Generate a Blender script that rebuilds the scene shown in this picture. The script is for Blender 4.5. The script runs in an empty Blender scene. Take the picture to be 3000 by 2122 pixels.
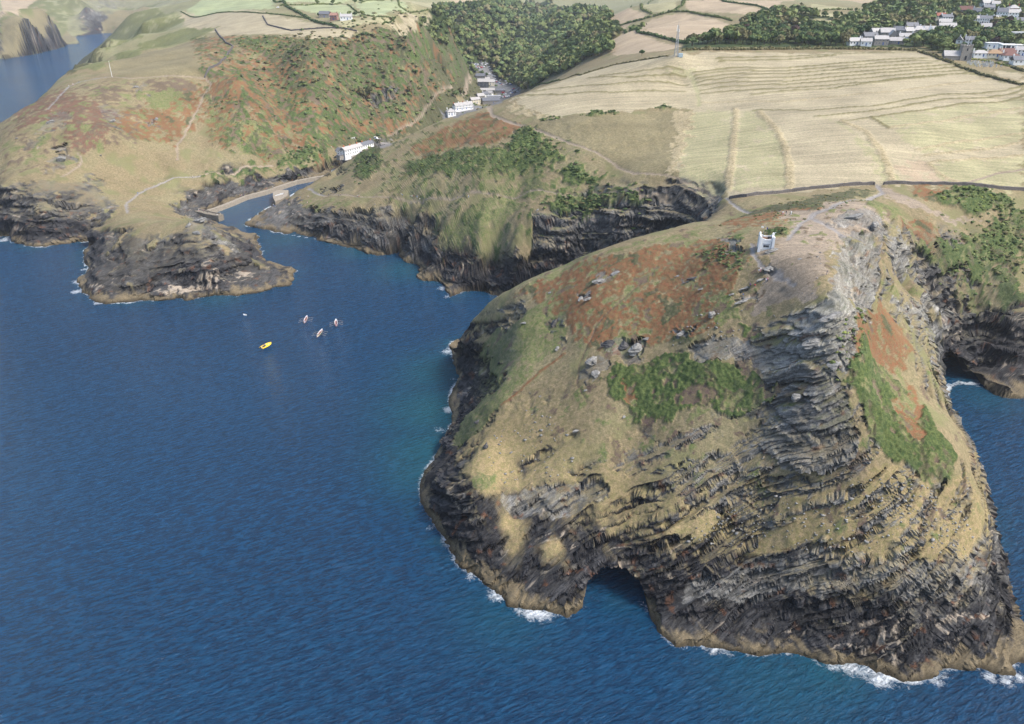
import bpy, bmesh, math, random
import numpy as np
from mathutils import Vector, Matrix

R_ = math.radians
scene = bpy.context.scene
COL = scene.collection
random.seed(7)
rng = np.random.default_rng(11)

# ------------------------------------------------------------------ camera
CAM_H, PITCH, FPX = 175.0, R_(27.0), 2250.0          # metres, downward tilt, focal length in photo pixels
cam_data = bpy.data.cameras.new('camera')
cam_data.sensor_fit = 'HORIZONTAL'
cam_data.sensor_width = 36.0
cam_data.lens = 36.0 * FPX / 3000.0
cam_data.clip_start = 1.0
cam_data.clip_end = 20000.0
cam = bpy.data.objects.new('camera', cam_data)
cam.location = (0, 0, CAM_H)
cam.rotation_euler = (math.pi / 2 - PITCH, 0, 0)
COL.objects.link(cam)
scene.camera = cam

# ------------------------------------------------------------------ sky, sun, exposure
SUN_EL, SUN_AZ = R_(52), R_(108)        # azimuth measured from the view direction (+Y) towards the right (+X)
world = bpy.data.worlds.new('World')
scene.world = world
world.use_nodes = True
wn, wl = world.node_tree.nodes, world.node_tree.links
wn.clear()
sky = wn.new('ShaderNodeTexSky')
sky.sky_type = 'NISHITA'
sky.sun_disc = False
sky.sun_elevation = SUN_EL
sky.sun_rotation = SUN_AZ
sky.altitude = 100
sky.air_density = 1.0
sky.dust_density = 3.0
sky.ozone_density = 1.2
bg = wn.new('ShaderNodeBackground')
bg.inputs['Strength'].default_value = 0.15
wo = wn.new('ShaderNodeOutputWorld')
wl.new(sky.outputs[0], bg.inputs[0])
wl.new(bg.outputs[0], wo.inputs[0])

sun_data = bpy.data.lights.new('sun', 'SUN')
sun_data.energy = 2.2
sun_data.angle = R_(14.0)
sun_data.color = (1.0, 0.955, 0.88)
sun = bpy.data.objects.new('sun', sun_data)
sdir = Vector((math.sin(SUN_AZ) * math.cos(SUN_EL), math.cos(SUN_AZ) * math.cos(SUN_EL), math.sin(SUN_EL)))
sun.rotation_euler = sdir.to_track_quat('Z', 'Y').to_euler()
sun.location = (200, 300, 400)
COL.objects.link(sun)

vs = scene.view_settings
vs.view_transform = 'Standard'
vs.look = 'None'
vs.gamma = 1.0
vs.exposure = 1.0
vs.use_curve_mapping = False
scene.cycles.max_bounces = 5
scene.cycles.diffuse_bounces = 2
scene.cycles.volume_bounces = 0
scene.cycles.use_adaptive_sampling = True
scene.cycles.use_denoising = True

# ------------------------------------------------------------------ noise helpers (numpy)
_g = np.random.default_rng(3)
_perm = np.concatenate([_g.permutation(512)] * 2).astype(np.int32)
_ang = _g.random(512) * 2 * np.pi
_gx, _gy = np.cos(_ang).astype(np.float32), np.sin(_ang).astype(np.float32)
_v3 = _g.normal(size=(512, 3)); _v3 /= np.linalg.norm(_v3, axis=1)[:, None]
_v3 = _v3.astype(np.float32)


def pn2(x, y, seed=0):
    x = np.asarray(x, np.float32) + seed * 17.31; y = np.asarray(y, np.float32) - seed * 9.77
    xi = np.floor(x).astype(np.int32); yi = np.floor(y).astype(np.int32)
    xf = x - xi; yf = y - yi
    u = xf * xf * xf * (xf * (xf * 6 - 15) + 10); v = yf * yf * yf * (yf * (yf * 6 - 15) + 10)
    def g(ix, iy, dx, dy):
        h = _perm[_perm[ix & 511] + (iy & 511)]
        return _gx[h] * dx + _gy[h] * dy
    a = g(xi, yi, xf, yf); b = g(xi + 1, yi, xf - 1, yf)
    c = g(xi, yi + 1, xf, yf - 1); d = g(xi + 1, yi + 1, xf - 1, yf - 1)
    return (a + u * (b - a) + v * ((c + u * (d - c)) - (a + u * (b - a)))) * 1.5


def pn3(x, y, z, seed=0):
    x = np.asarray(x, np.float32) + seed * 11.3; y = np.asarray(y, np.float32) + seed * 5.9; z = np.asarray(z, np.float32) - seed * 7.7
    xi = np.floor(x).astype(np.int32); yi = np.floor(y).astype(np.int32); zi = np.floor(z).astype(np.int32)
    xf = x - xi; yf = y - yi; zf = z - zi
    f = lambda t: t * t * t * (t * (t * 6 - 15) + 10)
    u, v, w = f(xf), f(yf), f(zf)
    out = 0
    for i in (0, 1):
        for j in (0, 1):
            for k in (0, 1):
                h = _perm[_perm[_perm[(xi + i) & 511] + ((yi + j) & 511)] + ((zi + k) & 511)]
                gv = _v3[h]
                d = gv[:, 0] * (xf - i) + gv[:, 1] * (yf - j) + gv[:, 2] * (zf - k)
                out = out + d * (u if i else 1 - u) * (v if j else 1 - v) * (w if k else 1 - w)
    return out * 1.5


def fbm2(x, y, oct=4, seed=0, gain=0.5, lac=2.07):
    a, s, t = 1.0, 0, 0
    for o in range(oct):
        s = s + a * pn2(x, y, seed + o); t += a
        x = x * lac; y = y * lac; a *= gain
    return s / t * 1.4


def smooth(a, b, x):
    t = np.clip((x - a) / (b - a), 0, 1)
    return t * t * (3 - 2 * t)


# ------------------------------------------------------------------ survey: photo bearings + heights give the ground plan
CP, SP = math.cos(PITCH), math.sin(PITCH)


def ray(px, py):
    u = (px - 1500.0) / FPX; v = (1061.0 - py) / FPX
    return u, CP + v * SP, -SP + v * CP


def P(px, py, z):
    dx, dy, dz = ray(px, py)
    t = (z - CAM_H) / dz
    return (dx * t, dy * t)


def pts(s):
    return [tuple(float(q) for q in w.split(',')) for w in s.split()]


# coast, one continuous line from the far cliffs (left) round to the right inlet; w = plan metres, p = photo bearing at sea level
coast = [('w', '-2600,2600 -1900,2000 -1350,1800'),
         ('p', '0,174 59,167 157,146 195,131 237,129'),
         ('w', '-1300,2480 -1285,2620 -1000,2650 -900,2500 -870,2200 -860,1900 -850,1700 -820,1500 -720,1340 -640,1200 -590,1080 -560,960 -520,880 -545,800 -500,740 -520,660 -470,600 -430,560'),
         ('p', '0,697 35,709 80,716 122,725 174,718 220,712 254,709 265,716 250,732 244,744 258,786 240,805 230,824 246,850 237,866 272,878 314,890 383,887 450,880 523,873 540,872 551,880 610,866 680,866 732,862 800,843 843,836 848,822'),
         ('w', '-141,474 -166,492 -178,520 -186,545'),
         ('p', '598,640 640,632 600,618 640,607 682,592 719,577 774,564 823,548 866,534 912,525 954,518'),
         ('w', '-176,764 -160,776 -150,768 -160,735 -176,700 -192,664 -204,630'),
         ('p', '735,640 721,660 745,668 770,671 850,692 916,700 965,709 1014,728 1038,723 1066,740 1111,749 1129,744 1181,737 1170,758 1223,775 1233,786 1219,810 1244,824 1292,822 1306,848 1313,875 1352,852 1418,852 1449,868'),
         ('w', '4,424 20,421 36,417 50,415 62,411 76,404 88,397 88,388 74,380 56,374 36,371 14,371 -6,373 -20,372'),
         ('p', '1330,1000 1317,1016 1318,1035 1332,1070 1346,1101 1329,1136 1315,1178 1325,1216 1311,1258 1301,1300 1284,1331 1245,1376 1224,1418 1226,1464 1231,1488 1259,1523 1287,1558 1318,1595 1322,1623 1346,1658 1402,1686 1416,1710 1437,1724 1480,1745 1489,1770 1548,1785 1611,1797 1663,1801 1700,1784 1740,1778 1860,1778 1878,1784 1883,1792 1900,1811 1932,1850 1989,1898 2048,1902 2101,1895 2163,1910 2205,1919 2327,1919 2362,1926 2404,1940 2493,1943 2527,1957 2566,1977 2632,1988 2688,1995 2730,1984 2757,1963 2845,1963 2897,1970 2949,1984 2984,1988 2974,1953'),
         ('w', '150,158 152,168 155,180 160,194 165,208 168,222 172,236 176,252 180,268 186,284 193,298 199,308 205,316 212,321 219,321 224,316'),
         ('p', '2900,1150 2911,1160 2960,1170 3000,1163'),
         ('w', '250,312 275,300 300,296 340,310 380,300 430,320 500,330 620,360 900,400 1500,500 3000,900')]
CO = []
for k, s in coast:
    for q in pts(s):
        CO.append(q if k == 'w' else P(q[0], q[1], 0.0))
CO = np.array(CO)
POLY = np.vstack([CO, [[6000, 900], [6000, 9000], [-6000, 9000], [-6000, 2600]]])

# ground heights: photo bearing + metres above the sea
ctl = """
1700,1740,4 1500,1700,4 1560,1735,3 1640,1745,5 1450,1690,5
1400,1600,9 1400,1520,15 1400,1440,20 1400,1350,23 1400,1290,24 1380,1310,19 1340,1320,12 1350,1250,12 1390,1180,15 1430,1120,20 1470,1112,31 1490,1125,33 1420,1185,25 1400,1100,10 1370,1060,9 1380,1150,7 1350,1200,5
1300,1480,10 1290,1420,12 1340,1400,18 1330,1360,15
1350,1010,14 1360,960,23 1365,940,26 1400,915,34 1450,880,43 1420,970,32
1545,840,54 1609,796,60 1700,758,67 1853,706,75 1958,678,78 2027,653,77
2220,640,85 2330,600,81 2240,670,87 2360,720,88.5 2360,650,87 2400,690,88 2300,720,88.5 2450,740,88 2440,650,87 2300,760,88 2120,700,82 2060,700,80 2180,690,86
2480,780,87.5 2500,700,88 2480,640,87 2500,590,83 2580,600,82.5 2400,600,82
2500,1250,57 2490,1120,67 2530,1320,52 2540,800,86 2560,720,87 2520,900,83 2580,650,86 2640,620,82
2570,1000,68 2560,1060,64 2620,960,64 2580,900,70 2600,820,70 2610,740,76 2620,1060,61 2660,1150,55 2680,1000,58
2570,1150,60 2580,1250,55 2650,1250,53 2700,1300,50 2740,1350,46 2620,1350,49 2560,1400,45 2700,1400,43 2780,1400,42 2820,1340,42 2790,1260,46 2740,1210,48
2600,1500,38 2700,1500,37 2800,1500,34 2850,1440,36 2600,1600,30 2750,1600,29 2850,1560,28 2600,1700,22 2750,1700,21 2850,1650,21 2880,1560,25 2600,1800,14 2750,1800,13 2880,1750,14 2920,1740,12 2650,1900,6 2800,1880,6 2900,1850,7 2940,1860,5 2920,1920,3
2690,1080,57 2720,1110,53 2730,1150,49
2690,900,62 2740,930,54 2765,945,48 2760,1000,40 2750,1080,24 2700,820,64 2740,860,58 2760,900,52 2650,780,68 2690,740,68
2780,920,30 2860,915,27 2910,955,23 2990,985,20 2880,1010,21 2940,1060,17 2930,1125,7 2980,1130,8 2890,1090,10
2800,850,40 2900,860,37 3000,900,34 2760,800,50 2850,780,49 2950,780,47 2740,720,60 2850,700,58 2950,680,58 2720,650,68 2850,630,66 2950,620,65 2700,600,73 2900,580,71
2559,542,76 2427,551,77 2318,563,76 2187,578,73 2128,586,71 2700,545,75 2827,542,75 2921,552,73 3000,560,71
2080,630,70 2090,605,70 2062,612,64 2010,594,62 1905,590,61 1836,594,59 1759,622,52 1749,646,47 1661,706,35 1595,737,27 1487,800,15 1400,796,14 1430,775,18 1450,830,3
2150,650,76 2200,610,79 2300,590,80 2400,590,84
1988,526,72 1888,570,63 1780,575,59 1651,575,55 1505,582,48 1327,584,40 1223,582,35 1100,578,29 1049,578,26 951,575,17 906,552,14
800,610,6 850,620,8 900,620,12 760,640,3 850,660,4 950,640,14 1000,620,20 1050,650,16 1100,640,22 1150,680,15 1200,640,27 1200,700,13 1300,650,31 1300,720,18 1400,650,37 1400,720,26 1500,650,41 1500,720,31 1600,650,44 1600,700,36 1270,780,8 1370,780,13 1330,740,17 1420,700,29
840,588,6 900,545,13 960,505,20 1000,482,27 1060,450,34 1130,422,43 1210,390,53 1300,348,64 1380,328,71 1460,312,77 1500,290,83 1560,268,88 1640,240,93 1700,222,97 1800,192,105 1900,172,112 1975,160,117
1050,520,32 1150,500,40 1250,470,50 1350,430,58 1250,530,45 1400,500,58 1400,400,68 1500,450,66 1500,370,75 1600,400,76 1600,520,62 1700,450,74 1700,360,84 1800,500,69 1800,400,80 1650,300,88 1900,450,75 1900,350,84 1990,420,79 2030,325,88 2000,250,97 2100,160,116 2100,450,80 2100,520,75 2250,450,82 2250,350,90 2400,480,81 2400,380,90 2550,450,85 2700,480,80 2700,380,91 2900,480,78 2900,380,88 2200,250,100 2400,250,101 2600,250,102 2300,170,113 2500,160,114 2690,155,114 2760,180,111 2800,300,97 2850,220,105 2950,300,95 3000,255,102
2000,130,115 2100,120,117 2300,130,114 2500,125,115 2700,130,116 2800,170,112 2900,190,108 3000,210,106
1850,90,117 2000,60,123 2100,70,122 2200,20,136 2300,60,125 2400,100,118 2500,50,128 2600,60,126 2700,80,124 2800,100,119 2900,80,124 2950,20,138 2650,10,138 2000,5,138 1850,20,130
1800,120,108 1750,150,98 1700,180,86 1650,195,72 1600,215,58 1550,240,40 1640,130,84 1700,100,96 1760,60,108 1700,30,106 1650,60,92
1060,440,12 1000,455,11 1110,425,13 1150,405,14 1100,450,12 960,470,8 1200,370,22 1240,330,32 1290,300,14 1330,300,10 1300,325,9 1250,345,9 1380,270,11 1420,250,12 1450,240,12 1470,260,11 1390,200,13 1370,210,14 1430,190,15 1480,180,17 1530,130,20 1590,70,35
1377,227,28 1322,261,26 1269,289,26 1255,310,25
1340,150,60 1200,95,111 1150,80,113 1260,110,104 850,450,18 750,470,18 760,500,14 700,510,16
1400,60,100 1400,150,46 1450,100,70 1300,30,124 1430,5,120 1550,20,72 1600,5,88 1350,100,84 1500,60,74 1480,120,38
620,520,19 545,520,20 488,531,19 404,566,18 369,601,18 373,625,17 700,540,7 800,530,6 640,570,7 560,580,9 500,600,11 440,630,15
600,640,33 560,650,32 500,655,29.5 430,660,26 380,660,22 650,712,22 700,745,14 720,770,10 300,850,6 280,800,11 240,840,4 680,830,4 760,820,5 790,815,4 820,825,3.5 740,845,3
330,660,17 300,690,13 280,715,9
250,650,17 150,660,12 60,650,14 0,640,14 200,690,8 100,690,6 20,685,4
0,550,32 100,560,31 200,560,30 0,450,47 100,450,48 200,450,47 300,560,24 300,480,38
0,400,54 100,370,62 200,360,64 300,380,60
30,345,60 70,318,65 139,268,72 171,230,77 192,220,78 237,242,80 300,280,76 700,225,83 325,212,84
400,200,87 300,190,84 250,200,81 220,180,77 260,140,82 300,110,88 350,150,88 400,100,96 450,140,92 500,90,100 500,180,90 600,100,103 630,160,96 680,140,99 560,60,106 420,60,103 380,40,103 590,200,89
700,100,106 800,75,114 900,80,114 980,57,120 1000,20,129 1100,40,125 1150,60,119 1240,50,121 700,20,127 850,5,136 600,20,121 1200,10,132 1380,8,126
122,21,94 70,25,92 40,50,80 20,90,60 60,140,22 160,60,70 200,100,30 180,40,90 255,70,24 350,60,23 350,28,64 420,40,50 420,18,73 500,2,87 500,20,70 290,46,46 300,20,72 250,10,84 560,2,90 0,40,85 0,110,45 300,86,5
"""
K = []
for w in ctl.split():
    a, b, z = (float(q) for q in w.split(','))
    x, y = P(a, b, z)
    K.append((x, y, z))
# hillside profiles along one bearing: foot, top and how convex the slope is


def prof(px, y0, z0, y1, z1, k=1.0, m=8):
    a = P(px, y0, z0); b = P(px, y1, z1)
    ra, rb = math.hypot(*a), math.hypot(*b)
    q = []
    for i in range(1, 400):
        s_ = i / 400.0
        q.append((ra + (rb - ra) * s_, z0 + (z1 - z0) * (1 - (1 - s_) ** k)))
    e0 = math.atan2(z0 - CAM_H, ra); e1 = math.atan2(z1 - CAM_H, rb)
    for j in range(1, m + 1):
        e = e0 + (e1 - e0) * j / (m + (0 if j == m else 0.0))
        i = min(range(len(q)), key=lambda i: abs(math.atan2(q[i][1] - CAM_H, q[i][0]) - e))
        r, z = q[i]
        K.append((b[0] / rb * r, b[1] / rb * r, z))


for a_ in [(1500, 1745, 2, 862, 49, 1.25), (1570, 1720, 5, 840, 54, 1.25), (1640, 1750, 6, 815, 58, 1.3), (1720, 1730, 5, 755, 68, 1.35), (1800, 1705, 9, 728, 72.5, 1.4), (1900, 1760, 5, 695, 76.5, 1.5),
           (2000, 1890, 1, 690, 79, 1.6, 10), (2120, 1890, 1, 730, 83.5, 1.45, 10), (2250, 1910, 1, 735, 88, 1.25, 10), (2360, 1915, 1, 800, 88, 1.2, 10), (2450, 1930, 1, 880, 86.5, 1.15, 10),
           (300, 888, 1, 690, 17, 2.6, 8), (350, 890, 1, 665, 23, 2.6, 8), (420, 884, 1, 650, 26.5, 2.6, 8), (500, 876, 1, 645, 30, 2.6, 8), (580, 878, 1, 650, 32, 2.6, 8), (640, 866, 1, 700, 23, 1.6, 5),
           (450, 560, 17, 240, 81), (530, 525, 18, 240, 80), (600, 520, 18, 235, 79), (700, 530, 10, 230, 82), (800, 520, 8, 120, 104, 1, 10), (900, 480, 10, 130, 104, 1, 9), (1000, 440, 12, 100, 110, 1, 9), (1080, 410, 14, 95, 111, 1, 9),
           (1150, 400, 15, 90, 112, 1, 9), (1230, 350, 10, 120, 100, 1, 7), (1300, 320, 10, 140, 82, 1, 6), (1350, 250, 13, 150, 66, 1, 4)]:
    prof(*a_)
# ground the photo does not show, so that the surface goes on behind the ridges
for w in """-520,960,25 -500,1060,45 -540,1180,50 -600,1350,60 -700,1500,60 -420,1000,88 -430,1150,105 -500,1400,115 -700,1700,100 -700,2050,112 -1100,2900,100 -1400,2750,95
-1100,1950,70 -1200,2000,95 -480,780,45 -440,640,30 -420,600,22 -480,700,40 96,372,68 88,362,62 60,355,48 30,352,34 5,350,22 -10,345,18 45,390,3
156,290,52 170,300,44 180,310,40 195,332,34 160,230,30 156,210,30 150,190,24 164,250,32 172,280,28 212,338,26 240,330,18 300,330,40 330,420,70 400,400,60 450,500,90 600,520,90 700,700,110
-10,395,3 20,395,3 -120,720,14 -100,680,30 -150,660,14 -170,690,6 -80,900,10 -60,1000,10 -20,1080,12 -10,1180,14 20,1000,40 60,900,75 30,1200,30 80,1100,70 100,1400,40 150,1600,60 40,1800,35 0,1500,22
200,1000,112 300,1300,120 500,1100,135 800,1000,140 900,1500,150 400,2000,140 0,2400,60 -100,2200,130 -300,1600,140 -500,2000,150 -300,2600,150 300,3000,150 1000,2500,160 -1500,3000,150 -600,3200,160 2000,1500,150 2000,3000,160 0,4000,165 -2500,4000,160 2500,4500,165 -3500,3500,140 4000,3000,160 1200,700,110 1600,900,120 0,5500,170 2000,6000,170 -3000,6000,170""".split():
    K.append(tuple(float(q) for q in w.split(',')))
cz = [(x, y, 0.4) for x, y in CO]
# thicken the coast with mid points so the shore stays put
for (x0, y0), (x1, y1) in zip(CO[:-1], CO[1:]):
    L = math.hypot(x1 - x0, y1 - y0)
    if L > 9 and y0 < 1500:
        n = min(6, int(L / 7))
        for i in range(1, n + 1):
            cz.append((x0 + (x1 - x0) * i / (n + 1), y0 + (y1 - y0) * i / (n + 1), 0.4))
K = np.array(K + cz)
# drop near-duplicates
keep = []
for i, k in enumerate(K):
    if all((K[j, 0] - k[0]) ** 2 + (K[j, 1] - k[1]) ** 2 > 1.0 for j in keep):
        keep.append(i)
K = K[keep]
D = np.sqrt(((K[:, None, :2] - K[None, :, :2]) ** 2).sum(-1))
A = D + np.eye(len(K)) * -0.15
n = len(K)
M_ = np.zeros((n + 1, n + 1)); M_[:n, :n] = A; M_[:n, n] = 1; M_[n, :n] = 1
W = np.linalg.solve(M_, np.concatenate([K[:, 2], [0]]))


def rbf(x, y):
    out = np.empty(x.size, np.float32)
    w = W[:n].astype(np.float32); kx = K[:, 0].astype(np.float32); ky = K[:, 1].astype(np.float32)
    for i in range(0, x.size, 20000):
        d = np.sqrt((x[i:i + 20000, None] - kx) ** 2 + (y[i:i + 20000, None] - ky) ** 2)
        out[i:i + 20000] = d @ w + W[n]
    return out


def inside(x, y, poly):
    r = np.zeros(x.shape, bool)
    x0, y0 = poly[:, 0], poly[:, 1]
    x1, y1 = np.roll(x0, -1), np.roll(y0, -1)
    for a, b, c, d in zip(x0, y0, x1, y1):
        if b == d:
            continue
        cnd = ((b > y) != (d > y)) & (x < (c - a) * (y - b) / (d - b) + a)
        r ^= cnd
    return r


def seg_dist(x, y, line, closed=False):
    best = np.full(x.shape, 1e9, np.float32)
    L = list(line) + ([line[0]] if closed else [])
    for (a, b), (c, d) in zip(L[:-1], L[1:]):
        vx, vy = c - a, d - b
        q = vx * vx + vy * vy + 1e-9
        t = np.clip(((x - a) * vx + (y - b) * vy) / q, 0, 1)
        best = np.minimum(best, (x - a - t * vx) ** 2 + (y - b - t * vy) ** 2)
    return np.sqrt(best)


class Grid:
    def __init__(s, x0, x1, y0, y1, st, blur):
        s.x0, s.y0, s.st = x0, y0, st
        s.nx = int((x1 - x0) / st) + 1; s.ny = int((y1 - y0) / st) + 1
        X, Y = np.meshgrid(x0 + np.arange(s.nx) * st, y0 + np.arange(s.ny) * st)
        X = X.astype(np.float32); Y = Y.astype(np.float32)
        z = rbf(X.ravel(), Y.ravel()).reshape(X.shape)
        ins = inside(X, Y, POLY)
        d = seg_dist(X, Y, CO)
        s.d = np.where(ins, d, -d)
        for _ in range(blur):
            zz = np.pad(z, 1, mode='edge')
            z = (zz[1:-1, :-2] + zz[1:-1, 2:] + zz[:-2, 1:-1] + zz[2:, 1:-1] + 2 * z) / 6
        z = np.where(ins, np.maximum(z, np.minimum(0.5 + d * 0.8, 2.6)), -np.minimum(0.2 + d * 0.9, 9.0))
        s.z = z.astype(np.float32)

    def samp(s, f, x, y):
        u = np.clip((x - s.x0) / s.st, 0, s.nx - 1.001); v = np.clip((y - s.y0) / s.st, 0, s.ny - 1.001)
        i = u.astype(np.int32); j = v.astype(np.int32)
        a = u - i; b = v - j
        return (f[j, i] * (1 - a) + f[j, i + 1] * a) * (1 - b) + (f[j + 1, i] * (1 - a) + f[j + 1, i + 1] * a) * b


GN = Grid(-560, 520, 90, 1000, 2.0, 4)
GF = Grid(-3400, 3400, 60, 5600, 12.0, 0)


def both(attr, x, y):
    x = np.asarray(x, np.float32); y = np.asarray(y, np.float32)
    a = GN.samp(getattr(GN, attr), x, y)
    b = GF.samp(getattr(GF, attr), x, y)
    e = np.minimum.reduce([(x + 558) / 40, (518 - x) / 40, (y - 92) / 1.0, (998 - y) / 40])
    w = np.clip(e, 0, 1)
    return a * w + b * (1 - w)


def h0(x, y):
    return both('z', x, y)


def at(px, py, far=6000.0):
    """where the line of sight through a photo point meets the ground (or the sea)"""
    dx, dy, dz = ray(px, py)
    t = 100 * (far / 100) ** (np.arange(2600) / 2599.0)
    z = CAM_H + dz * t
    g = np.maximum(h0(dx * t, dy * t), 0)
    k = np.argmax(z < g)
    if not (z < g).any():
        k = len(t) - 1
    if k > 0:
        a = z[k - 1] - g[k - 1]; b = g[k] - z[k]
        tt = t[k - 1] + (t[k] - t[k - 1]) * (a / (a + b + 1e-9))
    else:
        tt = t[0]
    x, y = dx * tt, dy * tt
    return float(x), float(y), float(max(h0(np.array([x]), np.array([y]))[0], 0))


def plan(s):
    return np.array([at(*q)[:2] for q in pts(s)])

# ------------------------------------------------------------------ materials helpers
MATS = {}


def mat(name, color, rough=0.8, spec=0.3, var=0.0, vscale=3.0, metal=0.0):
    if name in MATS:
        return MATS[name]
    m = bpy.data.materials.new(name); m.use_nodes = True
    nt = m.node_tree; b = nt.nodes['Principled BSDF']
    b.inputs['Roughness'].default_value = rough
    b.inputs['Specular IOR Level'].default_value = spec
    b.inputs['Metallic'].default_value = metal
    c = (color[0], color[1], color[2], 1)
    if var > 0:
        tc = nt.nodes.new('ShaderNodeNewGeometry')
        nz = nt.nodes.new('ShaderNodeTexNoise'); nz.inputs['Scale'].default_value = vscale
        nz.inputs['Detail'].default_value = 5; nz.inputs['Roughness'].default_value = 0.65
        mp = nt.nodes.new('ShaderNodeMapRange')
        mp.inputs['From Min'].default_value = 0.3; mp.inputs['From Max'].default_value = 0.7
        mp.inputs['To Min'].default_value = 1 - var; mp.inputs['To Max'].default_value = 1 + var
        mx = nt.nodes.new('ShaderNodeMix'); mx.data_type = 'RGBA'; mx.blend_type = 'MULTIPLY'
        mx.inputs['Factor'].default_value = 1
        mx.inputs['A'].default_value = c
        nt.links.new(tc.outputs['Position'], nz.inputs['Vector'])
        nt.links.new(nz.outputs['Fac'], mp.inputs['Value'])
        nt.links.new(mp.outputs['Result'], mx.inputs['B'])
        nt.links.new(mx.outputs['Result'], b.inputs['Base Color'])
    else:
        b.inputs['Base Color'].default_value = c
    MATS[name] = m
    return m


def mesh_from(name, v, f, m=None, smooth_=False):
    me = bpy.data.meshes.new(name)
    me.from_pydata([tuple(q) for q in v], [], [tuple(q) for q in f])
    if m is not None:
        for q in (m if isinstance(m, (list, tuple)) else [m]):
            me.materials.append(q)
    if smooth_:
        me.polygons.foreach_set('use_smooth', [True] * len(me.polygons))
    return me


def grid_mesh(name, V, faces_mask=None):
    """big mesh from a (rows, cols, 3) array"""
    a, b = V.shape[:2]
    idx = np.arange(a * b, dtype=np.int32).reshape(a, b)
    q = np.stack([idx[:-1, :-1], idx[1:, :-1], idx[1:, 1:], idx[:-1, 1:]], -1).reshape(-1, 4)
    if faces_mask is not None:
        q = q[faces_mask.ravel()]
    used = np.zeros(a * b, bool); used[q.ravel()] = True
    remap = np.cumsum(used).astype(np.int32) - 1
    q = remap[q]
    vv = V.reshape(-1, 3)[used].astype(np.float32)
    me = bpy.data.meshes.new(name)
    me.vertices.add(len(vv)); me.vertices.foreach_set('co', vv.ravel())
    me.loops.add(q.size); me.loops.foreach_set('vertex_index', q.ravel())
    me.polygons.add(len(q)); me.polygons.foreach_set('loop_start', np.arange(0, q.size, 4, dtype=np.int32))
    me.update(calc_edges=True)
    return me, used


def fattr(me, name, data):
    data = np.asarray(data, np.float32)
    if data.ndim == 1:
        at_ = me.attributes.new(name, 'FLOAT', 'POINT'); at_.data.foreach_set('value', data)
    else:
        at_ = me.attributes.new(name, 'FLOAT_COLOR', 'POINT')
        c = np.ones((len(data), 4), np.float32); c[:, :3] = data
        at_.data.foreach_set('color', c.ravel())


def link(name, me, parent=None, **props):
    o = bpy.data.objects.new(name, me)
    COL.objects.link(o)
    if parent is not None:
        o.parent = parent
    for k, v in props.items():
        if v is not None:
            o[k] = v
    return o


# ------------------------------------------------------------------ ground cover map (plan polygons surveyed from the photo)
DRY = ((.245, .190, .112), (.150, .130, .068))
OCH = ((.270, .205, .112), (.180, .155, .070))
OLI = ((.225, .185, .105), (.135, .122, .065))
GOR = ((.042, .068, .022), (.095, .118, .040))
GRN = ((.100, .125, .042), (.175, .160, .080))
BRK = ((.185, .080, .040), (.150, .108, .052))
BRD = ((.150, .072, .050), (.125, .095, .060))
HEA = ((.11, .075, .06), (.14, .115, .065))
STR = ((.350, .295, .198), (.262, .232, .145))
STG = ((.325, .288, .172), (.240, .232, .125))
PGF = ((.29, .305, .175), (.24, .275, .145))
PNK = ((.36, .28, .195), (.29, .235, .15))
PATH = ((.25, .23, .21), (.195, .18, .165))
ERT = ((.275, .22, .16), (.20, .165, .122))
BAL = ((.125, .115, .05), (.19, .165, .085))
BAP = ((.36, .30, .19), (.22, .185, .10))
WOOD = ((.03, .045, .014), (.045, .06, .02))
SCR = ((.060, .072, .032), (.105, .092, .052))
ASP = ((.16, .16, .16), (.13, .13, .13))
BED = ((.14, .15, .08), (.2, .19, .1))

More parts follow.
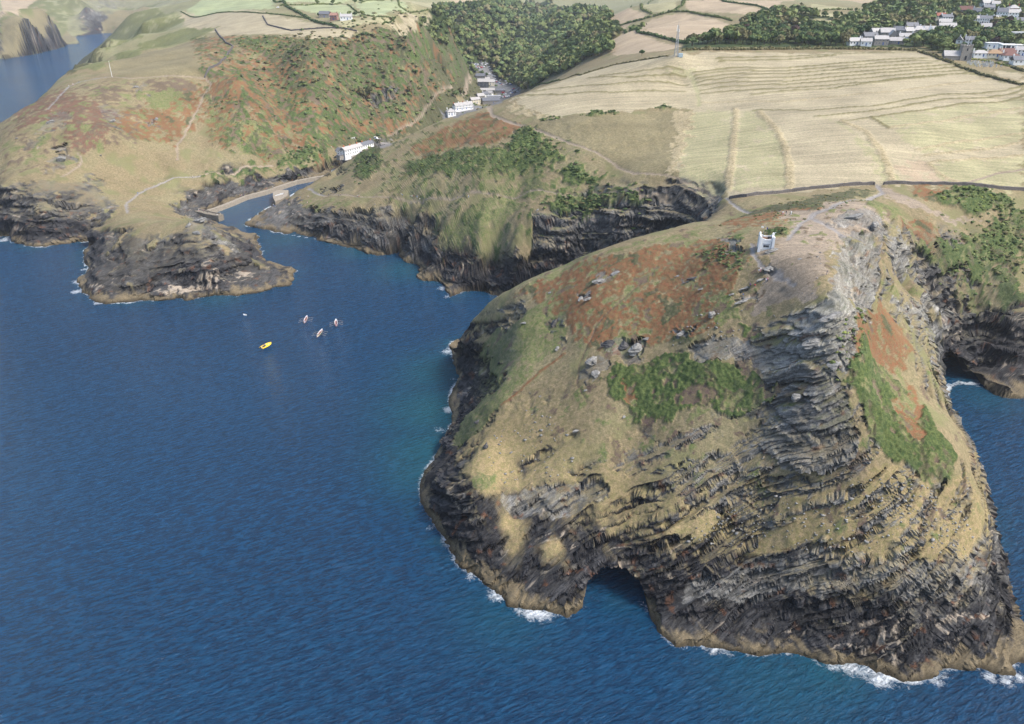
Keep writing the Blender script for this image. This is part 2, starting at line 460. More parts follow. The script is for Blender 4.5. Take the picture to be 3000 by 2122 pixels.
ZONES = [  # (cover, vegetation height m, opacity, photo outline)
    (STR, .05, 1, '1500,290 1560,268 1700,222 1850,178 1970,162 2100,152 2690,152 2760,182 2870,226 3000,256 3000,560 2830,543 2560,541 2200,576 2130,570 2000,530 1988,500 2030,322 1960,312 1830,327 1650,342 1560,332'),
    (STG, .05, .8, '2010,330 2150,322 2130,560 1995,520'),
    (STG, .05, .7, '2160,322 2225,330 2300,430 2312,552 2140,560'),
    (STG, .05, .7, '2400,340 2470,360 2600,490 2640,530 2590,540 2500,400'),
    (STG, .05, .75, '2560,345 3000,285 3000,320 2690,365 2600,375'),
    (STG, .05, .85, '2610,380 3000,330 3000,420 2700,450'),
    (STG, .05, .85, '2720,480 3000,455 3000,560 2830,543 2750,530'),
    (PNK, .05, .6, '2680,455 2720,480 2760,520 2830,540 2700,540 2620,500'),
    (STG, .05, .5, '1990,190 2120,200 2100,215 1950,215'),
    (OLI, .25, 1, '1555,352 1650,347 1830,335 2022,324 2012,420 1986,500 1990,522 1860,520 1780,480 1680,430 1580,385'),
    (BAP, .35, .8, '1975,330 2030,326 2012,420 1988,500 1960,510 1975,420'),
    (BAP, .35, .6, '1500,300 1560,335 1650,345 1640,352 1560,350 1480,330'),
    # Penally hill and the fields beyond
    (SCR, .9, 1, '1205,98 1262,42 1330,20 1420,0 1600,0 1620,200 1440,240 1390,230 1300,112'),
    (SCR, .9, .9, '860,330 900,300 1000,330 1100,96 1270,108 1340,150 1400,190 1440,240 1400,290 1330,340 1200,395 1000,440 900,400'),
    (STR, .05, 1, '530,35 600,38 800,45 890,62 1000,90 1045,95 1040,112 920,115 650,105 545,80'),
    (PGF, .05, 1, '545,33 590,0 800,0 805,28 650,36'),
    (PGF, .05, 1, '850,22 1010,14 1055,48 960,52'),
    (PGF, .05, 1, '1030,12 1150,2 1195,38 1100,50 1060,44'),
    (STG, .05, 1, '1160,0 1320,0 1300,25 1210,37'),
    (STG, .05, 1, '960,70 1060,52 1150,60 1120,75 1010,85'),
    (STR, .05, 1, '1135,70 1260,38 1220,60 1200,95 1150,88'),
    (PNK, .05, 1, '1320,0 1430,0 1440,20 1400,25'),
    (PGF, .05, 1, '820,0 1150,0 1000,10 850,17'),
    (OLI, .3, 1, '112,0 80,20 58,50 0,56 0,172 60,166 200,128 300,70 350,30 420,16 600,0'), (GRN, .3, .55, '112,0 80,20 58,50 0,60 0,120 100,60 200,50 350,20 500,0'),
    (PNK, .05, 1, '0,0 112,0 80,20 58,48 0,54'),
    (OLI, .15, 1, '300,205 420,152 600,108 640,95 660,130 655,165 600,226 400,232'),
    (GRN, .4, .9, '230,205 400,140 550,82 640,82 600,103 420,150 290,210'),
    (GRN, .4, .6, '220,170 330,70 480,40 540,60 420,110 300,150'),
    (SCR, .6, .6, '180,215 260,150 330,130 300,170 210,230'),
    (HEA, .3, .8, '270,260 360,255 350,300 290,300'), (HEA, .3, .8, '440,235 570,240 550,280 450,270'),
    (BRD, .4, .92, '20,345 120,290 180,270 260,290 250,330 200,350 140,360 60,380'),
    (BRD, .4, .92, '170,330 270,300 330,330 320,420 250,450 200,420'),
    (BRK, .4, .84, '350,330 480,300 595,250 585,330 550,385 500,420 400,405 340,385'),
    (BRK, .4, .84, '680,195 800,180 890,200 870,280 800,345 660,330 620,260'),
    (GRN, .5, .9, '410,270 520,262 540,300 470,320 430,310'), (GRN, .5, .8, '230,360 280,370 285,390 240,380'),
    (GRN, .6, .9, '600,300 680,340 800,400 850,440 830,470 700,450 620,400'),
    (GOR, .8, .85, '690,116 800,112 900,122 900,148 700,142'),
    (SCR, 1.2, .95, '780,170 850,130 950,120 1100,92 1250,118 1370,175 1390,230 1330,255 1250,290 1130,330 1000,330 900,300 830,240'),
    (BRK, .5, .9, '750,285 830,300 900,330 1000,345 1130,360 1200,345 1230,362 1180,390 1050,385 950,385 850,380 770,375'),
    (GOR, 1.0, .8, '790,260 900,270 980,300 960,330 880,330 820,310'),
    (GOR, 1.0, .75, '880,390 1000,375 1120,380 1130,400 970,420 900,440'),
    (BRK, .5, .9, '1085,240 1130,240 1140,300 1115,310'), (BRK, .5, .9, '920,305 960,310 980,345 930,340'), (BRK, .5, .9, '1270,270 1310,250 1300,270 1280,300'),
    (HEA, .4, .8, '1120,240 1200,260 1180,290 1130,270'),
    (GOR, .8, .9, '815,490 870,440 960,432 965,462 850,490'), (GOR, .8, .7, '560,520 760,490 820,490 800,505 640,530'),
    (BRK, .4, .84, '930,465 1030,460 1000,480 960,490 920,485'), (GRN, .3, .8, '960,480 1010,470 990,485'),
    (BRK, .3, .6, '640,380 720,390 740,420 660,440'),
    # middle land
    (BRK, .4, .84, '1200,440 1300,378 1410,330 1540,370 1450,420 1310,445 1240,462'),
    (BRK, .4, .5, '1240,460 1320,450 1330,470 1240,480'),
    (GOR, 1.2, .9, '1480,430 1530,375 1570,377 1600,410 1650,475 1580,490 1480,462'),
    (GOR, 1.0, .9, '1640,500 1680,487 1750,530 1740,548 1660,540'),
    (GOR, .8, .75, '1180,480 1300,452 1460,440 1560,490 1500,520 1350,520 1200,510'),
    (GOR, 1.0, .9, '1590,592 1700,567 1900,572 1880,586 1760,602 1700,632 1610,620'),
    (GOR, .8, .9, '1040,460 1110,452 1120,490 1060,538 1040,510'),
    (GRN, .4, .7, '1290,690 1400,600 1500,562 1530,600 1420,700 1320,750'),
    (GRN, .3, .5, '880,585 1040,590 1040,615 890,615'), (GRN, .4, .5, '1400,480 1560,520 1700,560 1560,575 1400,560'),
    (GOR, 1.0, 1, '1700,338 1800,330 1810,336 1720,342'), (GOR, 1.0, 1, '1920,312 1960,312 1970,318 1920,320'),
    # neck and tower
    (SCR, .4, .7, '2160,640 2300,600 2500,560 2560,555 2520,580 2420,605 2300,640 2220,660'),
    (BRK, .3, .6, '2100,660 2200,635 2330,615 2400,612 2280,660 2150,680'),
    (ERT, .05, .9, '2280,620 2380,618 2480,590 2560,600 2600,650 2560,680 2480,690 2430,740 2420,800 2380,870 2300,900 2220,890 2230,820 2250,760 2190,720 2250,700 2310,700 2340,660 2290,640'),
    (ERT, .05, .7, '2590,550 2700,600 2790,640 2900,650 2780,650 2680,615 2580,575'),
    (GOR, .7, .9, '2230,690 2270,668 2310,672 2300,695 2250,705'),
    (GOR, .7, .9, '2050,745 2100,720 2160,722 2190,750 2170,795 2080,785 2040,770'), (GOR, .5, .7, '2010,722 2150,690 2180,692 2170,706 2050,728'),
    (GRN, .5, .8, '2540,590 2600,600 2650,640 2620,650 2560,615'),
    (BRK, .3, .6, '2660,640 2740,650 2760,720 2690,730 2640,690'), (BRK, .3, .7, '2670,545 2780,548 2740,590 2680,580'),
    (GOR, 1.0, .9, '2740,572 2830,548 2960,580 2980,620 2860,632 2760,602'),
    (GOR, 1.0, .8, '2690,745 2830,700 2950,640 3000,620 3000,760 2930,800 2820,800 2760,790'),
    (GOR, .8, .6, '2780,810 2900,800 3000,800 3000,870 2930,930 2880,850'), (GRN, .4, .5, '2800,800 2900,830 2880,900 2800,880'),
    # headland
    (BRK, .4, .84, '1500,868 1640,805 1850,742 2040,700 2150,695 2190,760 2140,840 2130,930 2040,990 1900,1010 1800,1035 1700,1020 1680,960 1620,900'),
    (GRN, .25, .75, '1380,1060 1500,950 1620,880 1660,960 1640,1020 1560,1090 1480,1180 1400,1260 1330,1320 1330,1280 1400,1180'),
    (GRN, .2, .6, '1500,840 1750,745 2000,690 2060,690 1900,720 1650,800 1540,850'),
    (GRN, .4, .7, '2080,880 2150,870 2160,940 2100,950'), (GRN, .3, .7, '1380,1390 1450,1390 1450,1440 1390,1430'),
    (GOR, .85, .82, '1760,1120 1790,1062 1850,1062 1980,1042 2080,1062 2250,1110 2290,1150 2230,1192 2120,1222 2050,1202 1960,1242 1880,1232 1830,1192 1780,1172'),
    (HEA, .3, .7, '1990,1140 2060,1130 2110,1160 2060,1200 2000,1200'), (HEA, .3, .6, '2180,1000 2260,1050 2240,1100 2180,1110 2150,1050'),
    (HEA, .3, .5, '2000,1240 2160,1230 2180,1270 2060,1290 1960,1280'), (BRK, .3, .6, '1830,1120 1860,1150 1850,1200 1820,1180'),
    (GOR, .6, .9, '2160,945 2210,940 2220,990 2180,1000'),
    (BRK, .35, .9, '2538,930 2600,908 2640,960 2672,1020 2645,1075 2560,1075 2490,1042 2510,980'),
    (GOR, 1.0, .84, '2465,1062 2500,1032 2590,1085 2690,1180 2760,1270 2810,1350 2770,1420 2690,1400 2600,1330 2545,1250 2520,1180 2460,1110'),
    (BRK, .35, .95, '2650,1112 2690,1150 2700,1250 2715,1310 2660,1262 2610,1192 2640,1162'),
    (OCH, .15, .9, '2520,1420 2620,1360 2760,1430 2840,1400 2870,1460 2880,1600 2800,1640 2600,1640 2400,1640 2200,1600 2050,1560 2100,1480 2300,1420'),
    (DRY, .1, .6, '2690,1050 2740,1110 2730,1180 2690,1120'),
    # wood floors and villages
    (WOOD, .5, 1, '1225,90 1262,60 1330,25 1400,0 1600,0 1780,30 1800,90 1780,150 1700,180 1640,220 1530,262 1490,240 1440,185 1395,190 1340,140'),
    (WOOD, .5, 1, '2000,148 2000,132 2120,112 2200,62 2300,32 2500,62 2560,18 2700,0 3000,0 3000,190 2850,168 2780,172 2700,140 2500,142'),
    (PNK, .05, 1, '1790,45 1850,28 1905,45 1860,60 1830,88 1788,82'),
    (PNK, .05, 1, '1855,85 1920,55 1980,40 2060,45 2135,72 2100,112 2020,126 1900,100'),
    (PNK, .05, 1, '1748,145 1830,96 1900,107 2000,136 1950,150 1800,163'),
    (STG, .05, 1, '1885,20 1930,0 2000,0 1975,35 1920,38'), (PNK, .05, 1, '2008,20 2040,2 2150,12 2268,50 2250,57 2150,40 2020,32'),
    (PNK, .05, 1, '2060,0 2330,0 2270,42 2160,8'), (STG, .05, 1, '2310,52 2450,60 2490,70 2480,76 2410,90 2312,70'),
    (STG, .05, 1, '2347,33 2500,48 2480,53 2342,43'), (STG, .05, 1, '2375,12 2480,25 2530,28 2380,31'), (PNK, .05, 1, '2440,0 2650,0 2620,24 2550,20'),
    (PNK, .05, 1, '2252,90 2300,76 2380,92 2350,102 2262,98'), (STR, .05, 1, '2890,206 3000,216 3000,246 2950,228'),
    # village tarmac and the hotel forecourt
    (ASP, 0, 1, '1367,195 1395,182 1425,185 1440,215 1475,240 1510,250 1525,270 1470,300 1440,300 1460,270 1430,250 1400,215'),
    (ASP, 0, 1, '1300,335 1360,312 1450,285 1470,300 1400,325 1330,345'),
    (PATH, 0, 1, '1000,470 985,455 1100,430 1150,410 1160,418 1110,440 1030,462'),
]
LINES = [  # (cover, width m, height m, photo line)
    (BAL, 2.0, .5, '1500,289 1639,279 1796,272 2005,268'), (BAL, 2.0, .5, '1570,268 1653,258 1779,250 2016,250'), (BAL, 1.8, .5, '1727,230 1849,228 2009,228'), (BAL, 1.8, .5, '1761,223 1849,214 2005,211'),
    (BAL, 2.0, .5, '2100,174 2300,167 2514,157 2681,153'), (BAL, 1.8, .4, '2107,181 2300,176 2444,164'), (BAL, 1.8, .5, '2030,211 2300,200 2409,192 2618,174 2712,171'),
    (BAL, 1.8, .5, '2033,221 2300,209 2444,197 2688,178 2750,180'), (BAL, 1.8, .5, '2037,233 2300,218 2444,206 2723,186'), (BAL, 1.8, .5, '2040,242 2300,229 2549,209 2789,190'),
    (BAL, 1.8, .5, '2044,253 2300,240 2549,218 2810,198'), (BAL, 1.8, .5, '2047,265 2300,249 2549,230 2820,207'), (BAL, 1.8, .5, '2051,275 2300,261 2549,242 2848,215'), (BAL, 1.8, .5, '2200,277 2444,260 2758,223'),
    (BAP, 2.2, .5, '2054,300 2300,298 2374,293 2618,268 2918,230'), (BAL, 2.2, .5, '2210,324 2374,326 2549,312 2758,279 3000,254'), (BAL, 2.0, .5, '2392,342 2549,328 2758,293 3000,265'),
    (BAL, 2.2, .5, '2468,356 2562,345 2758,315 3000,282'), (BAP, 2.4, .5, '2601,376 2688,364 2827,343 3000,315'), (BAP, 2.0, .5, '2681,439 2827,415 3000,392'), (BAP, 2.0, .5, '2705,457 2827,443 3000,420'), (BAP, 2.2, .5, '2730,477 2862,467 3000,455'),
    (BAP, 4.0, .6, '2155,321 2148,436 2131,558'), (BAP, 4.0, .6, '2224,328 2270,376 2301,436 2311,488 2315,554'), (BAP, 4.5, .7, '2468,359 2535,387 2576,439 2601,488 2611,533'), (BAL, 3.0, .6, '2552,345 2601,376'), (BAP, 3.0, .5, '2720,480 2750,510 2800,535'),
    (STG, 3.0, 0, '2010,212 2030,230 2045,275 2048,312'), (ERT, 1.15, -.1, '2840,535 2920,510 3000,496'),
    (PATH, 2.45, -.12, '2572,545 2584,566 2558,578 2470,591 2436,611 2383,628 2372,640 2405,652 2440,672 2470,690'), (PATH, 1.58, -.1, '2372,640 2344,655 2329,676 2307,703'),
    (PATH, 1.15, -.1, '2200,716 2207,746 2231,783 2257,803 2290,822 2330,840'), (PATH, 1.08, -.1, '2107,574 2139,594 2165,613 2198,626'), (PATH, 2.88, -.1, '2257,803 2290,815'),
    (PATH, 1.22, -.1, '906,552 923,566 951,575'), (ERT, 1.15, -.1, '951,575 1049,578 1223,582 1327,584 1500,582'), (ERT, 0.94, -.1, '1500,582 1651,575 1760,572 1888,570 2027,566 2107,574'),
    (ERT, 1.01, -.1, '1400,318 1440,338 1500,362 1580,385 1674,422 1779,467 1856,509 1988,526 2075,558 2107,574'),
    (ERT, 1.58, -.1, '600,230 619,247 593,289 572,335 544,390 519,429 519,470'), (PATH, 1.73, -.1, '373,625 369,601 404,566 488,531 544,519 593,514'), (ERT, 1.73, -.1, '593,514 697,498 800,488'),
    (PATH, 1.30, -.1, '139,324 167,293 202,254 237,240 314,227'), (ERT, 1.30, -.1, '314,227 383,231 593,231'), (ERT, 2.16, -.1, '1137,403 1203,366 1234,342 1255,310 1269,289 1322,261 1377,227'),
    (HEA, .5, -.1, '1880,830 1800,900 1750,950 1700,1060 1690,1130 1720,1180'), (BRK, 1.4, .2, '1650,1040 1580,1090 1520,1150 1470,1190'),
    (ERT, 1.44, -.1, '225,450 240,470 230,490 180,520'),
]
ROCKZ = [  # bare rock outcrops inside the vegetation: (lightness 0 dark .. 1 pale lichen, photo outline)
    (1, '2410,655 2470,625 2530,610 2590,640 2600,690 2560,700 2520,662 2440,662'),
    (1, '2470,682 2540,680 2575,740 2572,830 2552,900 2512,960 2500,1010 2462,1060 2440,1080 2380,1035 2300,1005 2330,960 2300,930 2340,905 2420,880 2445,800 2452,740'),
    (1, '2590,690 2640,680 2660,760 2640,800 2600,760'), (1, '2610,880 2650,900 2760,880 2780,930 2720,960 2660,940'),
    (.7, '2430,1085 2465,1150 2510,1240 2490,1330 2450,1380 2330,1385 2260,1335 2200,1315 2265,1240 2330,1180 2380,1115'),
    (.8, '2020,1005 2080,990 2180,1010 2230,1040 2200,1065 2060,1060'), (.9, '2200,1020 2300,1000 2340,1060 2280,1090 2200,1080'),
    (.6, '1760,1015 1830,990 1890,1000 1885,1050 1830,1055 1780,1030'), (.7, '1705,1060 1760,1040 1770,1070 1740,1115 1705,1120'), (0, '1600,920 1650,930 1660,960 1620,975 1600,960'), (0, '1630,990 1655,985 1650,1030 1630,1030'),
    (1, '1740,815 1780,812 1780,830 1745,832'), (1, '1785,802 1815,796 1815,808 1788,812'), (.3, '2010,808 2050,822 2040,828 2008,816'), (1, '1960,985 2040,955 2035,970 1975,992'), (1, '1690,870 1730,862 1735,885 1700,890'),
    (1, '2240,770 2280,775 2285,800 2255,815 2240,795'), (1, '2150,860 2200,840 2195,850 2155,868'), (1, '2155,880 2230,860 2235,872 2160,888'), (1, '2120,690 2180,740 2120,750'),
    (.1, '1780,1380 1850,1330 1950,1290 2080,1250 2120,1265 2000,1310 1900,1360 1830,1395'), (.1, '1900,1380 2000,1360 2100,1320 2200,1340 2150,1420 2020,1460 1900,1440'), (.15, '2000,1480 2150,1430 2300,1400 2420,1420 2300,1470 2100,1520'),
    (.5, '1480,1440 1700,1400 1780,1420 1760,1480 1600,1520 1480,1490'), (.02, '1318,1010 1335,958 1352,960 1372,1040 1425,1062 1492,1108 1470,1130 1400,1180 1330,1285 1292,1330 1300,1260 1312,1190 1345,1100 1318,1035'),
    (.35, '110,390 160,330 210,330 190,370 130,400'), (.5, '140,470 190,420 210,460 190,490 150,510'), (.35, '290,300 330,310 350,350 330,390 310,350'), (.3, '440,360 470,350 460,380'), (.4, '60,420 130,400 110,430 70,440'), (.5, '390,250 430,240 430,270 400,280'),
    (.2, '0,560 60,540 160,530 250,540 330,590 330,640 240,640 120,620 0,640'), (.15, '200,560 260,510 300,520 280,580 220,600'), (.2, '500,600 560,560 620,560 600,600 540,640'),
    (.2, '560,560 700,545 840,510 960,495 960,510 840,540 690,575 600,600'), (.2, '1060,430 1075,415 1120,415 1115,430'), (.3, '1050,470 1090,455 1085,480'), (.2, '1000,500 1020,495 1015,510'),
    (.25, '735,640 800,585 860,585 900,610 1000,620 1150,610 1260,640 1290,720 1200,760 1000,720 760,670'),
    (.06, '235,740 300,690 340,670 420,690 520,690 600,660 640,700 720,750 850,820 840,840 700,870 540,885 300,892 230,860 225,820'), (.45, '560,640 610,636 640,690 700,740 640,730 560,690'),
    (.02, '1230,795 1300,765 1400,792 1480,792 1600,738 1665,700 1700,745 1600,792 1470,852 1350,852 1300,832'),
    (.5, '2020,1690 2200,1645 2400,1610 2560,1645 2700,1645 2870,1655 2890,1720 2780,1750 2600,1740 2400,1722 2200,1742 2060,1762 2000,1745'),
    (.3, '1060,300 1150,250 1170,270 1100,320'), (.3, '930,555 1000,545 1000,560 950,565'),
]
zone_w = []
for c, hgt, op, s in ZONES:
    zone_w.append((c, hgt, op, plan(s)))
line_w = [(c, w, hgt, plan(s)) for c, w, hgt, s in LINES]
rock_w = [(q, plan(s)) for q, s in ROCKZ]

# ------------------------------------------------------------------ terrain mesh: fan-shaped sheet, finer where the ground is steep or near
NA, NR = 940, 900
az = np.linspace(R_(-50), R_(50), NA)
rf = 75 * (6200 / 75.0) ** (np.arange(3600) / 3599.0)
SA, CA = np.sin(az), np.cos(az)
prof_z = np.empty((NA, 3600), np.float32)
for i in range(0, NA, 100):
    xx = SA[i:i + 100, None] * rf; yy = CA[i:i + 100, None] * rf
    prof_z[i:i + 100] = h0(xx.ravel(), yy.ravel()).reshape(xx.shape)
el = np.arctan2(prof_z - CAM_H, rf[None, :])
wgt = np.abs(np.diff(el, axis=1)) * 700 + np.diff(np.log(rf))[None] * 55
dl = np.sqrt(np.diff(prof_z, axis=1) ** 2 + np.diff(rf)[None] ** 2) / rf[1:]
wgt = wgt + dl * 60
wgt[prof_z[:, 1:] < -4] *= 0.05
wp = np.pad(wgt, ((0, 0), (8, 8)), mode='edge').cumsum(1)
wgt = (wp[:, 15:] - wp[:, :-15])[:, :3599] / 15
for _ in range(2):                                   # neighbouring bearings share nearly the same spacing
    wp = np.pad(wgt, ((40, 41), (0, 0)), mode='edge').cumsum(0)
    wgt = (wp[81:] - wp[:-81])[:NA] / 81
cw = np.concatenate([np.zeros((NA, 1)), np.cumsum(wgt, axis=1)], 1)
cw /= cw[:, -1:]
RR = np.empty((NA, NR))
tt = np.linspace(0, 1, NR)
for i in range(NA):
    RR[i] = np.interp(tt, cw[i], rf)
X = (SA[:, None] * RR).ravel().astype(np.float32)
Y = (CA[:, None] * RR).ravel().astype(np.float32)
RD = RR.ravel().astype(np.float32)
del prof_z, el, wgt, cw, dl

ACT = (h0(X, Y) > -6).astype(np.float32)
DR = np.maximum(np.abs(np.gradient(RR, axis=1)).ravel(), RD * (az[1] - az[0])).astype(np.float32)   # spacing of the sheet


def fb(scale, oct=4, seed=0, gain=0.5):
    """fractal noise that leaves out detail finer than the sheet can carry"""
    a, s_, t_, w_ = 1.0, np.zeros(len(X), np.float32), 0, float(scale)
    for o in range(oct):
        wt = smooth(.9, 2.4, w_ / DR) * ACT; k_ = np.flatnonzero(wt > .01); t_ += a
        if len(k_):
            s_[k_] += a * pn2(X[k_] / w_, Y[k_] / w_, seed + o) * wt[k_]
        w_ /= 2.07; a *= gain
    return s_ / t_ * 1.4


# crinkle the shore line and the cliffs by sampling the survey a little off
amp = np.clip(RD / 300, .8, 2.2)
wx = fb(13, 4, 1) * 2.0 * amp; wy = fb(13, 4, 7) * 2.0 * amp
dco = both('d', X, Y)
nearc = np.exp(-np.abs(dco) / 25)
wx *= .25 + .75 * nearc; wy *= .25 + .75 * nearc
Z = h0(X + wx, Y + wy)
e = 2.5
GX = (h0(X + e, Y) - h0(X - e, Y)) / (2 * e); GY = (h0(X, Y + e) - h0(X, Y - e)) / (2 * e)
slope = np.sqrt(GX ** 2 + GY ** 2)

# rock cover
nb = fb(14, 5, 21)
head = (smooth(330, 290, Y) * smooth(210, 180, X)) if False else ((Y < 345) & (X > -45) & (X < 185)).astype(np.float32)
zb = np.where(head > .5, smooth(46, 14, Z) * .75 - .30, smooth(24, 8, Z) * .4 - .05)
rock = smooth(.62, .95, slope + zb * .7 + nb * .38)
rock *= smooth(1300, 900, RD) * .999
rock = np.where((X < -600) & (Y > 1400), smooth(.26, .48, slope + nb * .1), rock)
rock = np.clip(rock, 0, 1)
rock *= np.where((X > -160) & (X < 12) & (Y > 395) & (Y < 600), smooth(27, 15, Z + nb * 8), 1)
rock *= np.where((head > .5) | (X < -600), 1, smooth(38, 18, dco + nb * 14 - slope * 6 - (X > 0) * 14))
inn = Y < 1000
# wooded and scrub slopes of the valley carry no crag
rock *= 1 - ((Y > 690) & (X > -330) & (Y < 1500) & (X < 700) & (Z > 8)).astype(np.float32) * .93
light = np.zeros_like(Z)
wa_ = np.clip(RD * .011, 2.0, 9)
WX = X + (fb(9, 5, 31, .62)) * wa_ * 1.5; WY = Y + (fb(9, 5, 37, .62)) * wa_ * 1.5


def zmask(poly):
    b = np.zeros(X.shape, bool)
    lo = poly.min(0); hi = poly.max(0)
    k = np.flatnonzero((WX > lo[0]) & (WX < hi[0]) & (WY > lo[1]) & (WY < hi[1]))
    if len(k):
        b[k] = inside(WX[k], WY[k], poly)
    return b


zmasks = []
for c, hgt, op, poly in zone_w:
    b = zmask(poly)
    zmasks.append(b)
    if hgt >= .24:
        rock[b] *= .25 if op < .8 else .08
for q, poly in rock_w:
    b = zmask(poly)
    k = b & (nb > -.55)
    rock[k] = np.maximum(rock[k], .95)
    light[b] = np.maximum(light[b], q)

# in the middle of the headland the crag only shows as ribs through the turf
_fbm2, _pn2, _pn3 = fbm2, pn2, pn3
KA = np.flatnonzero((ACT > 0) & (RD < 3300))


def _part(f, args, n_, kw):
    out = np.zeros(len(X), np.float32)
    out[KA] = f(*[np.broadcast_to(q, X.shape)[KA] for q in args[:n_]], *args[n_:], **kw)
    return out


def fbm2(*a_, **k_):
    return _part(_fbm2, a_, 2, k_) if np.size(a_[0]) == len(X) else _fbm2(*a_, **k_)


def pn3(*a_, **k_):
    return _part(_pn3, a_, 3, k_) if np.size(a_[0]) == len(X) else _pn3(*a_, **k_)


# layered crag relief: beds dip to the left, ledges and risers
sc_ = np.clip(RD / 260, .9, 3.0)
AL = X * .96 + Y * .28                                   # along the strike of the beds
wob = fb(60, 3, 41) * 4.0
DIP = np.where(head > .5, .66, .12)
s0 = Z - (X - 60) * DIP + Y * .06 + wob


def cells(s, a, q, l, seed):
    """courses of broken slabs: every slab gets a number of its own"""
    i = np.floor(s / q).astype(np.int32)
    off = _perm[(i + seed * 31) & 511] / 512.0 * l
    j = np.floor((a + off) / l).astype(np.int32)
    return (_perm[_perm[(i + seed * 57) & 511] + (j & 511)] / 511.0).astype(np.float32)


def terr(s, q, k):
    f = s / q; i = np.floor(f); t = f - i
    return (i + np.clip((t - (1 - k)) / k, 0, 1)) * q - s + q * .5 * k


RIB = fbm2(AL / 26, s0 / 5.5, 4, 201)
inrock = light > .05
rock = np.where((dco < 14) & (RD < 800) & (Z < 9), np.maximum(rock, smooth(9, 4, Z)), rock)
rock *= np.where((head > .5) & ~inrock, smooth(-.16, .10, RIB + smooth(27, 15, Z + nb * 6) * .9 + smooth(150, 172, X) * .2 - .05), 1)
dz = np.zeros_like(Z)
dz += terr(s0 + fbm2(AL / 20, s0 / 8, 3, 50) * 1.5, 7.5 * sc_, .40) * .75 * smooth(-.35, .25, fb(30, 3, 51))
dz += terr(s0 + fbm2(AL / 9, s0 / 3, 3, 55) * .8, 2.6 * sc_, .36) * .75 * smooth(-.25, .25, fbm2(X / 17, Y / 17 + Z / 12, 3, 53))
dz += terr(s0 + fbm2(AL / 4, s0 / 1.5, 2, 57) * .35, .95 * sc_, .4) * .4
lowfade = smooth(-1.5, 3.0, Z)
ZR = rock * lowfade * (.62 + .38 * smooth(0, 8, Z)) * smooth(3200, 1500, RD)
ZR = ZR * np.where((X < -230) & (dco > 26), .3, 1)
Z2 = Z + dz * ZR * np.where(head > .5, 1.0 - .5 * smooth(46, 60, Z), .8)

# ground cover colours
f1 = fb(26, 4, 71)
near_ = smooth(520, 330, RD)                          # coarser grain where the sheet itself is coarser
f2 = fb(3.1, 4, 73) * near_ + fb(7.5, 3, 74) * (1 - near_)
f3 = fb(.9, 2, 75) * near_


def c3(c):
    return np.array(c, np.float32)[None]


def mixc(a, b, w):
    return a + (b - a) * w[:, None]


CA_ = np.repeat(c3(DRY[0]), len(X), 0); CB_ = np.repeat(c3(DRY[1]), len(X), 0)
veg = np.full(len(X), .16, np.float32)
w = smooth(-.05, .35, f1); CA_ = mixc(CA_, c3(OLI[0]), w); CB_ = mixc(CB_, c3(OLI[1]), w)
w = smooth(.1, .45, fb(17, 4, 77)) * .6; CA_ = mixc(CA_, c3(GRN[0]), w); CB_ = mixc(CB_, c3(GRN[1]), w)
w = smooth(44, 20, Z) * head; CA_ = mixc(CA_, c3(OCH[0]), w); CB_ = mixc(CB_, c3(OCH[1]), w)
w = smooth(900, 1400, RD) * .8; CA_ = mixc(CA_, c3((.235, .22, .125)), w); CB_ = mixc(CB_, c3((.17, .185, .095)), w)
flat = np.zeros(len(X), np.float32); bal0 = flat
for (c, hgt, op, poly), b in zip(zone_w, zmasks):
    thr = (op - .5) * 1.4
    k = b & ((f2 * .75 + f1 * .35) < thr) if op < 1 else b
    if not k.any():
        continue
    ww = k.astype(np.float32)
    CA_ = mixc(CA_, c3(c[0]), ww); CB_ = mixc(CB_, c3(c[1]), ww)
    veg = np.where(k, hgt, veg)
    flat = np.where(k & (hgt < .06), 1, flat)
def recolor(k, c, hgt=None):
    global CA_, CB_, veg
    CA_ = mixc(CA_, c3(c[0]), k.astype(np.float32)); CB_ = mixc(CB_, c3(c[1]), k.astype(np.float32))
    if hgt is not None:
        veg = np.where(k, hgt, veg)


m5, m12, m30 = fb(5, 4, 121), fb(13, 4, 123), fb(34, 3, 125)
brk_ = (np.abs(CA_[:, 0] - BRK[0][0]) < 1e-4)
recolor(brk_ & (m5 + m12 * .5 > .34), OLI); recolor(brk_ & (m5 - m12 * .6 < -.38), GRN); recolor(brk_ & (m12 + m5 * .4 < -.42), SCR, .5)
gor_ = (np.abs(CA_[:, 0] - GOR[0][0]) < 1e-4)
recolor(gor_ & (m5 + m12 * .6 > .30), SCR); recolor(gor_ & (m5 * .8 - m12 < -.42), GRN)
pen = zmask(plan('600,235 560,115 700,108 900,118 1100,95 1300,112 1390,230 1250,340 1130,395 960,432 860,450 760,470 640,440 590,340')) & (flat < .5) & (bal0 < .5)
q_ = m12 * .8 + m5 * .7 + m30 * .5 + smooth(-330, -130, X) * .22 - .05
recolor(pen & (q_ > .10), SCR, .8); recolor(pen & (q_ > .30), GOR, .9); recolor(pen & (q_ < -.12) & (q_ > -.45), BRK, .4); recolor(pen & (m5 - m12 * .7 > .42), GRN, .4); recolor(pen & (m12 - m5 > .46), HEA, .4)
lef = zmask(plan('0,380 60,320 140,270 240,248 340,240 420,240 430,330 400,420 330,440 250,470 150,520 0,520')) & (bal0 < .5)
recolor(lef & (m5 + m12 * .6 > .26), HEA, .3); recolor(lef & (m5 * .7 - m12 < -.46), DRY); recolor(lef & (m12 + m5 * .5 < -.40), GRN)
mid = zmask(plan('1130,430 1300,350 1500,360 1700,440 1850,560 1600,700 1350,780 1240,640 1100,580')) & (flat < .5)
recolor(mid & (m5 + m12 * .5 > .36), GOR, .6); recolor(mid & (m5 - m12 * .4 < -.40), GRN)
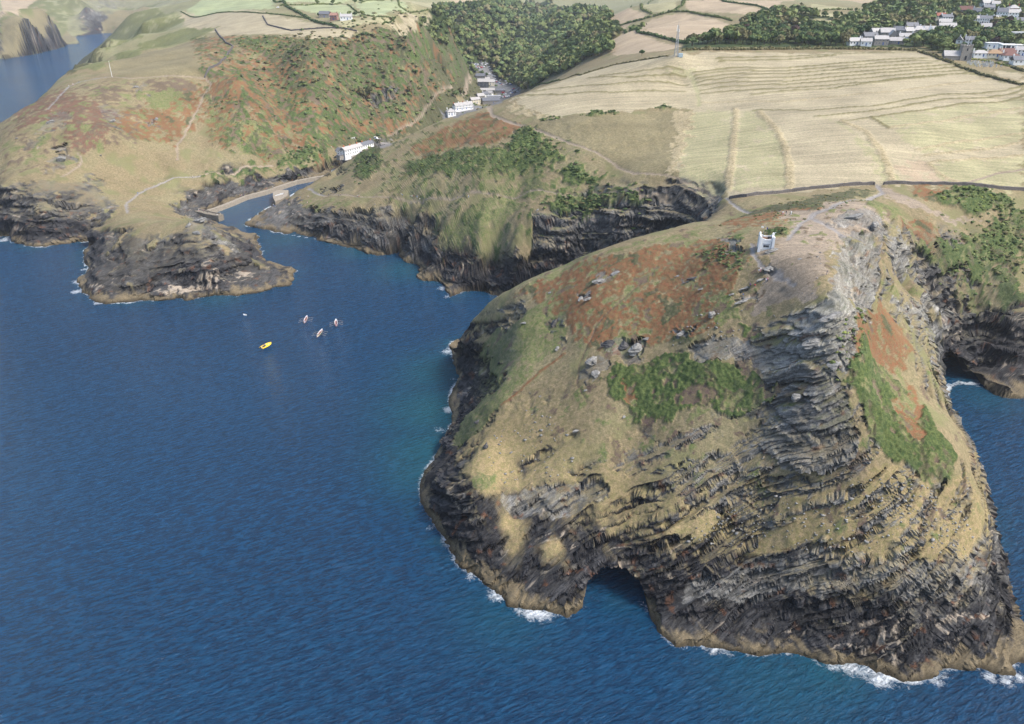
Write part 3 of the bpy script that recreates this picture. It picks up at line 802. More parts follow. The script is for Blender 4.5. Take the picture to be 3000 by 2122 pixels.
hd_ = (head > .5) & (Z > 30)
recolor(hd_ & (m5 * .8 + m12 * .5 > .42), GRN, .25); recolor(hd_ & (m5 - m12 * .4 < -.46), HEA, .25)
bal = np.zeros(len(X), np.float32)
for c, wd, hgt, ln in line_w:
    lo = ln.min(0) - 8; hi = ln.max(0) + 8
    k = np.flatnonzero((X > lo[0]) & (X < hi[0]) & (Y > lo[1]) & (Y < hi[1]))
    if not len(k):
        continue
    wj = .35 + .25 * wd
    we = np.maximum(wd, DR[k] * 1.15)
    d = seg_dist(X[k] + f2[k] * wj, Y[k] + f1[k] * wj * 2, ln)
    wk = smooth(we * .62, we * .36, d + f3[k] * .4)
    CA_[k] = mixc(CA_[k], c3(c[0]), wk); CB_[k] = mixc(CB_[k], c3(c[1]), wk)
    bal[k] += wk * hgt * (1 + f2[k] * .8)
    rock[k] *= 1 - wk * .9
    if hgt <= 0:
        veg[k] *= 1 - wk
CAVES = []


def gnorm(V):
    a = np.gradient(V, axis=0); b = np.gradient(V, axis=1)
    nn = np.cross(b, a)
    nn /= np.linalg.norm(nn, axis=-1, keepdims=True) + 1e-9
    nn *= np.sign(nn[..., 2:3] + 1e-6)
    return nn


# vegetation relief
vs_ = np.clip(RD / 300, 1, 3)
bl = np.abs(fb(1.5, 3, 81)) * near_ + np.abs(fb(4, 2, 82)) * (1 - near_)
bl2 = np.abs(fb(4.5, 3, 83)) * near_ + np.abs(fb(10, 2, 84)) * (1 - near_)
Z3 = Z2 + (1 - rock) * veg * ((.9 - bl * 1.6) * .8 + (.8 - bl2 * 1.5) * 1.0) * np.where(Z > 1, 1, 0) * np.minimum(vs_, 1.8)
Z3 += bal + (1 - flat) * (1 - rock) * f2 * .12
V = np.stack([X, Y, Z3], -1).reshape(NA, NR, 3)
NN = gnorm(V).reshape(-1, 3)
up = NN[:, 2]
# sideways relief on steep rock: blocks push out of the face
sz = Z3 - (X - 60) * DIP + Y * .06 + wob
sj = sz + fbm2(AL / 20, sz / 6, 3, 141) * .8; aj = AL + sz * .35 + fb(2.5, 2, 143) * .5
g1 = cells(sj, aj, 5.2, 17, 1); g2 = cells(sj + .4, aj, 1.9, 6.5, 2); g3 = cells(sj + .2, aj, .68, 2.6, 3)
fard = smooth(330, 520, RD)
g1 = g1 * (1 - fard) + cells(sj, aj, 8.0, 30, 4) * fard; g2 = g2 * (1 - fard) + cells(sj, aj, 3.4, 12, 5) * fard; g3 = g3 * (1 - fard) + cells(sj, aj, 1.5, 5, 6) * fard
n3 = (g1 - .5) * 2.2 + (g2 - .5) * 1.25 + (g3 - .5) * .55 + pn3(X / 2.5, Y / 2.5, sz / .6, 6) * .15
crk = smooth(.10, 0, np.abs(pn2((AL + .35 * sz) / 6.5, sz / 12, 8))) * smooth(-.1, .3, pn2(AL / 20, sz / 10, 9))
n3 -= crk * .9
push = n3 * rock * smooth(.85, .5, up) * 1.5 * np.where(head > .5, 1, 1.6) * smooth(-1.2, 1.5, Z)
X2 = X + NN[:, 0] * push; Y2 = Y + NN[:, 1] * push

# sea caves: faces below an arch are driven back into the cliff
def cave(cx, cy, dx, dy, hw, ht, depth, reach):
    global X2, Y2
    L = math.hypot(dx, dy); dx /= L; dy /= L
    u = (X2 - cx) * dy - (Y2 - cy) * dx
    v = (X2 - cx) * dx + (Y2 - cy) * dy
    arch = ht * np.sqrt(np.clip(1 - (u / hw) ** 2, 0, 1)) * (1 + .1 * pn2(u / 2, v / 3, 5))
    k = (np.abs(u) < hw) & (Z3 < arch) & (v > -6) & (v < reach)
    amt = np.zeros_like(X2)
    amt[k] = depth * smooth(0, .35, 1 - (u[k] / hw) ** 2) * smooth(0, .25, (arch[k] - Z3[k]) / ht)
    X2 = X2 + dx * amt; Y2 = Y2 + dy * amt


c1 = P(1805, 1778, 0); cave(c1[0] - .3, c1[1] - 2, .04, 1, 10.2, 10.0, 30, 15)
c2 = P(2800, 1148, 0); cave(c2[0] + 1, c2[1] - 4, .3, 1, 11.5, 18, 30, 18)
V = np.stack([X2, Y2, Z3], -1).reshape(NA, NR, 3)
NN = gnorm(V).reshape(-1, 3); up = NN[:, 2]

# rock colour: wet black foot, tan tide band, slate above, lichen-pale upper crags, grass on the ledges
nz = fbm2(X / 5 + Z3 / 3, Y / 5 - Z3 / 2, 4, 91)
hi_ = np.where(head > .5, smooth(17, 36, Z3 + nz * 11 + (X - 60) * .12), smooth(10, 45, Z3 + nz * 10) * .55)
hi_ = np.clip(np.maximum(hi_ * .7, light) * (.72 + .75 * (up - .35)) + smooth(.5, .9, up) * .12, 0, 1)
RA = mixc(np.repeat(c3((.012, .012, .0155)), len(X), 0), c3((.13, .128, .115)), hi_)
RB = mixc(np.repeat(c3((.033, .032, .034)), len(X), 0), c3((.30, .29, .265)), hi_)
sb = .5 + .5 * np.sin((s0 + nz * 2.0) * 2.4)
k = smooth(.25, .6, fbm2(X / 12, Y / 12 + Z3 / 7, 3, 95)) * sb * smooth(4, 9, Z3)
RB = mixc(RB, c3((.30, .255, .16)), k * .7)
k = smooth(.40, .62, fbm2(X / 5, Y / 5 + Z3 / 6, 4, 97)) * .65
RA = mixc(RA, c3((.095, .045, .025)), k); RB = mixc(RB, c3((.17, .075, .035)), k)
# pale quartz veins following the beds
vein = smooth(.045, .0, np.abs(fbm2(X / 28, (s0 + Y * .2) / 7, 3, 99) - .22)) * smooth(-.05, .25, fb(13, 3, 101)) * smooth(2, 5, Z3)
tone = (.45 + .75 * (g2 * .45 + g3 * .35 + g1 * .2) + .35 * (g3 > .86) * g2)[:, None]
RA = RA * tone; RB = RB * tone
for s_ in ('430,864 500,850 555,822 600,832 645,815 662,825 610,852 540,866', '2415,1890 2560,1872 2640,1860 2650,1876 2500,1892 2425,1900', '2735,1832 2830,1812 2905,1798 2908,1806 2760,1840', '690,800 720,790 740,800 700,815', '2560,1915 2600,1905 2640,1915 2600,1922'):
    vein = np.maximum(vein, zmask(plan(s_)) * (.55 + .45 * (g3 > .3)))
RA = mixc(RA, c3((.42, .35, .26)), vein * .6); RB = mixc(RB, c3((.5, .42, .33)), vein * .6)
tide = smooth(3.6, 1.9, Z3 + nz * 2.6 - fb(40, 2, 103) * 1.5) * smooth(1500, 900, RD)
tide_a = mixc(np.repeat(c3((.125, .100, .062)), len(X), 0), c3((.042, .034, .021)), smooth(1.6, .2, Z3 + nz * .6))
RA = mixc(RA, tide_a, tide); RB = mixc(RB, tide_a * 1.35, tide)
ledge = smooth(.60, .80, up + nb * .12 + f2 * .10 - (head < .5) * .12) * smooth(13, 25, Z3 + nz * 8) * (1 - light * .75) * np.where(head > .5, 1, .8) * np.where((X > 185) & (Z < 32), .25, 1) * np.where((X < -115) & (Y < 535) & (Z < 24), .35, 1)
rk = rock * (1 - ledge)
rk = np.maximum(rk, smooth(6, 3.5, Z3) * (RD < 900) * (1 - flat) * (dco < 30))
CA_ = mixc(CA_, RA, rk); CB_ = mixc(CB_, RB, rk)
j1 = (1 + f1 * .22)[:, None]
CA_ = np.clip(CA_ * j1, .005, 1); CB_ = np.clip(CB_ * j1, .005, 1)

fm = (V[:-1, :-1, 2] > -5) | (V[1:, 1:, 2] > -5)
me, used = grid_mesh('terrain', V, fm)
fattr(me, 'colA', CA_[used]); fattr(me, 'colB', CB_[used]); fattr(me, 'fld', flat[used]); fattr(me, 'rk', rk[used]); fattr(me, 'veg', np.clip(veg, 0, 1)[used] * (1 - rk[used]))
fbm2, pn3 = _fbm2, _pn3
# finished ground height for everything that stands on it (plan position -> z)
VZ = V[..., 2].copy(); del V


def gz(x, y):
    """height of the finished ground"""
    a = (math.atan2(x, y) - az[0]) / (az[1] - az[0])
    i = int(min(max(a, 0), NA - 2)); fa = a - i
    r = math.hypot(x, y)
    o = []
    for q in (i, i + 1):
        o.append(float(np.interp(r, RR[q], VZ[q])))
    return o[0] * (1 - fa) + o[1] * fa


# terrain material
tm = bpy.data.materials.new('ground_cover'); tm.use_nodes = True
nt = tm.node_tree; N = nt.nodes; Lk = nt.links
b = N['Principled BSDF']; b.inputs['Roughness'].default_value = .92; b.inputs['Specular IOR Level'].default_value = .15


def nd(t, **k):
    x = N.new(t)
    for a, v in k.items():
        if a.startswith('i_'):
            x.inputs[a[2:].replace('_', ' ')].default_value = v
        else:
            setattr(x, a, v)
    return x


ca = nd('ShaderNodeAttribute', attribute_name='colA'); cb = nd('ShaderNodeAttribute', attribute_name='colB')
ark = nd('ShaderNodeAttribute', attribute_name='rk'); avg = nd('ShaderNodeAttribute', attribute_name='veg')
pos = nd('ShaderNodeNewGeometry')
n1 = nd('ShaderNodeTexNoise', i_Scale=.75, i_Detail=7.0, i_Roughness=.72)
Lk.new(pos.outputs['Position'], n1.inputs['Vector'])
mp = nd('ShaderNodeMapping', vector_type='TEXTURE'); mp.inputs['Rotation'].default_value = (0, R_(-30), 0); mp.inputs['Scale'].default_value = (1 / .22, 1 / .30, 1 / 1.9)
Lk.new(pos.outputs['Position'], mp.inputs['Vector'])
n2 = nd('ShaderNodeTexNoise', i_Scale=1.0, i_Detail=6.0, i_Roughness=.7, i_Distortion=.6)
Lk.new(mp.outputs['Vector'], n2.inputs['Vector'])
mxf = nd('ShaderNodeMix', data_type='FLOAT')
Lk.new(ark.outputs['Fac'], mxf.inputs[0]); Lk.new(n1.outputs['Fac'], mxf.inputs[2]); Lk.new(n2.outputs['Fac'], mxf.inputs[3])
mr = nd('ShaderNodeMapRange'); mr.inputs['From Min'].default_value = .41; mr.inputs['From Max'].default_value = .59
Lk.new(mxf.outputs[0], mr.inputs['Value'])
mc = nd('ShaderNodeMix', data_type='RGBA')
Lk.new(mr.outputs['Result'], mc.inputs[0]); Lk.new(ca.outputs['Color'], mc.inputs[6]); Lk.new(cb.outputs['Color'], mc.inputs[7])
n3_ = nd('ShaderNodeTexNoise', i_Scale=2.6, i_Detail=4.0, i_Roughness=.7)
Lk.new(pos.outputs['Position'], n3_.inputs['Vector'])
mr2 = nd('ShaderNodeMapRange'); mr2.inputs['From Min'].default_value = .3; mr2.inputs['From Max'].default_value = .7; mr2.inputs['To Min'].default_value = .62; mr2.inputs['To Max'].default_value = 1.40
Lk.new(n3_.outputs['Fac'], mr2.inputs['Value'])
mm = nd('ShaderNodeMix', data_type='RGBA', blend_type='MULTIPLY'); mm.inputs[0].default_value = 1
Lk.new(mc.outputs[2], mm.inputs[6]); Lk.new(mr2.outputs['Result'], mm.inputs[7])
afl = nd('ShaderNodeAttribute', attribute_name='fld')
mp2 = nd('ShaderNodeMapping'); mp2.inputs['Rotation'].default_value = (0, 0, R_(-8)); mp2.inputs['Scale'].default_value = (.012, .42, .0)
Lk.new(pos.outputs['Position'], mp2.inputs['Vector'])
n4 = nd('ShaderNodeTexNoise', i_Scale=1.0, i_Detail=4.0, i_Roughness=.65); Lk.new(mp2.outputs['Vector'], n4.inputs['Vector'])
mr4 = nd('ShaderNodeMapRange'); mr4.inputs['From Min'].default_value = .35; mr4.inputs['From Max'].default_value = .65; mr4.inputs['To Min'].default_value = .80; mr4.inputs['To Max'].default_value = 1.16
Lk.new(n4.outputs['Fac'], mr4.inputs['Value'])
mm2 = nd('ShaderNodeMix', data_type='RGBA', blend_type='MULTIPLY'); Lk.new(afl.outputs['Fac'], mm2.inputs[0]); Lk.new(mm.outputs[2], mm2.inputs[6]); Lk.new(mr4.outputs['Result'], mm2.inputs[7])
Lk.new(mm2.outputs[2], b.inputs['Base Color'])
bmp = nd('ShaderNodeBump', i_Strength=.8); bmp.inputs['Distance'].default_value = .45
ad = nd('ShaderNodeMath', operation='ADD')
m1 = nd('ShaderNodeMath', operation='MULTIPLY'); m2 = nd('ShaderNodeMath', operation='MULTIPLY')
Lk.new(n2.outputs['Fac'], m1.inputs[0]); Lk.new(ark.outputs['Fac'], m1.inputs[1])
Lk.new(n1.outputs['Fac'], m2.inputs[0]); va = nd('ShaderNodeMath', operation='ADD'); va.inputs[1].default_value = .3; Lk.new(avg.outputs['Fac'], va.inputs[0]); Lk.new(va.outputs[0], m2.inputs[1])
Lk.new(m1.outputs[0], ad.inputs[0]); Lk.new(m2.outputs[0], ad.inputs[1])
Lk.new(ad.outputs[0], bmp.inputs['Height']); Lk.new(bmp.outputs['Normal'], b.inputs['Normal'])
me.materials.append(tm)
li = np.empty(len(me.loops), np.int32); me.loops.foreach_get('vertex_index', li)
me.polygons.foreach_set('use_smooth', (rk[used][li.reshape(-1, 4)].max(1) < .35))
link('terrain', me, kind='structure')

# ------------------------------------------------------------------ sea
SNA, SNR = 600, 740
saz = np.linspace(R_(-54), R_(54), SNA)
srr = 60 * (9000 / 60.0) ** (np.arange(SNR) / (SNR - 1.0))
SX = (np.sin(saz)[:, None] * srr).ravel(); SY = (np.cos(saz)[:, None] * srr).ravel()
sam = np.clip(np.hypot(SX, SY) / 300, .8, 2.2) * 2.0
sd = both('d', SX + fbm2(SX / 13, SY / 13, 4, 1) * sam, SY + fbm2(SX / 13, SY / 13, 4, 7) * sam)      # > 0 inside the land, same crinkle as the shore
sV = np.stack([SX, SY, np.zeros_like(SX)], -1).reshape(SNA, SNR, 3)
dm = sd.reshape(SNA, SNR)
fm = (dm[:-1, :-1] < 30) | (dm[1:, 1:] < 30)
expo = smooth(-.15, .45, fbm2(SX / 26, SY / 26, 3, 111))
fine = fbm2(SX / 2.2, SY / 2.2, 4, 113)
foam = np.exp(-np.abs(np.minimum(sd, 0)) / 2.2) * (.80 + .42 * expo)
turq = np.exp(-np.clip(-sd, 0, 99) / 6.0) * (.10 + .4 * expo) * np.where(SY < 205, .35, 1)
for w_ in '1462,1738,6,1.1 1478,1735,4,1.1 1525,1785,4,1 1560,1790,6,1.2 1590,1795,6,1.2 1260,1545,4,.7 1300,1590,4,.8 1330,1640,3,.8 1380,1690,4,.9 2090,1902,5,.9 2130,1906,5,.8 2400,1940,4,.8 2440,1945,5,1 2490,1952,6,1.1 2530,1968,5,1 2580,1990,6,1.1 2640,2000,5,.8 2740,1990,5,1 2765,1975,4,.9 2900,1985,4,1 2950,1995,4,1 2985,1985,3,1.1 2968,1945,3,1 1318,1200,6,1 1325,1150,5,.9 1310,1030,6,1 1290,1260,6,.8 1330,1110,5,.7 235,825,7,1.2 225,855,6,1.1 248,790,5,1 290,888,6,1 360,890,5,.6 620,872,5,.6 700,868,4,.7 245,755,4,.9 1230,815,4,.9 1300,845,7,1 1310,870,5,.9 1175,760,4,.7 1110,750,3,.6 15,703,8,1.1 60,712,6,.9 120,726,4,.6 766,1024,3,.62 758,1032,3,.6 748,1041,3,.55 738,1050,3,.5 2000,1902,3,.6'.split():
    a_, b_, r_, s_ = (float(q) for q in w_.split(','))
    fx, fy = P(a_, b_, 0)
    foam = np.maximum(foam, s_ * np.exp(-((SX - fx) ** 2 + (SY - fy) ** 2) / (r_ ** 2) * 1.1))
for w_ in '1290,1200,26,.75 1280,1320,24,.7 1300,1090,22,.7 1240,1380,18,.6 1190,790,22,.5 1240,800,16,.5 1050,735,18,.5 840,700,20,.4 650,870,18,.4 2300,1990,22,.35 2420,1960,14,.5 1480,1800,16,.3 2890,1165,16,.35 640,610,30,.35'.split():
    a_, b_, r_, s_ = (float(q) for q in w_.split(','))
    fx, fy = P(a_, b_, 0)
    turq = np.maximum(turq, s_ * np.exp(-((SX - fx) ** 2 + (SY - fy) ** 2) / (r_ ** 2)))
foam = np.where(sd > 3, foam * .2, foam) * .60 * (1 - .9 * np.exp(-((SX - c1[0]) ** 2 + (SY - c1[1] - 2) ** 2) / 90))
sme, used = grid_mesh('sea', sV, fm)
fattr(sme, 'foam', foam[used]); fattr(sme, 'turq', turq[used])
sme.polygons.foreach_set('use_smooth', [True] * len(sme.polygons))
sm = bpy.data.materials.new('sea_water'); sm.use_nodes = True
nt = sm.node_tree; N = nt.nodes; Lk = nt.links
b = N['Principled BSDF']
b.inputs['Roughness'].default_value = .10; b.inputs['IOR'].default_value = 1.34; b.inputs['Specular IOR Level'].default_value = .5
pos = nd('ShaderNodeNewGeometry')


def wave(rot, sc, detail, rough, dist):
    mp = nd('ShaderNodeMapping', vector_type='TEXTURE'); mp.inputs['Rotation'].default_value = (0, 0, R_(rot)); mp.inputs['Scale'].default_value = tuple(1 / q for q in sc)
    Lk.new(pos.outputs['Position'], mp.inputs['Vector'])
    n_ = nd('ShaderNodeTexNoise', i_Scale=1.0, i_Detail=detail, i_Roughness=rough, i_Distortion=dist)
    Lk.new(mp.outputs['Vector'], n_.inputs['Vector'])
    return n_.outputs['Fac']


w1 = wave(34, (.055, .16, 1), 3, .5, .3)      # swell
w2 = wave(27, (.21, .76, 1), 5, .66, .5)      # wind sea
w3 = wave(14, (.55, 1.6, 1), 4, .62, .4)         # ripples


def mul(a, k):
    m_ = nd('ShaderNodeMath', operation='MULTIPLY'); Lk.new(a, m_.inputs[0]); m_.inputs[1].default_value = k
    return m_.outputs[0]


def add(a, b_):
    m_ = nd('ShaderNodeMath', operation='ADD'); Lk.new(a, m_.inputs[0]); Lk.new(b_, m_.inputs[1])
    return m_.outputs[0]


hh = add(add(mul(w1, 2.4), mul(w2, 3.2)), mul(w3, 1.0))
bmp = nd('ShaderNodeBump', i_Strength=1.0); bmp.inputs['Distance'].default_value = 1.0
Lk.new(hh, bmp.inputs['Height'])
atq = nd('ShaderNodeAttribute', attribute_name='turq'); afo = nd('ShaderNodeAttribute', attribute_name='foam')
big = nd('ShaderNodeTexNoise', i_Scale=.004, i_Detail=2.0); Lk.new(pos.outputs['Position'], big.inputs['Vector'])
dc = nd('ShaderNodeMix', data_type='RGBA'); dc.inputs[6].default_value = (.0008, .014, .046, 1); dc.inputs[7].default_value = (.0042, .060, .145, 1)  # troughs dark, crests paler: light scattered through crests painted into base colour
cr = nd('ShaderNodeMapRange'); cr.inputs['From Min'].default_value = .71; cr.inputs['From Max'].default_value = 1.0
Lk.new(add(w2, mul(w3, .6)), cr.inputs['Value'])
crm = nd('ShaderNodeMath', operation='MULTIPLY_ADD'); crm.inputs[1].default_value = .75
Lk.new(big.outputs['Fac'], crm.inputs[0]); Lk.new(cr.outputs['Result'], crm.inputs[2])
Lk.new(crm.outputs[0], dc.inputs[0])
tq = nd('ShaderNodeMix', data_type='RGBA'); tq.inputs[7].default_value = (.012, .105, .135, 1)
Lk.new(atq.outputs['Fac'], tq.inputs[0]); Lk.new(dc.outputs[2], tq.inputs[6])
fn = nd('ShaderNodeTexNoise', i_Scale=.55, i_Detail=8.0, i_Roughness=.75, i_Distortion=1.2); Lk.new(pos.outputs['Position'], fn.inputs['Vector'])
fs = nd('ShaderNodeMath', operation='ADD'); Lk.new(afo.outputs['Fac'], fs.inputs[0]); Lk.new(fn.outputs['Fac'], fs.inputs[1])
fr = nd('ShaderNodeMapRange'); fr.inputs['From Min'].default_value = .92; fr.inputs['From Max'].default_value = 1.25
Lk.new(fs.outputs[0], fr.inputs['Value'])
fc = nd('ShaderNodeMix', data_type='RGBA'); fc.inputs[7].default_value = (.78, .82, .84, 1)
Lk.new(fr.outputs['Result'], fc.inputs[0]); Lk.new(tq.outputs[2], fc.inputs[6])
Lk.new(fc.outputs[2], b.inputs['Base Color']); Lk.new(bmp.outputs['Normal'], b.inputs['Normal'])
rr_ = nd('ShaderNodeMapRange'); rr_.inputs['To Min'].default_value = .10; rr_.inputs['To Max'].default_value = .8
Lk.new(fr.outputs['Result'], rr_.inputs['Value']); Lk.new(rr_.outputs['Result'], b.inputs['Roughness'])
sme.materials.append(sm)
link('sea', sme, kind='structure')

# ------------------------------------------------------------------ object helpers
class MB:
    """collects vertices and faces, links them as ONE mesh object"""
    def __init__(s):
        s.v, s.f, s.m = [], [], []

    def add(s, v, f, mi=0):
        o = len(s.v)
        s.v += [tuple(q) for q in v]
        s.f += [tuple(i + o for i in q) for q in f]
        s.m += [mi] * len(f)
        return s

    def box(s, x0, x1, y0, y1, z0, z1, mi=0, tx=0.0, ty=0.0):
        v = [(x0, y0, z0), (x1, y0, z0), (x1, y1, z0), (x0, y1, z0),
             (x0 + tx, y0 + ty, z1), (x1 - tx, y0 + ty, z1), (x1 - tx, y1 - ty, z1), (x0 + tx, y1 - ty, z1)]
        return s.add(v, [(3, 2, 1, 0), (4, 5, 6, 7), (0, 1, 5, 4), (1, 2, 6, 5), (2, 3, 7, 6), (3, 0, 4, 7)], mi)

    def tube(s, path, rad, n=6, mi=0, cap=True):
        path = [Vector(p) for p in path]
        if not isinstance(rad, (list, tuple)):
            rad = [rad] * len(path)
        o = len(s.v); rings = []
        for i, p in enumerate(path):
            d = (path[min(i + 1, len(path) - 1)] - path[max(i - 1, 0)]).normalized()
            a = d.cross(Vector((0, 0, 1)))
            if a.length < .05:
                a = d.cross(Vector((0, 1, 0)))
            a.normalize(); b = d.cross(a)
            for k in range(n):
                t = 2 * math.pi * k / n
                s.v.append(tuple(p + (a * math.cos(t) + b * math.sin(t)) * rad[i]))
        for i in range(len(path) - 1):
            for k in range(n):
                s.f.append((o + i * n + k, o + i * n + (k + 1) % n, o + (i + 1) * n + (k + 1) % n, o + (i + 1) * n + k)); s.m.append(mi)
        if cap:
            s.f.append(tuple(o + k for k in range(n))[::-1]); s.m.append(mi)
            e_ = o + (len(path) - 1) * n
            s.f.append(tuple(e_ + k for k in range(n))); s.m.append(mi)
        return s

    def prism(s, poly, z0, z1, mi=0, top=None):
        n_ = len(poly); tp = top or poly
        v = [(x, y, z0) for x, y in poly] + [(x, y, z1) for x, y in tp]
        f = [tuple(range(n_, 2 * n_)), tuple(range(n_))[::-1]] + [(i, (i + 1) % n_, n_ + (i + 1) % n_, n_ + i) for i in range(n_)]
        return s.add(v, f, mi)

    def mesh(s, name, mats):
        me = mesh_from(name, s.v, s.f, mats)
        if len(set(s.m)) > 1:
            me.polygons.foreach_set('material_index', s.m)
        bm_ = bmesh.new(); bm_.from_mesh(me); bmesh.ops.recalc_face_normals(bm_, faces=bm_.faces); bm_.to_mesh(me); bm_.free()
        return me

    def build(s, name, mats, parent=None, **props):
        return link(name, s.mesh(name, mats), parent, **props)


def thing(name, label, cat, loc=(0, 0, 0), rotz=0.0, group=None):
    o = bpy.data.objects.new(name, None)
    o.empty_display_size = .5
    COL.objects.link(o)
    o.location = loc; o.rotation_euler = (0, 0, rotz)
    o['label'] = label; o['category'] = cat
    if group:
        o['group'] = group
    return o


def inst(name, me, loc=(0, 0, 0), rotz=0.0, scale=(1, 1, 1), parent=None, label=None, cat=None, group=None, rot=None):
    o = bpy.data.objects.new(name, me); COL.objects.link(o)
    o.location = loc; o.rotation_euler = rot or (0, 0, rotz); o.scale = scale
    if parent is not None:
        o.parent = parent
    if label:
        o['label'] = label
    if cat:
        o['category'] = cat
    if group:
        o['group'] = group
    return o


def G(px, py):
    """photo point on the ground -> plan x, y and finished ground height"""
    x, y, z = at(px, py)
    return x, y, gz(x, y)


WHITE = mat('white_render', (.78, .78, .76), .7, .2, .06, .8)
CREAM = mat('cream_render', (.66, .60, .47), .75, .2, .07, .8)
STONE = mat('grey_stone_wall', (.27, .25, .22), .9, .1, .35, 2.0)
DSTONE = mat('dark_stone_wall', (.095, .10, .11), .9, .1, .3, 2.0)
SLATE = mat('slate_roof', (.13, .135, .15), .6, .3, .2, 1.2)
PSLATE = mat('pale_weathered_slate', (.37, .355, .34), .7, .25, .16, 1.0)
BROWN = mat('brown_tile_roof', (.16, .085, .07), .8, .2, .2, 1.5)
REDT = mat('red_tile_roof', (.27, .10, .07), .8, .2, .2, 1.5)
TANR = mat('tan_tile_roof', (.30, .20, .12), .8, .2, .2, 1.5)
BRICK = mat('red_brick', (.38, .13, .08), .85, .1, .25, 3.0)
TERRA = mat('terracotta', (.42, .14, .07), .8, .2, .15, 4)
GLASS = mat('window_glass', (.022, .027, .034), .12, .5)
FRAME = mat('painted_frame', (.7, .7, .68), .5)
BLUED = mat('blue_door_paint', (.05, .11, .30), .5)
DARKW = mat('dark_timber', (.05, .04, .035), .7)
GREENP = mat('grey_green_boarding', (.16, .23, .23), .7, .2, .1, 2)
STEEL = mat('galvanised_steel', (.36, .38, .40), .45, .5, .1, 3, .6)
CONC = mat('old_concrete', (.27, .235, .185), .9, .1, .25, .8)
PIER = mat('pier_masonry', (.20, .175, .135), .9, .1, .4, 1.3)
DRYW = mat('dry_stone', (.115, .105, .10), .95, .1, .5, 2.2)
GRAVE = mat('grave_stone', (.42, .42, .40), .9, .1, .3, 2)
POLE = mat('white_pole_paint', (.82, .82, .80), .4)
BLACK = mat('black_rubber', (.02, .02, .022), .6)

# ------------------------------------------------------------------ white lookout tower on the headland summit
tx_, ty_, tz_ = G(2242, 726)
S_TW = 4.5
tw = thing('lookout_tower', 'square white lookout tower with curved corner turrets on the bare headland summit', 'tower', (tx_, ty_, tz_ - .2), R_(-14))
hw_ = S_TW / 2; HT = 4.4
m = MB()
m.box(-hw_, hw_, -hw_, hw_, -1.2, HT - 1.1)
tw_wall = m.build('wall', WHITE, tw)
m = MB()                                        # plinth step
m.box(-hw_ - .12, hw_ + .12, -hw_ - .12, hw_ + .12, -1.3, .35); m.build('plinth', mat('weathered_white', (.62, .61, .56), .8, .2, .25, 1.5), tw)


def parapet(ax):
    """one curved parapet: high at the corners, dipping in a smooth bow between them"""
    n_ = 18; v = []; f = []
    for i in range(n_ + 1):
        u = -1 + 2 * i / n_
        zt = HT + .95 * (abs(u) ** 2.6) - .55
        if abs(u) > .8:
            zt = HT + .45 + .12 * math.sin((abs(u) - .8) / .2 * math.pi)
        for off, zz in ((-.17, HT - 1.15), (.17, HT - 1.15), (.17, zt), (-.17, zt)):
            v.append((u * (hw_ + .02), off, zz))
    for i in range(n_):
        for k in range(4):
            f.append((i * 4 + k, i * 4 + (k + 1) % 4, (i + 1) * 4 + (k + 1) % 4, (i + 1) * 4 + k))
    f += [(0, 1, 2, 3), (n_ * 4 + 3, n_ * 4 + 2, n_ * 4 + 1, n_ * 4)]
    return mesh_from('parapet', v, f, WHITE)


pm = parapet(0)
bm_ = bmesh.new(); bm_.from_mesh(pm); bmesh.ops.recalc_face_normals(bm_, faces=bm_.faces); bm_.to_mesh(pm); bm_.free()
for k, (ox, oy, rz) in enumerate([(0, -hw_ + .15, 0), (0, hw_ - .15, 0), (-hw_ + .15, 0, 90), (hw_ - .15, 0, 90)]):
    inst('parapet', pm, (ox, oy, 0.002 * k), R_(rz), parent=tw)
for sx in (-1, 1):
    for sy in (-1, 1):
        m = MB()
        m.box(sx * hw_ - .46, sx * hw_ + .46, sy * hw_ - .46, sy * hw_ + .46, -1.25, HT + .35, 0, .08, .08)
        m.tube([(sx * hw_, sy * hw_, HT + .33), (sx * hw_, sy * hw_, HT + .62), (sx * hw_, sy * hw_, HT + .78)], [.40, .30, .06], 10)
        m.build('corner_turret', WHITE, tw)
m = MB(); m.box(-hw_ + .3, hw_ - .3, -hw_ + .3, hw_ - .3, HT - 1.1, HT - 1.0); m.build('roof_deck', mat('brown_roof_deck', (.16, .09, .05), .9, .1, .3, 2), tw)
m = MB(); m.box(-1.0, 1.0, -hw_ - .07, -hw_ + .05, .95, 1.85); fwin = m.build('window', FRAME, tw)
for i in range(3):
    m = MB(); m.box(-.92 + i * .63, -.92 + i * .63 + .57, -hw_ - .10, -hw_ - .06, 1.02, 1.78); m.build('pane', GLASS, fwin)
m = MB(); m.box(-1.2, 1.2, -hw_ - .16, -hw_ + .05, 2.05, 2.28); m.build('window_hood', mat('grey_hood', (.25, .26, .30), .6), tw)
m = MB(); m.box(-1.1, 1.1, -hw_ - .14, -hw_ + .05, .82, .94); m.build('window_sill', WHITE, tw)
m = MB(); m.box(-hw_ - .07, -hw_ + .05, -.55, .55, 1.0, 2.0); lw = m.build('window', FRAME, tw)
m = MB(); m.box(-hw_ - .10, -hw_ - .06, -.47, .47, 1.07, 1.93); m.build('pane', GLASS, lw)
m = MB(); m.box(-hw_ - .15, -hw_ + .05, -.75, .75, 2.1, 2.3); m.build('window_hood', MATS['grey_hood'], tw)
m = MB(); m.box(.25, 1.15, -hw_ - .04, -hw_ + .03, 3.05, 3.25)
m.build('name_plate', mat('pale_grey_plate', (.60, .60, .61), .6), tw)
m = MB(); m.tube([(1.62, -hw_ - .06, HT - 1.2), (1.62, -hw_ - .06, -.3)], .05, 6); m.build('downpipe', mat('grey_pipe', (.35, .35, .36), .5), tw)
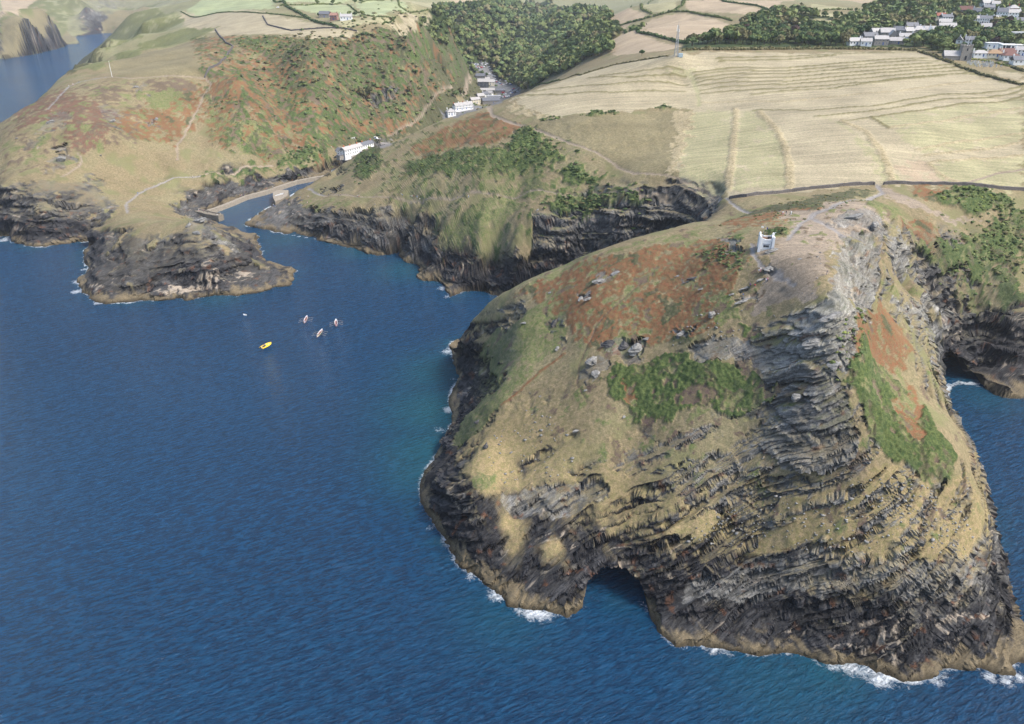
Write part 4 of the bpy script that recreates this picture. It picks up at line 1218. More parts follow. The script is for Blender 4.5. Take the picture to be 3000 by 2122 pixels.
m = MB(); m.tube([(-1.3, .6, HT - 1.0), (-1.3, .6, HT + 4.0)], .06, 6); mast_ = m.build('aerial_mast', STEEL, tw)
m = MB(); m.tube([(-2.3, .6, HT + 3.3), (-.3, .6, HT + 3.3)], .035, 5); m.build('yard_arm', STEEL, mast_)
for i, (dx, zz) in enumerate([(-2.15, 2.7), (-1.75, 2.6)]):
    m = MB(); m.tube([(dx, .6, HT + zz), (dx, .6, HT + zz + .55)], [.16, .16], 8); m.build('aerial', POLE, mast_)
m = MB(); m.add([(-.45, .6, HT + 2.3), (-.05, .66, HT + 2.25), (-.03, .6, HT + 2.85), (-.42, .55, HT + 2.9), (-.45, .62, HT + 2.3), (-.05, .68, HT + 2.25), (-.03, .62, HT + 2.85), (-.42, .57, HT + 2.9)], [(0, 1, 2, 3), (7, 6, 5, 4), (0, 4, 5, 1), (1, 5, 6, 2), (2, 6, 7, 3), (3, 7, 4, 0)])
m.build('flag', mat('blue_flag', (.05, .06, .30), .8), mast_)
m = MB(); m.tube([(-.6, .6, HT + 3.3), (-.4, .6, HT - 1)], .012, 4); m.build('halyard', POLE, mast_)
m = MB(); m.tube([(hw_ - .1, .4, HT + .3), (hw_ + .25, .4, HT + 1.2)], [.05, .05], 6); m.tube([(hw_ - .2, .4, HT + 1.0), (hw_ + .15, .4, HT + 1.15), (hw_ + .7, .4, HT + 1.5)], [.12, .10, .05], 6); m.build('wind_vane', POLE, tw)
m = MB(); m.box(.3, 1.25, -.2, .7, HT - 1.0, HT - .25); m.build('roof_hatch', DARKW, tw)

# ------------------------------------------------------------------ houses
wcache = {}


def window_mesh(w, h, glass=GLASS):
    k = (round(w, 1), round(h, 1))
    if k not in wcache:
        m = MB()
        m.box(-w / 2 - .09, w / 2 + .09, -.05, .05, -.09, h + .09, 0)
        m.box(-w / 2, w / 2 - w * .53, -.08, -.04, 0, h, 1)
        m.box(-w / 2 + w * .53, w / 2, -.08, -.04, 0, h, 1)
        wcache[k] = m.mesh('window', [FRAME, glass])
    return wcache[k]


def roof_part(L, D, eave, rise, rmat, par, hip=False, oh=.35, z0=0.0, x0=0.0, y0=0.0, name='roof'):
    t = .22; m = MB()
    l, d = L / 2 + oh, D / 2 + oh
    zr = eave + rise; ze = eave - oh * rise / (D / 2)
    hx = l - d if hip else l
    hx = max(hx, .2)
    v = [(-l, -d, ze), (l, -d, ze), (l, d, ze), (-l, d, ze), (-hx, 0, zr), (hx, 0, zr)]
    v2 = [(x, y, z + t) for x, y, z in v]
    v = [(x + x0, y + y0, z + z0) for x, y, z in v + v2]
    f = [(6, 7, 11, 10), (8, 9, 10, 11), (7, 8, 11), (9, 6, 10), (0, 1, 7, 6), (1, 2, 8, 7), (2, 3, 9, 8), (3, 0, 6, 9), (1, 0, 4, 5), (3, 2, 5, 4), (2, 1, 5), (0, 3, 4)]
    m.add(v, f)
    return m.build(name, rmat, par)


def wall_part(L, D, eave, rise, wmat, par, hip=False, x0=0.0, y0=0.0, sink=2.5):
    m = MB(); l, d = L / 2, D / 2
    v = [(-l, -d, -sink), (l, -d, -sink), (l, d, -sink), (-l, d, -sink), (-l, -d, eave), (l, -d, eave), (l, d, eave), (-l, d, eave)]
    f = [(3, 2, 1, 0), (0, 1, 5, 4), (2, 3, 7, 6)]
    if hip:
        f += [(1, 2, 6, 5), (3, 0, 4, 7), (4, 5, 6, 7)]
    else:
        v += [(-l, 0, eave + rise * .97), (l, 0, eave + rise * .97)]
        f += [(1, 2, 6, 9, 5), (3, 0, 4, 8, 7), (4, 5, 9, 8), (6, 7, 8, 9)]
    v = [(x + x0, y + y0, z) for x, y, z in v]
    m.add(v, f)
    return m.build('wall', wmat, par)


def chimneys(par, roof, L, eave, rise, n_, cmat, pots=True):
    for i in range(n_):
        cx = (-L / 2 + .6) if i == 0 else ((L / 2 - .6) if i == 1 else (-L / 2 + L * (i - 1) / max(n_ - 1, 2)))
        m = MB(); m.box(cx - .42, cx + .42, -.35, .35, eave + rise - .7, eave + rise + 1.1)
        m.box(cx - .5, cx + .5, -.43, .43, eave + rise + 1.1, eave + rise + 1.25)
        m.tube([(cx - .18, 0, eave + rise + 1.25), (cx - .18, 0, eave + rise + 1.6)], .12, 6)
        m.tube([(cx + .2, 0, eave + rise + 1.25), (cx + .2, 0, eave + rise + 1.6)], .12, 6)
        m.build('chimney', cmat, roof)


def windows(par, L, D, eave, storeys, nw, side=-1, door=True, w=.95, h=1.15, dm=BLUED, z0=0.0, x0=0.0, y0=0.0):
    fh = eave / storeys
    for s_ in range(storeys):
        for i in range(nw):
            x = -L / 2 + L * (i + .5) / nw
            if door and s_ == 0 and i == nw // 2:
                m = MB(); m.box(x - .5 + x0, x + .5 + x0, side * D / 2 - .06 + y0, side * D / 2 + .06 + y0, -.3, 2.0); m.build('door', dm, par)
                continue
            inst('window', window_mesh(w, h), (x + x0, side * D / 2 + y0, z0 + s_ * fh + fh * .34), 0 if side < 0 else math.pi, parent=par)


def house(px, py, L, D, eave, rise, rot, wm, rm, label, storeys=2, nw=4, chim=2, hip=False, name='house', cat='house', cm=None, door=True, flat=False, ends=True, group=None, up=0.0):
    x, y, z = G(px, py)
    o = thing(name, label, cat, (x, y, z + .1 + up), R_(rot), group)
    wall_part(L, D, eave, rise, wm, o, hip or flat)
    if flat:
        m = MB(); m.box(-L / 2 - .4, L / 2 + .4, -D / 2 - .4, D / 2 + .4, eave + .003, eave + .35); r = m.build('roof', rm, o)
    else:
        r = roof_part(L, D, eave, rise, rm, o, hip)
        chimneys(o, r, L, eave, rise, chim, cm or wm)
    windows(o, L, D, eave, storeys, nw, -1, door)
    if ends and not flat:
        for sx in (-1, 1):
            inst('window', window_mesh(.95, 1.15), (sx * L / 2, 0, eave * .55), R_(90 * sx), parent=o)
    return o


# upper village on the hill to the right
HV = [
    (2500, 137, 11, 6, 3.0, 2.6, 8, WHITE, PSLATE, 'low white cottage with pale roof, leftmost house above the common'),
    (2534, 139, 9, 6, 3.2, 2.4, -12, WHITE, PSLATE, 'white gabled cottage low behind the hedge, second from the left end of the village'),
    (2544, 128, 13, 7, 4.8, 3.0, 6, STONE, SLATE, 'dark slate roofed stone house behind the two leftmost white cottages'),
    (2576, 137, 12, 7, 4.6, 2.6, -4, STONE, PSLATE, 'stone house with pale roof just behind the top hedge of the common'),
    (2562, 115, 10, 7, 4.6, 3.0, 10, STONE, PSLATE, 'small pale roofed stone house left of the long barn-like house'),
    (2594, 117, 13, 8, 5.4, 3.6, -6, STONE, PSLATE, 'tall stone house with broad pale roof beside the timber gable'),
    (2630, 110, 11, 7, 4.8, 3.2, -20, STONE, SLATE, 'slate roofed stone house right of the timber gable'),
    (2624, 134, 12, 7, 2.6, 2.6, -16, STONE, PSLATE, 'low grey roofed outbuilding right of the stone houses by the common'),
    (2650, 125, 12, 7, 3.4, 2.6, -14, WHITE, PSLATE, 'white cottage with patchy grey roof in mid slope'),
    (2666, 97, 12, 7, 4.6, 3.0, 4, STONE, SLATE, 'grey slate house standing alone above the white cottages'),
    (2657, 110, 9, 7, 4.0, 3.0, 12, STONE, PSLATE, 'small stone house with pale roof below the lone slate house'),
    (2686, 108, 11, 7, 4.4, 3.0, 0, STONE, PSLATE, 'stone house with pale hip next to the many-gabled white terrace'),
    (2770, 97, 16, 8, 4.0, 3.4, -8, STONE, PSLATE, 'long grey stone barn with a plain slate roof behind the white gables'),
    (2825, 46, 13, 8, 4.0, 3.6, -18, STONE, BROWN, 'brown roofed stone house half hidden among the dark trees'),
    (2861, 50, 10, 7, 4.0, 3.2, -30, WHITE, SLATE, 'white gable end with dark roof right of the brown roofed house'),
    (2750, 62, 11, 7, 3.6, 2.6, 0, CREAM, REDT, 'house with a red tiled roof and terrace in the upper trees'),
    (2768, 69, 12, 7, 4.4, 2.4, 6, WHITE, SLATE, 'white two storey house with slate roof below the red roof'),
    (2763, 83, 12, 7, 4.0, 2.8, -10, STONE, PSLATE, 'pale roofed stone house just above the long grey barn'),
    (2930, 60, 10, 9, 6.4, 3.6, -24, WHITE, SLATE, 'tall white house with slate hung side at the end of the long terrace'),
    (2963, 46, 11, 9, 5.6, 3.0, -6, BRICK, PSLATE, 'brick house with pale hipped roof, highest of the right hand cluster'),
    (2964, 59, 12, 8, 5.2, 3.0, -10, WHITE, PSLATE, 'white house with pale gable in front of the brick house'),
    (2884, 95, 9, 7, 3.6, 3.0, -20, DARKW, PSLATE, 'black boarded gabled house with pale roof beneath the white terrace'),
    (2888, 26, 13, 8, 4.2, 3.2, 4, WHITE, PSLATE, 'white villa with pale roof and tall chimney, top row above the terrace'),
    (2912, 29, 9, 7, 4.2, 2.8, -12, WHITE, PSLATE, 'white cottage adjoining the right side of the top villa'),
    (2892, 36, 12, 6, 3.0, 2.4, 2, WHITE, SLATE, 'low white cottage with dark roof in front of the top villa'),
    (2813, 5, 9, 6, 4.0, 2.6, -10, WHITE, PSLATE, 'small white house alone among trees at the top edge'),
    (2868, 170, 12, 7, 2.4, 2.0, -6, WHITE, PSLATE, 'pale roofed bungalow right of the church tower'),
    (2908, 172, 12, 8, 2.4, 2.6, -8, CREAM, TANR, 'bungalow with a tan hipped roof beyond the graveyard hedge'),
    (2946, 170, 14, 7, 3.0, 2.6, -4, WHITE, BROWN, 'white house with dark brown roof in front of the modern white house'),
    (2953, 180, 12, 8, 2.8, 2.4, -4, WHITE, BROWN, 'brown hipped bungalow with white gable porch at the lower right'),
    (2988, 190, 14, 8, 2.8, 2.6, -6, WHITE, SLATE, 'white bungalow with dark roof at the right edge beside the lane'),
    (2987, 170, 11, 7, 4.4, 2.4, -30, WHITE, PSLATE, 'white two storey house at the right edge above the dark roofed bungalow'),
    (2980, 76, 14, 7, 3.2, 2.6, -6, WHITE, SLATE, 'long low white house behind the copper beech'),
    (2990, 12, 10, 7, 4.0, 2.6, -6, WHITE, BROWN, 'white house with reddish roof in the top right corner'),
    (2838, 138, 10, 7, 4.2, 2.6, -10, WHITE, SLATE, 'slate roofed white house partly behind the church tower'),
    (2806, 140, 5, 5, 5.0, 2.6, 60, WHITE, PSLATE, 'narrow white gable with chimney left of the church tower'),
]
HIPS = {2686, 2963, 2908, 2953, 2868}
for a_ in HV:
    house(*a_[:10], storeys=2 if a_[4] > 3.5 else 1, nw=3 if a_[2] < 10 else 4, chim=1 if a_[2] < 11 else 2, hip=a_[0] in HIPS, cm=BRICK if a_[7] is BRICK else None, up=.6)
house(2903, 146, 12, 9, 3.6, 1, -6, WHITE, mat('pale_flat_roof', (.55, .56, .56), .7), 'plain pale flat roofed house behind the dark conifer', storeys=1, nw=3, flat=True, up=.6)
house(2978, 113, 12, 8, 3.4, 1, -4, WHITE, MATS['pale_flat_roof'], 'pale flat roofed building between the trees at the right edge', storeys=1, nw=3, flat=True, up=.6)
house(2962, 13, 13, 7, 3.0, 1, -4, WHITE, MATS['pale_flat_roof'], 'long low flat roofed building near the top right corner', storeys=1, nw=4, flat=True, up=.6)

# modern white house with long dark windows
x, y, z = G(2955, 157)
mh = thing('modern_house', 'modern flat roofed white house with wide dark windows right of the church', 'house', (x, y, z + .6), R_(-8))
m = MB(); m.box(-8, 8, -4, 4, -3, 5.2); m.build('wall', WHITE, mh)
m = MB(); m.box(-8.5, 8.5, -4.6, 4.4, 5.203, 5.6); m.build('roof', WHITE, mh)
for (a_, b_, c_, d_) in [(-7.3, -5.6, 2.6, 4.8), (-5.0, -1.6, 2.2, 4.8), (-.6, 2.8, 2.6, 4.4), (4.2, 7.2, 2.6, 4.6)]:
    m = MB(); m.box(a_, b_, -4.08, -3.98, c_, d_); m.build('window', GLASS, mh)
m = MB(); m.box(-7.8, 3, -5.6, -4.003, 1.6, 1.85); m.build('terrace', WHITE, mh)

# house with cream timber trusses across its gable
x, y, z = G(2611, 124)
th = thing('timber_gable_house', 'house with cream timber trusses across its tall gable beside the stone house', 'house', (x, y, z + .5), R_(78))
wall_part(9, 6.4, 4.6, 4.0, STONE, th); roof_part(9, 6.4, 4.6, 4.0, PSLATE, th)
for k in range(4):
    m = MB(); zz = 1.0 + k * 1.5
    m.tube([(-4.65, -2.4 + k * .3, zz), (-4.65, 2.4 - k * .3, zz)], .12, 4); m.build('timber', CREAM, th)
for sy in (-1, 1):
    m = MB(); m.tube([(-4.7, sy * 2.6, .2), (-4.7, sy * .3, 7.6)], .14, 4); m.build('timber', CREAM, th)

# long white terrace of the upper village: parts for each house of the row
x, y, z = G(2884, 76)
tr = thing('white_terrace', 'long white terrace of cottages with a row of dark windows on the upper slope', 'terrace', (x, y, z + .8), R_(-14))
for i in range(4):
    L_ = 6.4; xo = (i - 1.5) * L_ + .01 * i; ev = 5.0 + .25 * (i % 2)
    wall_part(L_ - .02, 7, ev, 2.6, WHITE, tr, x0=xo)
    r = roof_part(L_ - .05, 7, ev, 2.6, (PSLATE, SLATE, SLATE, PSLATE)[i], tr, x0=xo, oh=.02 if 0 < i < 3 else .05)
    m = MB(); m.box(xo + L_ / 2 - .5, xo + L_ / 2 + .3, -.4, .4, ev + 2.0, ev + 3.9); m.build('chimney', WHITE, r)
    windows(tr, L_, 7, ev, 2, 3, -1, True, x0=xo)

# many-gabled white terrace
x, y, z = G(2719, 107)
gt = thing('gabled_terrace', 'white terrace with three pointed gables and black windows in mid slope', 'terrace', (x, y, z + .5), R_(-12))
wall_part(19, 7, 4.8, 3.0, WHITE, gt); r = roof_part(19, 7, 4.8, 3.0, PSLATE, gt)
for i in range(3):
    xo = -6.2 + i * 6.2
    m = MB(); l_ = 2.2
    m.add([(xo - l_, -4.4, -2), (xo + l_, -4.4, -2), (xo + l_, -4.4, 5.0), (xo, -4.4, 8.0), (xo - l_, -4.4, 5.0), (xo - l_, -3.4, -2), (xo + l_, -3.4, -2), (xo + l_, -3.4, 5.0), (xo, -1.2, 8.0), (xo - l_, -3.4, 5.0)],
          [(0, 1, 2, 3, 4), (1, 6, 7, 2), (0, 4, 9, 5), (2, 7, 8, 3), (4, 3, 8, 9)])
    m.build('gable', WHITE, gt)
    for s_ in range(2):
        inst('window', window_mesh(1.1, 1.4), (xo, -4.4, 1.0 + s_ * 2.6), parent=gt)
chimneys(gt, r, 19, 4.8, 3.0, 3, WHITE)

# church with square tower, nave and graveyard
cx_, cy_, cz_ = G(2822, 178)
ch = thing('church', 'grey stone church with square battlemented tower at the edge of the common', 'church', (cx_, cy_, cz_ + .3), R_(-10))
m = MB(); m.box(-3.9, 3.9, -3.9, 3.9, -3, 10.2, 0, .35, .35); m.build('tower', STONE, ch)
m = MB(); m.box(-3.75, 3.75, -3.75, 3.75, 10.2, 10.55); m.build('string_course', STONE, ch)
for sx in (-1, 1):
    for sy in (-1, 1):
        m = MB(); m.box(sx * 3.2 - .55, sx * 3.2 + .55, sy * 3.2 - .55, sy * 3.2 + .55, 10.55, 11.9, 0, .2, .2); m.build('pinnacle', STONE, ch)
for i in range(3):
    for (ox, oy) in ((-1.9 + i * 1.9, -3.35), (-1.9 + i * 1.9, 3.35), (-3.35, -1.9 + i * 1.9), (3.35, -1.9 + i * 1.9)):
        m = MB(); m.box(ox - .45, ox + .45, oy - .3, oy + .3, 10.55, 11.25); m.build('merlon', STONE, ch)
m = MB(); m.box(-.7, .7, -3.93, -3.6, .2, 3.2); m.box(-.5, .5, -3.75, -3.55, 7.0, 8.8); m.build('window', GLASS, ch)
m = MB(); m.tube([(.4, 0, 10.4), (.9, 0, 17.5)], [.10, .07], 6); m.build('flagpole', POLE, ch)
m = MB()
for sx in (-1, 1):
    m.box(sx * 3.9 - .4, sx * 3.9 + .4, -4.5, -3.6, -3, 6.5, 0, .1, .2)
m.build('buttress', STONE, ch)
wall_part(12, 7, 3.2, 3.4, STONE, ch, x0=-9.8); roof_part(12, 7, 3.2, 3.4, PSLATE, ch, x0=-9.8)
wall_part(10, 6, 3.0, 3.0, STONE, ch, x0=-8.8, y0=6.2); roof_part(10, 6, 3.0, 3.0, PSLATE, ch, x0=-8.8, y0=6.2)
m = MB(); m.box(-15.9, -15.6, -1.0, 1.0, .8, 3.6); m.build('window', GLASS, ch)

gm = MB(); gm.box(-.38, .38, -.09, .09, -.3, 1.0, 0, .04, 0); gm.box(-.25, .25, -.085, .085, 1.0, 1.2, 0, .12, .01)
gme = gm.mesh('gravestone', GRAVE)
gp = plan('2836,182 2900,184 2945,194 2930,200 2860,198 2832,190')
lo, hi = gp.min(0), gp.max(0); cnt = 0
while cnt < 70:
    q = lo + rng.random(2) * (hi - lo)
    q = np.array([round(q[0] / 2.4) * 2.4, q[1]])
    if inside(q[:1], q[1:], gp)[0]:
        s_ = .8 + rng.random() * .8
        inst('gravestone', gme, (q[0], q[1], gz(q[0], q[1]) + .1), R_(-10 + rng.normal() * 8), (s_, s_, s_ * (.9 + rng.random() * .5)), label='pale gravestone in the graveyard below the church tower', cat='gravestone', group='gravestones in the churchyard')
        cnt += 1

# farm beyond Penally
house(952, 52, 13, 7, 3.6, 3.0, 0, STONE, SLATE, 'slate roofed farm building among trees, leftmost of the three on the far plateau', storeys=1, nw=3, chim=0, up=.5)
PBRK = mat('faded_pink_brick', (.30, .17, .14), .85, .1, .2, 2)
house(980, 60, 9, 7, 5.0, 2.6, -8, PBRK, mat('faded_red_tile', (.30, .17, .13), .8, .2, .2, 2), 'faded red farmhouse with two storeys on the far plateau', nw=3, chim=2, cm=PBRK, up=.4)
house(1015, 59, 14, 7, 3.4, 2.6, 4, WHITE, PSLATE, 'white single storey farmhouse right of the faded red farmhouse', storeys=1, nw=4, up=.5)

# valley village by the car park
LV = [
    (1321, 337, 10, 8, 3.6, 3.0, 24, WHITE, PSLATE, 'small white cottage with hipped roof, lowest in the valley', True, 2, 3),
    (1391, 305, 14, 7, 5.0, 2.8, 33, CREAM, PSLATE, 'cream terrace house next up the row from the white terrace', False, 2, 4),
    (1407, 293, 11, 8, 5.0, 3.2, 30, STONE, PSLATE, 'stone house with steep pale roof between terrace and big shed', False, 2, 3),
    (1421, 286, 9, 7, 4.4, 3.0, 20, WHITE, SLATE, 'small dark slate roofed house behind the steep pale roof', False, 2, 2),
    (1434, 283, 10, 7, 4.4, 3.0, -20, WHITE, PSLATE, 'white gabled house with tall white chimney near the car park', False, 2, 2),
    (1428, 272, 22, 7, 3.4, 2.6, 2, DSTONE, PSLATE, 'long low stone building with pale roof in front of the old mill', False, 1, 5),
    (1408, 237, 15, 9, 5.0, 3.4, -4, STONE, SLATE, 'slate roofed building standing behind the old mill', False, 2, 4),
    (1424, 240, 12, 8, 4.0, 2.6, -6, WHITE, PSLATE, 'pale roofed wing joining the mill and the cream gabled house', False, 1, 3),
    (1436, 249, 13, 9, 4.4, 3.4, 8, CREAM, PSLATE, 'cream gabled house with a terrace right of the old mill', False, 2, 3),
    (1466, 272, 16, 9, 3.4, 2.8, -4, STONE, SLATE, 'hipped slate pavilion in the middle of the car park', True, 1, 4),
]
for a_ in LV:
    house(*a_[:10], storeys=a_[11], nw=a_[12], hip=a_[10], chim=0 if 'pavilion' in a_[9] else 1, up=.3)
house(1437, 303, 24, 14, 4.0, 3.2, 12, STONE, SLATE, 'wide grey roofed shed at the foot of the common', storeys=1, nw=4, chim=0, name='shed', cat='shed', up=.3)
house(1447, 292, 20, 12, 4.4, 1, 6, WHITE, mat('grey_felt_roof', (.30, .30, .31), .8, .2, .15, .8), 'pale flat roofed building behind the wide grey shed', storeys=1, nw=5, flat=True, up=.3)
x, y, z = G(1416, 262)
ml = thing('old_mill', 'tall dark stone mill with white windows and pale roof beside the car park', 'mill', (x, y, z + .2), R_(2))
wall_part(17, 10, 9.5, 4.0, DSTONE, ml); r = roof_part(17, 10, 9.5, 4.0, PSLATE, ml); windows(ml, 17, 10, 9.5, 3, 3, -1, True, 1.2, 1.6, DARKW)
x, y, z = G(1356, 320)
vt = thing('cottage_terrace', 'stepped white terrace with long pale roof climbing beside the valley lane', 'terrace', (x, y, z + .3), R_(33))
for i in range(4):
    L_ = 6.0; xo = (i - 1.5) * L_ + .01 * i; ev = 4.2 + .2 * i
    wall_part(L_ - .02, 7, ev, 2.8, WHITE, vt, x0=xo)
    r = roof_part(L_ - .05, 7, ev, 2.8, PSLATE, vt, x0=xo, oh=.02)
    m = MB(); m.box(xo - L_ / 2 - .35, xo - L_ / 2 + .45, -.4, .4, ev + 2.2, ev + 4.1); m.build('chimney', BRICK if i % 2 == 0 else WHITE, r)
    windows(vt, L_, 7, ev, 2, 3, -1, True, x0=xo)

# white hotel block round a courtyard at the harbour head
HZ = 12.2
A_, B_, C_ = P(1011, 454, HZ), P(1096, 431, HZ), P(969, 437, HZ)
zh = gz((A_[0] + B_[0]) / 2, (A_[1] + B_[1]) / 2)
ang = math.atan2(B_[1] - A_[1], B_[0] - A_[0]); LF = math.hypot(B_[0] - A_[0], B_[1] - A_[1])
ht = thing('courtyard_house', 'white two storey block with red chimneys round a narrow courtyard at the harbour head', 'building', (A_[0], A_[1], max(zh, 10.5)), ang)
WD = 7.0; gap = 9.0
EV = 5.8


def hpart(L, D, ev, rs, x0, y0, rm, wm=WHITE, hip=False):
    wall_part(L, D, ev, rs, wm, ht, hip, x0=x0, y0=y0, sink=4)
    return roof_part(L, D, ev, rs, rm, ht, hip, oh=.3, x0=x0, y0=y0)


r1 = hpart(LF * .62, WD, EV, 2.6, LF * .31, WD / 2, PSLATE)
r2 = hpart(LF * .38 - .1, WD, EV + .15, 2.6, LF * .81 + .05, WD / 2, SLATE, hip=False)
windows(ht, LF, 0.0, EV, 2, 13, -1, True, .9, 1.5, BLUED, x0=LF / 2, y0=0.0)
for i, fx in enumerate((.06, .26, .5, .68, .97)):
    m = MB(); m.box(LF * fx - .6, LF * fx + .6, WD / 2 - .4, WD / 2 + .4, EV + 1.8, EV + 4.2); m.build('chimney', TERRA, r1 if fx < .62 else r2)
yb = WD + gap
EV += 1.6
r3 = hpart(LF * .55, WD, EV + .4, 3.0, LF * .22, yb + WD / 2, PSLATE)
r4 = hpart(LF * .22, WD, EV + .3, 3.0, LF * .61, yb + WD / 2, SLATE)
r5 = hpart(LF * .22, WD, EV + .4, 3.0, LF * .84, yb + WD / 2, PSLATE)
m = MB(); m.box(LF * .02, LF * .95, yb - .12, yb - .004, -1, EV + .2); bd = m.build('boarding', GREENP, ht)
for i in range(11):
    inst('window', window_mesh(.9, 1.2), (LF * .06 + i * LF * .085, yb - .12, 4.6), parent=bd)
EV -= 1.6
wall_part(gap, 6.5, EV - 1.2, 2.4, WHITE, ht, x0=0, y0=0, sink=4).matrix_local = Matrix.Translation((3.3, WD + gap / 2, 0)) @ Matrix.Rotation(R_(90), 4, 'Z')
roof_part(gap, 6.5, EV - 1.2, 2.4, SLATE, ht, oh=.02).matrix_local = Matrix.Translation((3.3, WD + gap / 2, 0)) @ Matrix.Rotation(R_(90), 4, 'Z')
for k in range(6):
    yy = 1.6 + k * 3.6
    for s_ in range(2):
        inst('window', window_mesh(.9, 1.4), (-.0 if (yy < WD or yy > WD + gap) else .05, yy, 1.2 + s_ * 2.4), R_(-90), parent=ht)
m = MB(); m.box(LF + .6, LF + 11, yb + 3, yb + 3.5, -1.5, 1.4); m.build('garden_wall', WHITE, ht)
m = MB(); m.box(LF * .05, LF * .9, -6.5, -6.0, -3, .9); m.build('garden_wall', mat('rough_garden_wall', (.33, .30, .26), .9, .1, .3, 1.5), ht)
m = MB(); m.box(-9, -3.5, -1, 3.4, -2, 2.6); m.box(-9.4, -3.1, -1.4, 3.8, 2.6, 2.8, 1); m.build('lean_to', [STONE, SLATE], ht)

# ------------------------------------------------------------------ harbour works
def strip_mesh(line, w0, ztop, zbot, wob_=.25, close_z=None):
    """a wall or quay following a plan line, with uneven faces"""
    L = [Vector((a, b)) for a, b in line]; pp = []
    for a, b in zip(L[:-1], L[1:]):
        n_ = max(1, int((b - a).length / 2.2))
        pp += [a.lerp(b, i / n_) for i in range(n_)]
    pp.append(L[-1]); m = MB(); v = []; f = []
    for i, p in enumerate(pp):
        d = (pp[min(i + 1, len(pp) - 1)] - pp[max(i - 1, 0)]).normalized(); nrm = Vector((-d.y, d.x))
        zt = ztop(p.x, p.y) if callable(ztop) else ztop
        zb_ = zbot(p.x, p.y) if callable(zbot) else zbot
        j = [random.uniform(-wob_, wob_) for _ in range(4)]
        a = p + nrm * (w0 / 2 + j[0] * .5); b = p - nrm * (w0 / 2 + j[1] * .5)
        a2 = p + nrm * (w0 / 2 * 1.15); b2 = p - nrm * (w0 / 2 * 1.15)
        v += [(a2.x, a2.y, zb_), (a.x, a.y, zt + j[2] * .5), (b.x, b.y, zt + j[3] * .5), (b2.x, b2.y, zb_)]
    for i in range(len(pp) - 1):
        for k in range(3):
            f.append((i * 4 + k, i * 4 + k + 1, (i + 1) * 4 + k + 1, (i + 1) * 4 + k))
    f += [(0, 1, 2, 3), (len(v) - 1, len(v) - 2, len(v) - 3, len(v) - 4)]
    m.add(v, f)
    return m


ql = [P(a, b, 3.4) for a, b in pts('609,615 640,606 682,590 719,574 774,560 823,544 866,530 912,521 954,514 985,503')]
strip_mesh(ql, 3.4, 3.4, -3, .35).build('harbour_quay', CONC, label='long curving stone quay along the far bank of the harbour channel', category='quay')
pa, pb = P(578, 618, 4.2), P(647, 632, 4.2)
bw = strip_mesh([pa, ((pa[0] + pb[0]) / 2, (pa[1] + pb[1]) / 2 - 1.0), pb], 5.2, 4.6, -3, .3)
bwo = thing('breakwater', 'short blunt stone breakwater jutting into the harbour mouth', 'breakwater')
bw.build('pier_body', PIER, bwo)
strip_mesh([(pa[0], pa[1] + 2.2), (pb[0] - 1, pb[1] + 2.2)], .8, 5.5, 4.3, .15).build('parapet', CONC, bwo)
jt = [P(a, b, 5.4) for a, b in pts('799,564 812,558 845,558 843,573 826,584 806,592 800,580')]
jo = thing('stone_jetty', 'massive blunt stone jetty with pale steps in the inner harbour', 'jetty')
cxj = sum(q[0] for q in jt) / len(jt); cyj = sum(q[1] for q in jt) / len(jt)
m = MB(); m.prism([(cxj + (a - cxj) * 1.06, cyj + (b - cyj) * 1.06) for a, b in jt], -3, 5.4, 0, jt); m.build('pier_body', PIER, jo)
m = MB(); m.prism([(cxj + (a - cxj) * .99, cyj + (b - cyj) * .99) for a, b in jt], 5.402, 5.7); m.build('top_paving', CONC, jo)
for k in range(6):
    m = MB(); m.box(cxj - 3 + k * .8, cxj - 1.4 + k * .8, cyj - 3 + k * 1.2, cyj - 2.2 + k * 1.2, 5.703, 5.9 + .08 * k); m.build('step', FRAME, jo)

# ------------------------------------------------------------------ field walls
for nm, lb, s, hh_ in [('dry_stone_wall', 'dark dry stone wall along the foot of the common, left of the gate', '2136,584 2187,578 2318,563 2427,551 2559,542', 1.5),
                       ('dry_stone_wall', 'dark dry stone wall along the foot of the common, right of the gate', '2590,541 2700,541 2827,543 2921,553 3000,560', 1.4),
                       ('dry_stone_wall', 'grey stone wall round the top pasture of the far hill', '631,88 662,129 683,139 662,171 635,195 610,216 600,229', 1.6),
                       ('dry_stone_wall', 'stone wall between the two pale fields on the far plateau', '770,48 785,74 855,91 1046,93', 1.4),
                       ('dry_stone_wall', 'low wall curving round the end of the valley car park', '1496,285 1512,270 1524,258 1520,250 1508,246', 1.3)]:
    ln = [at(*q)[:2] for q in pts(s)]
    strip_mesh(ln, 1.1, lambda x, y: gz(x, y) + hh_ + random.uniform(-.2, .2), lambda x, y: gz(x, y) - .6, .25).build(nm, DRYW, label=lb, category='wall')
for (px_, py_) in ((2561, 544), (2588, 543)):
    x, y, z = G(px_, py_)
    m = MB(); m.box(-.25, .25, -.25, .25, -.3, 1.6, 0, .05, .05); o = m.build('gate_post', DRYW, label='stone gate post %s of the gap in the wall' % ('on the left' if px_ < 2570 else 'on the right'), category='post'); o.location = (x, y, z)

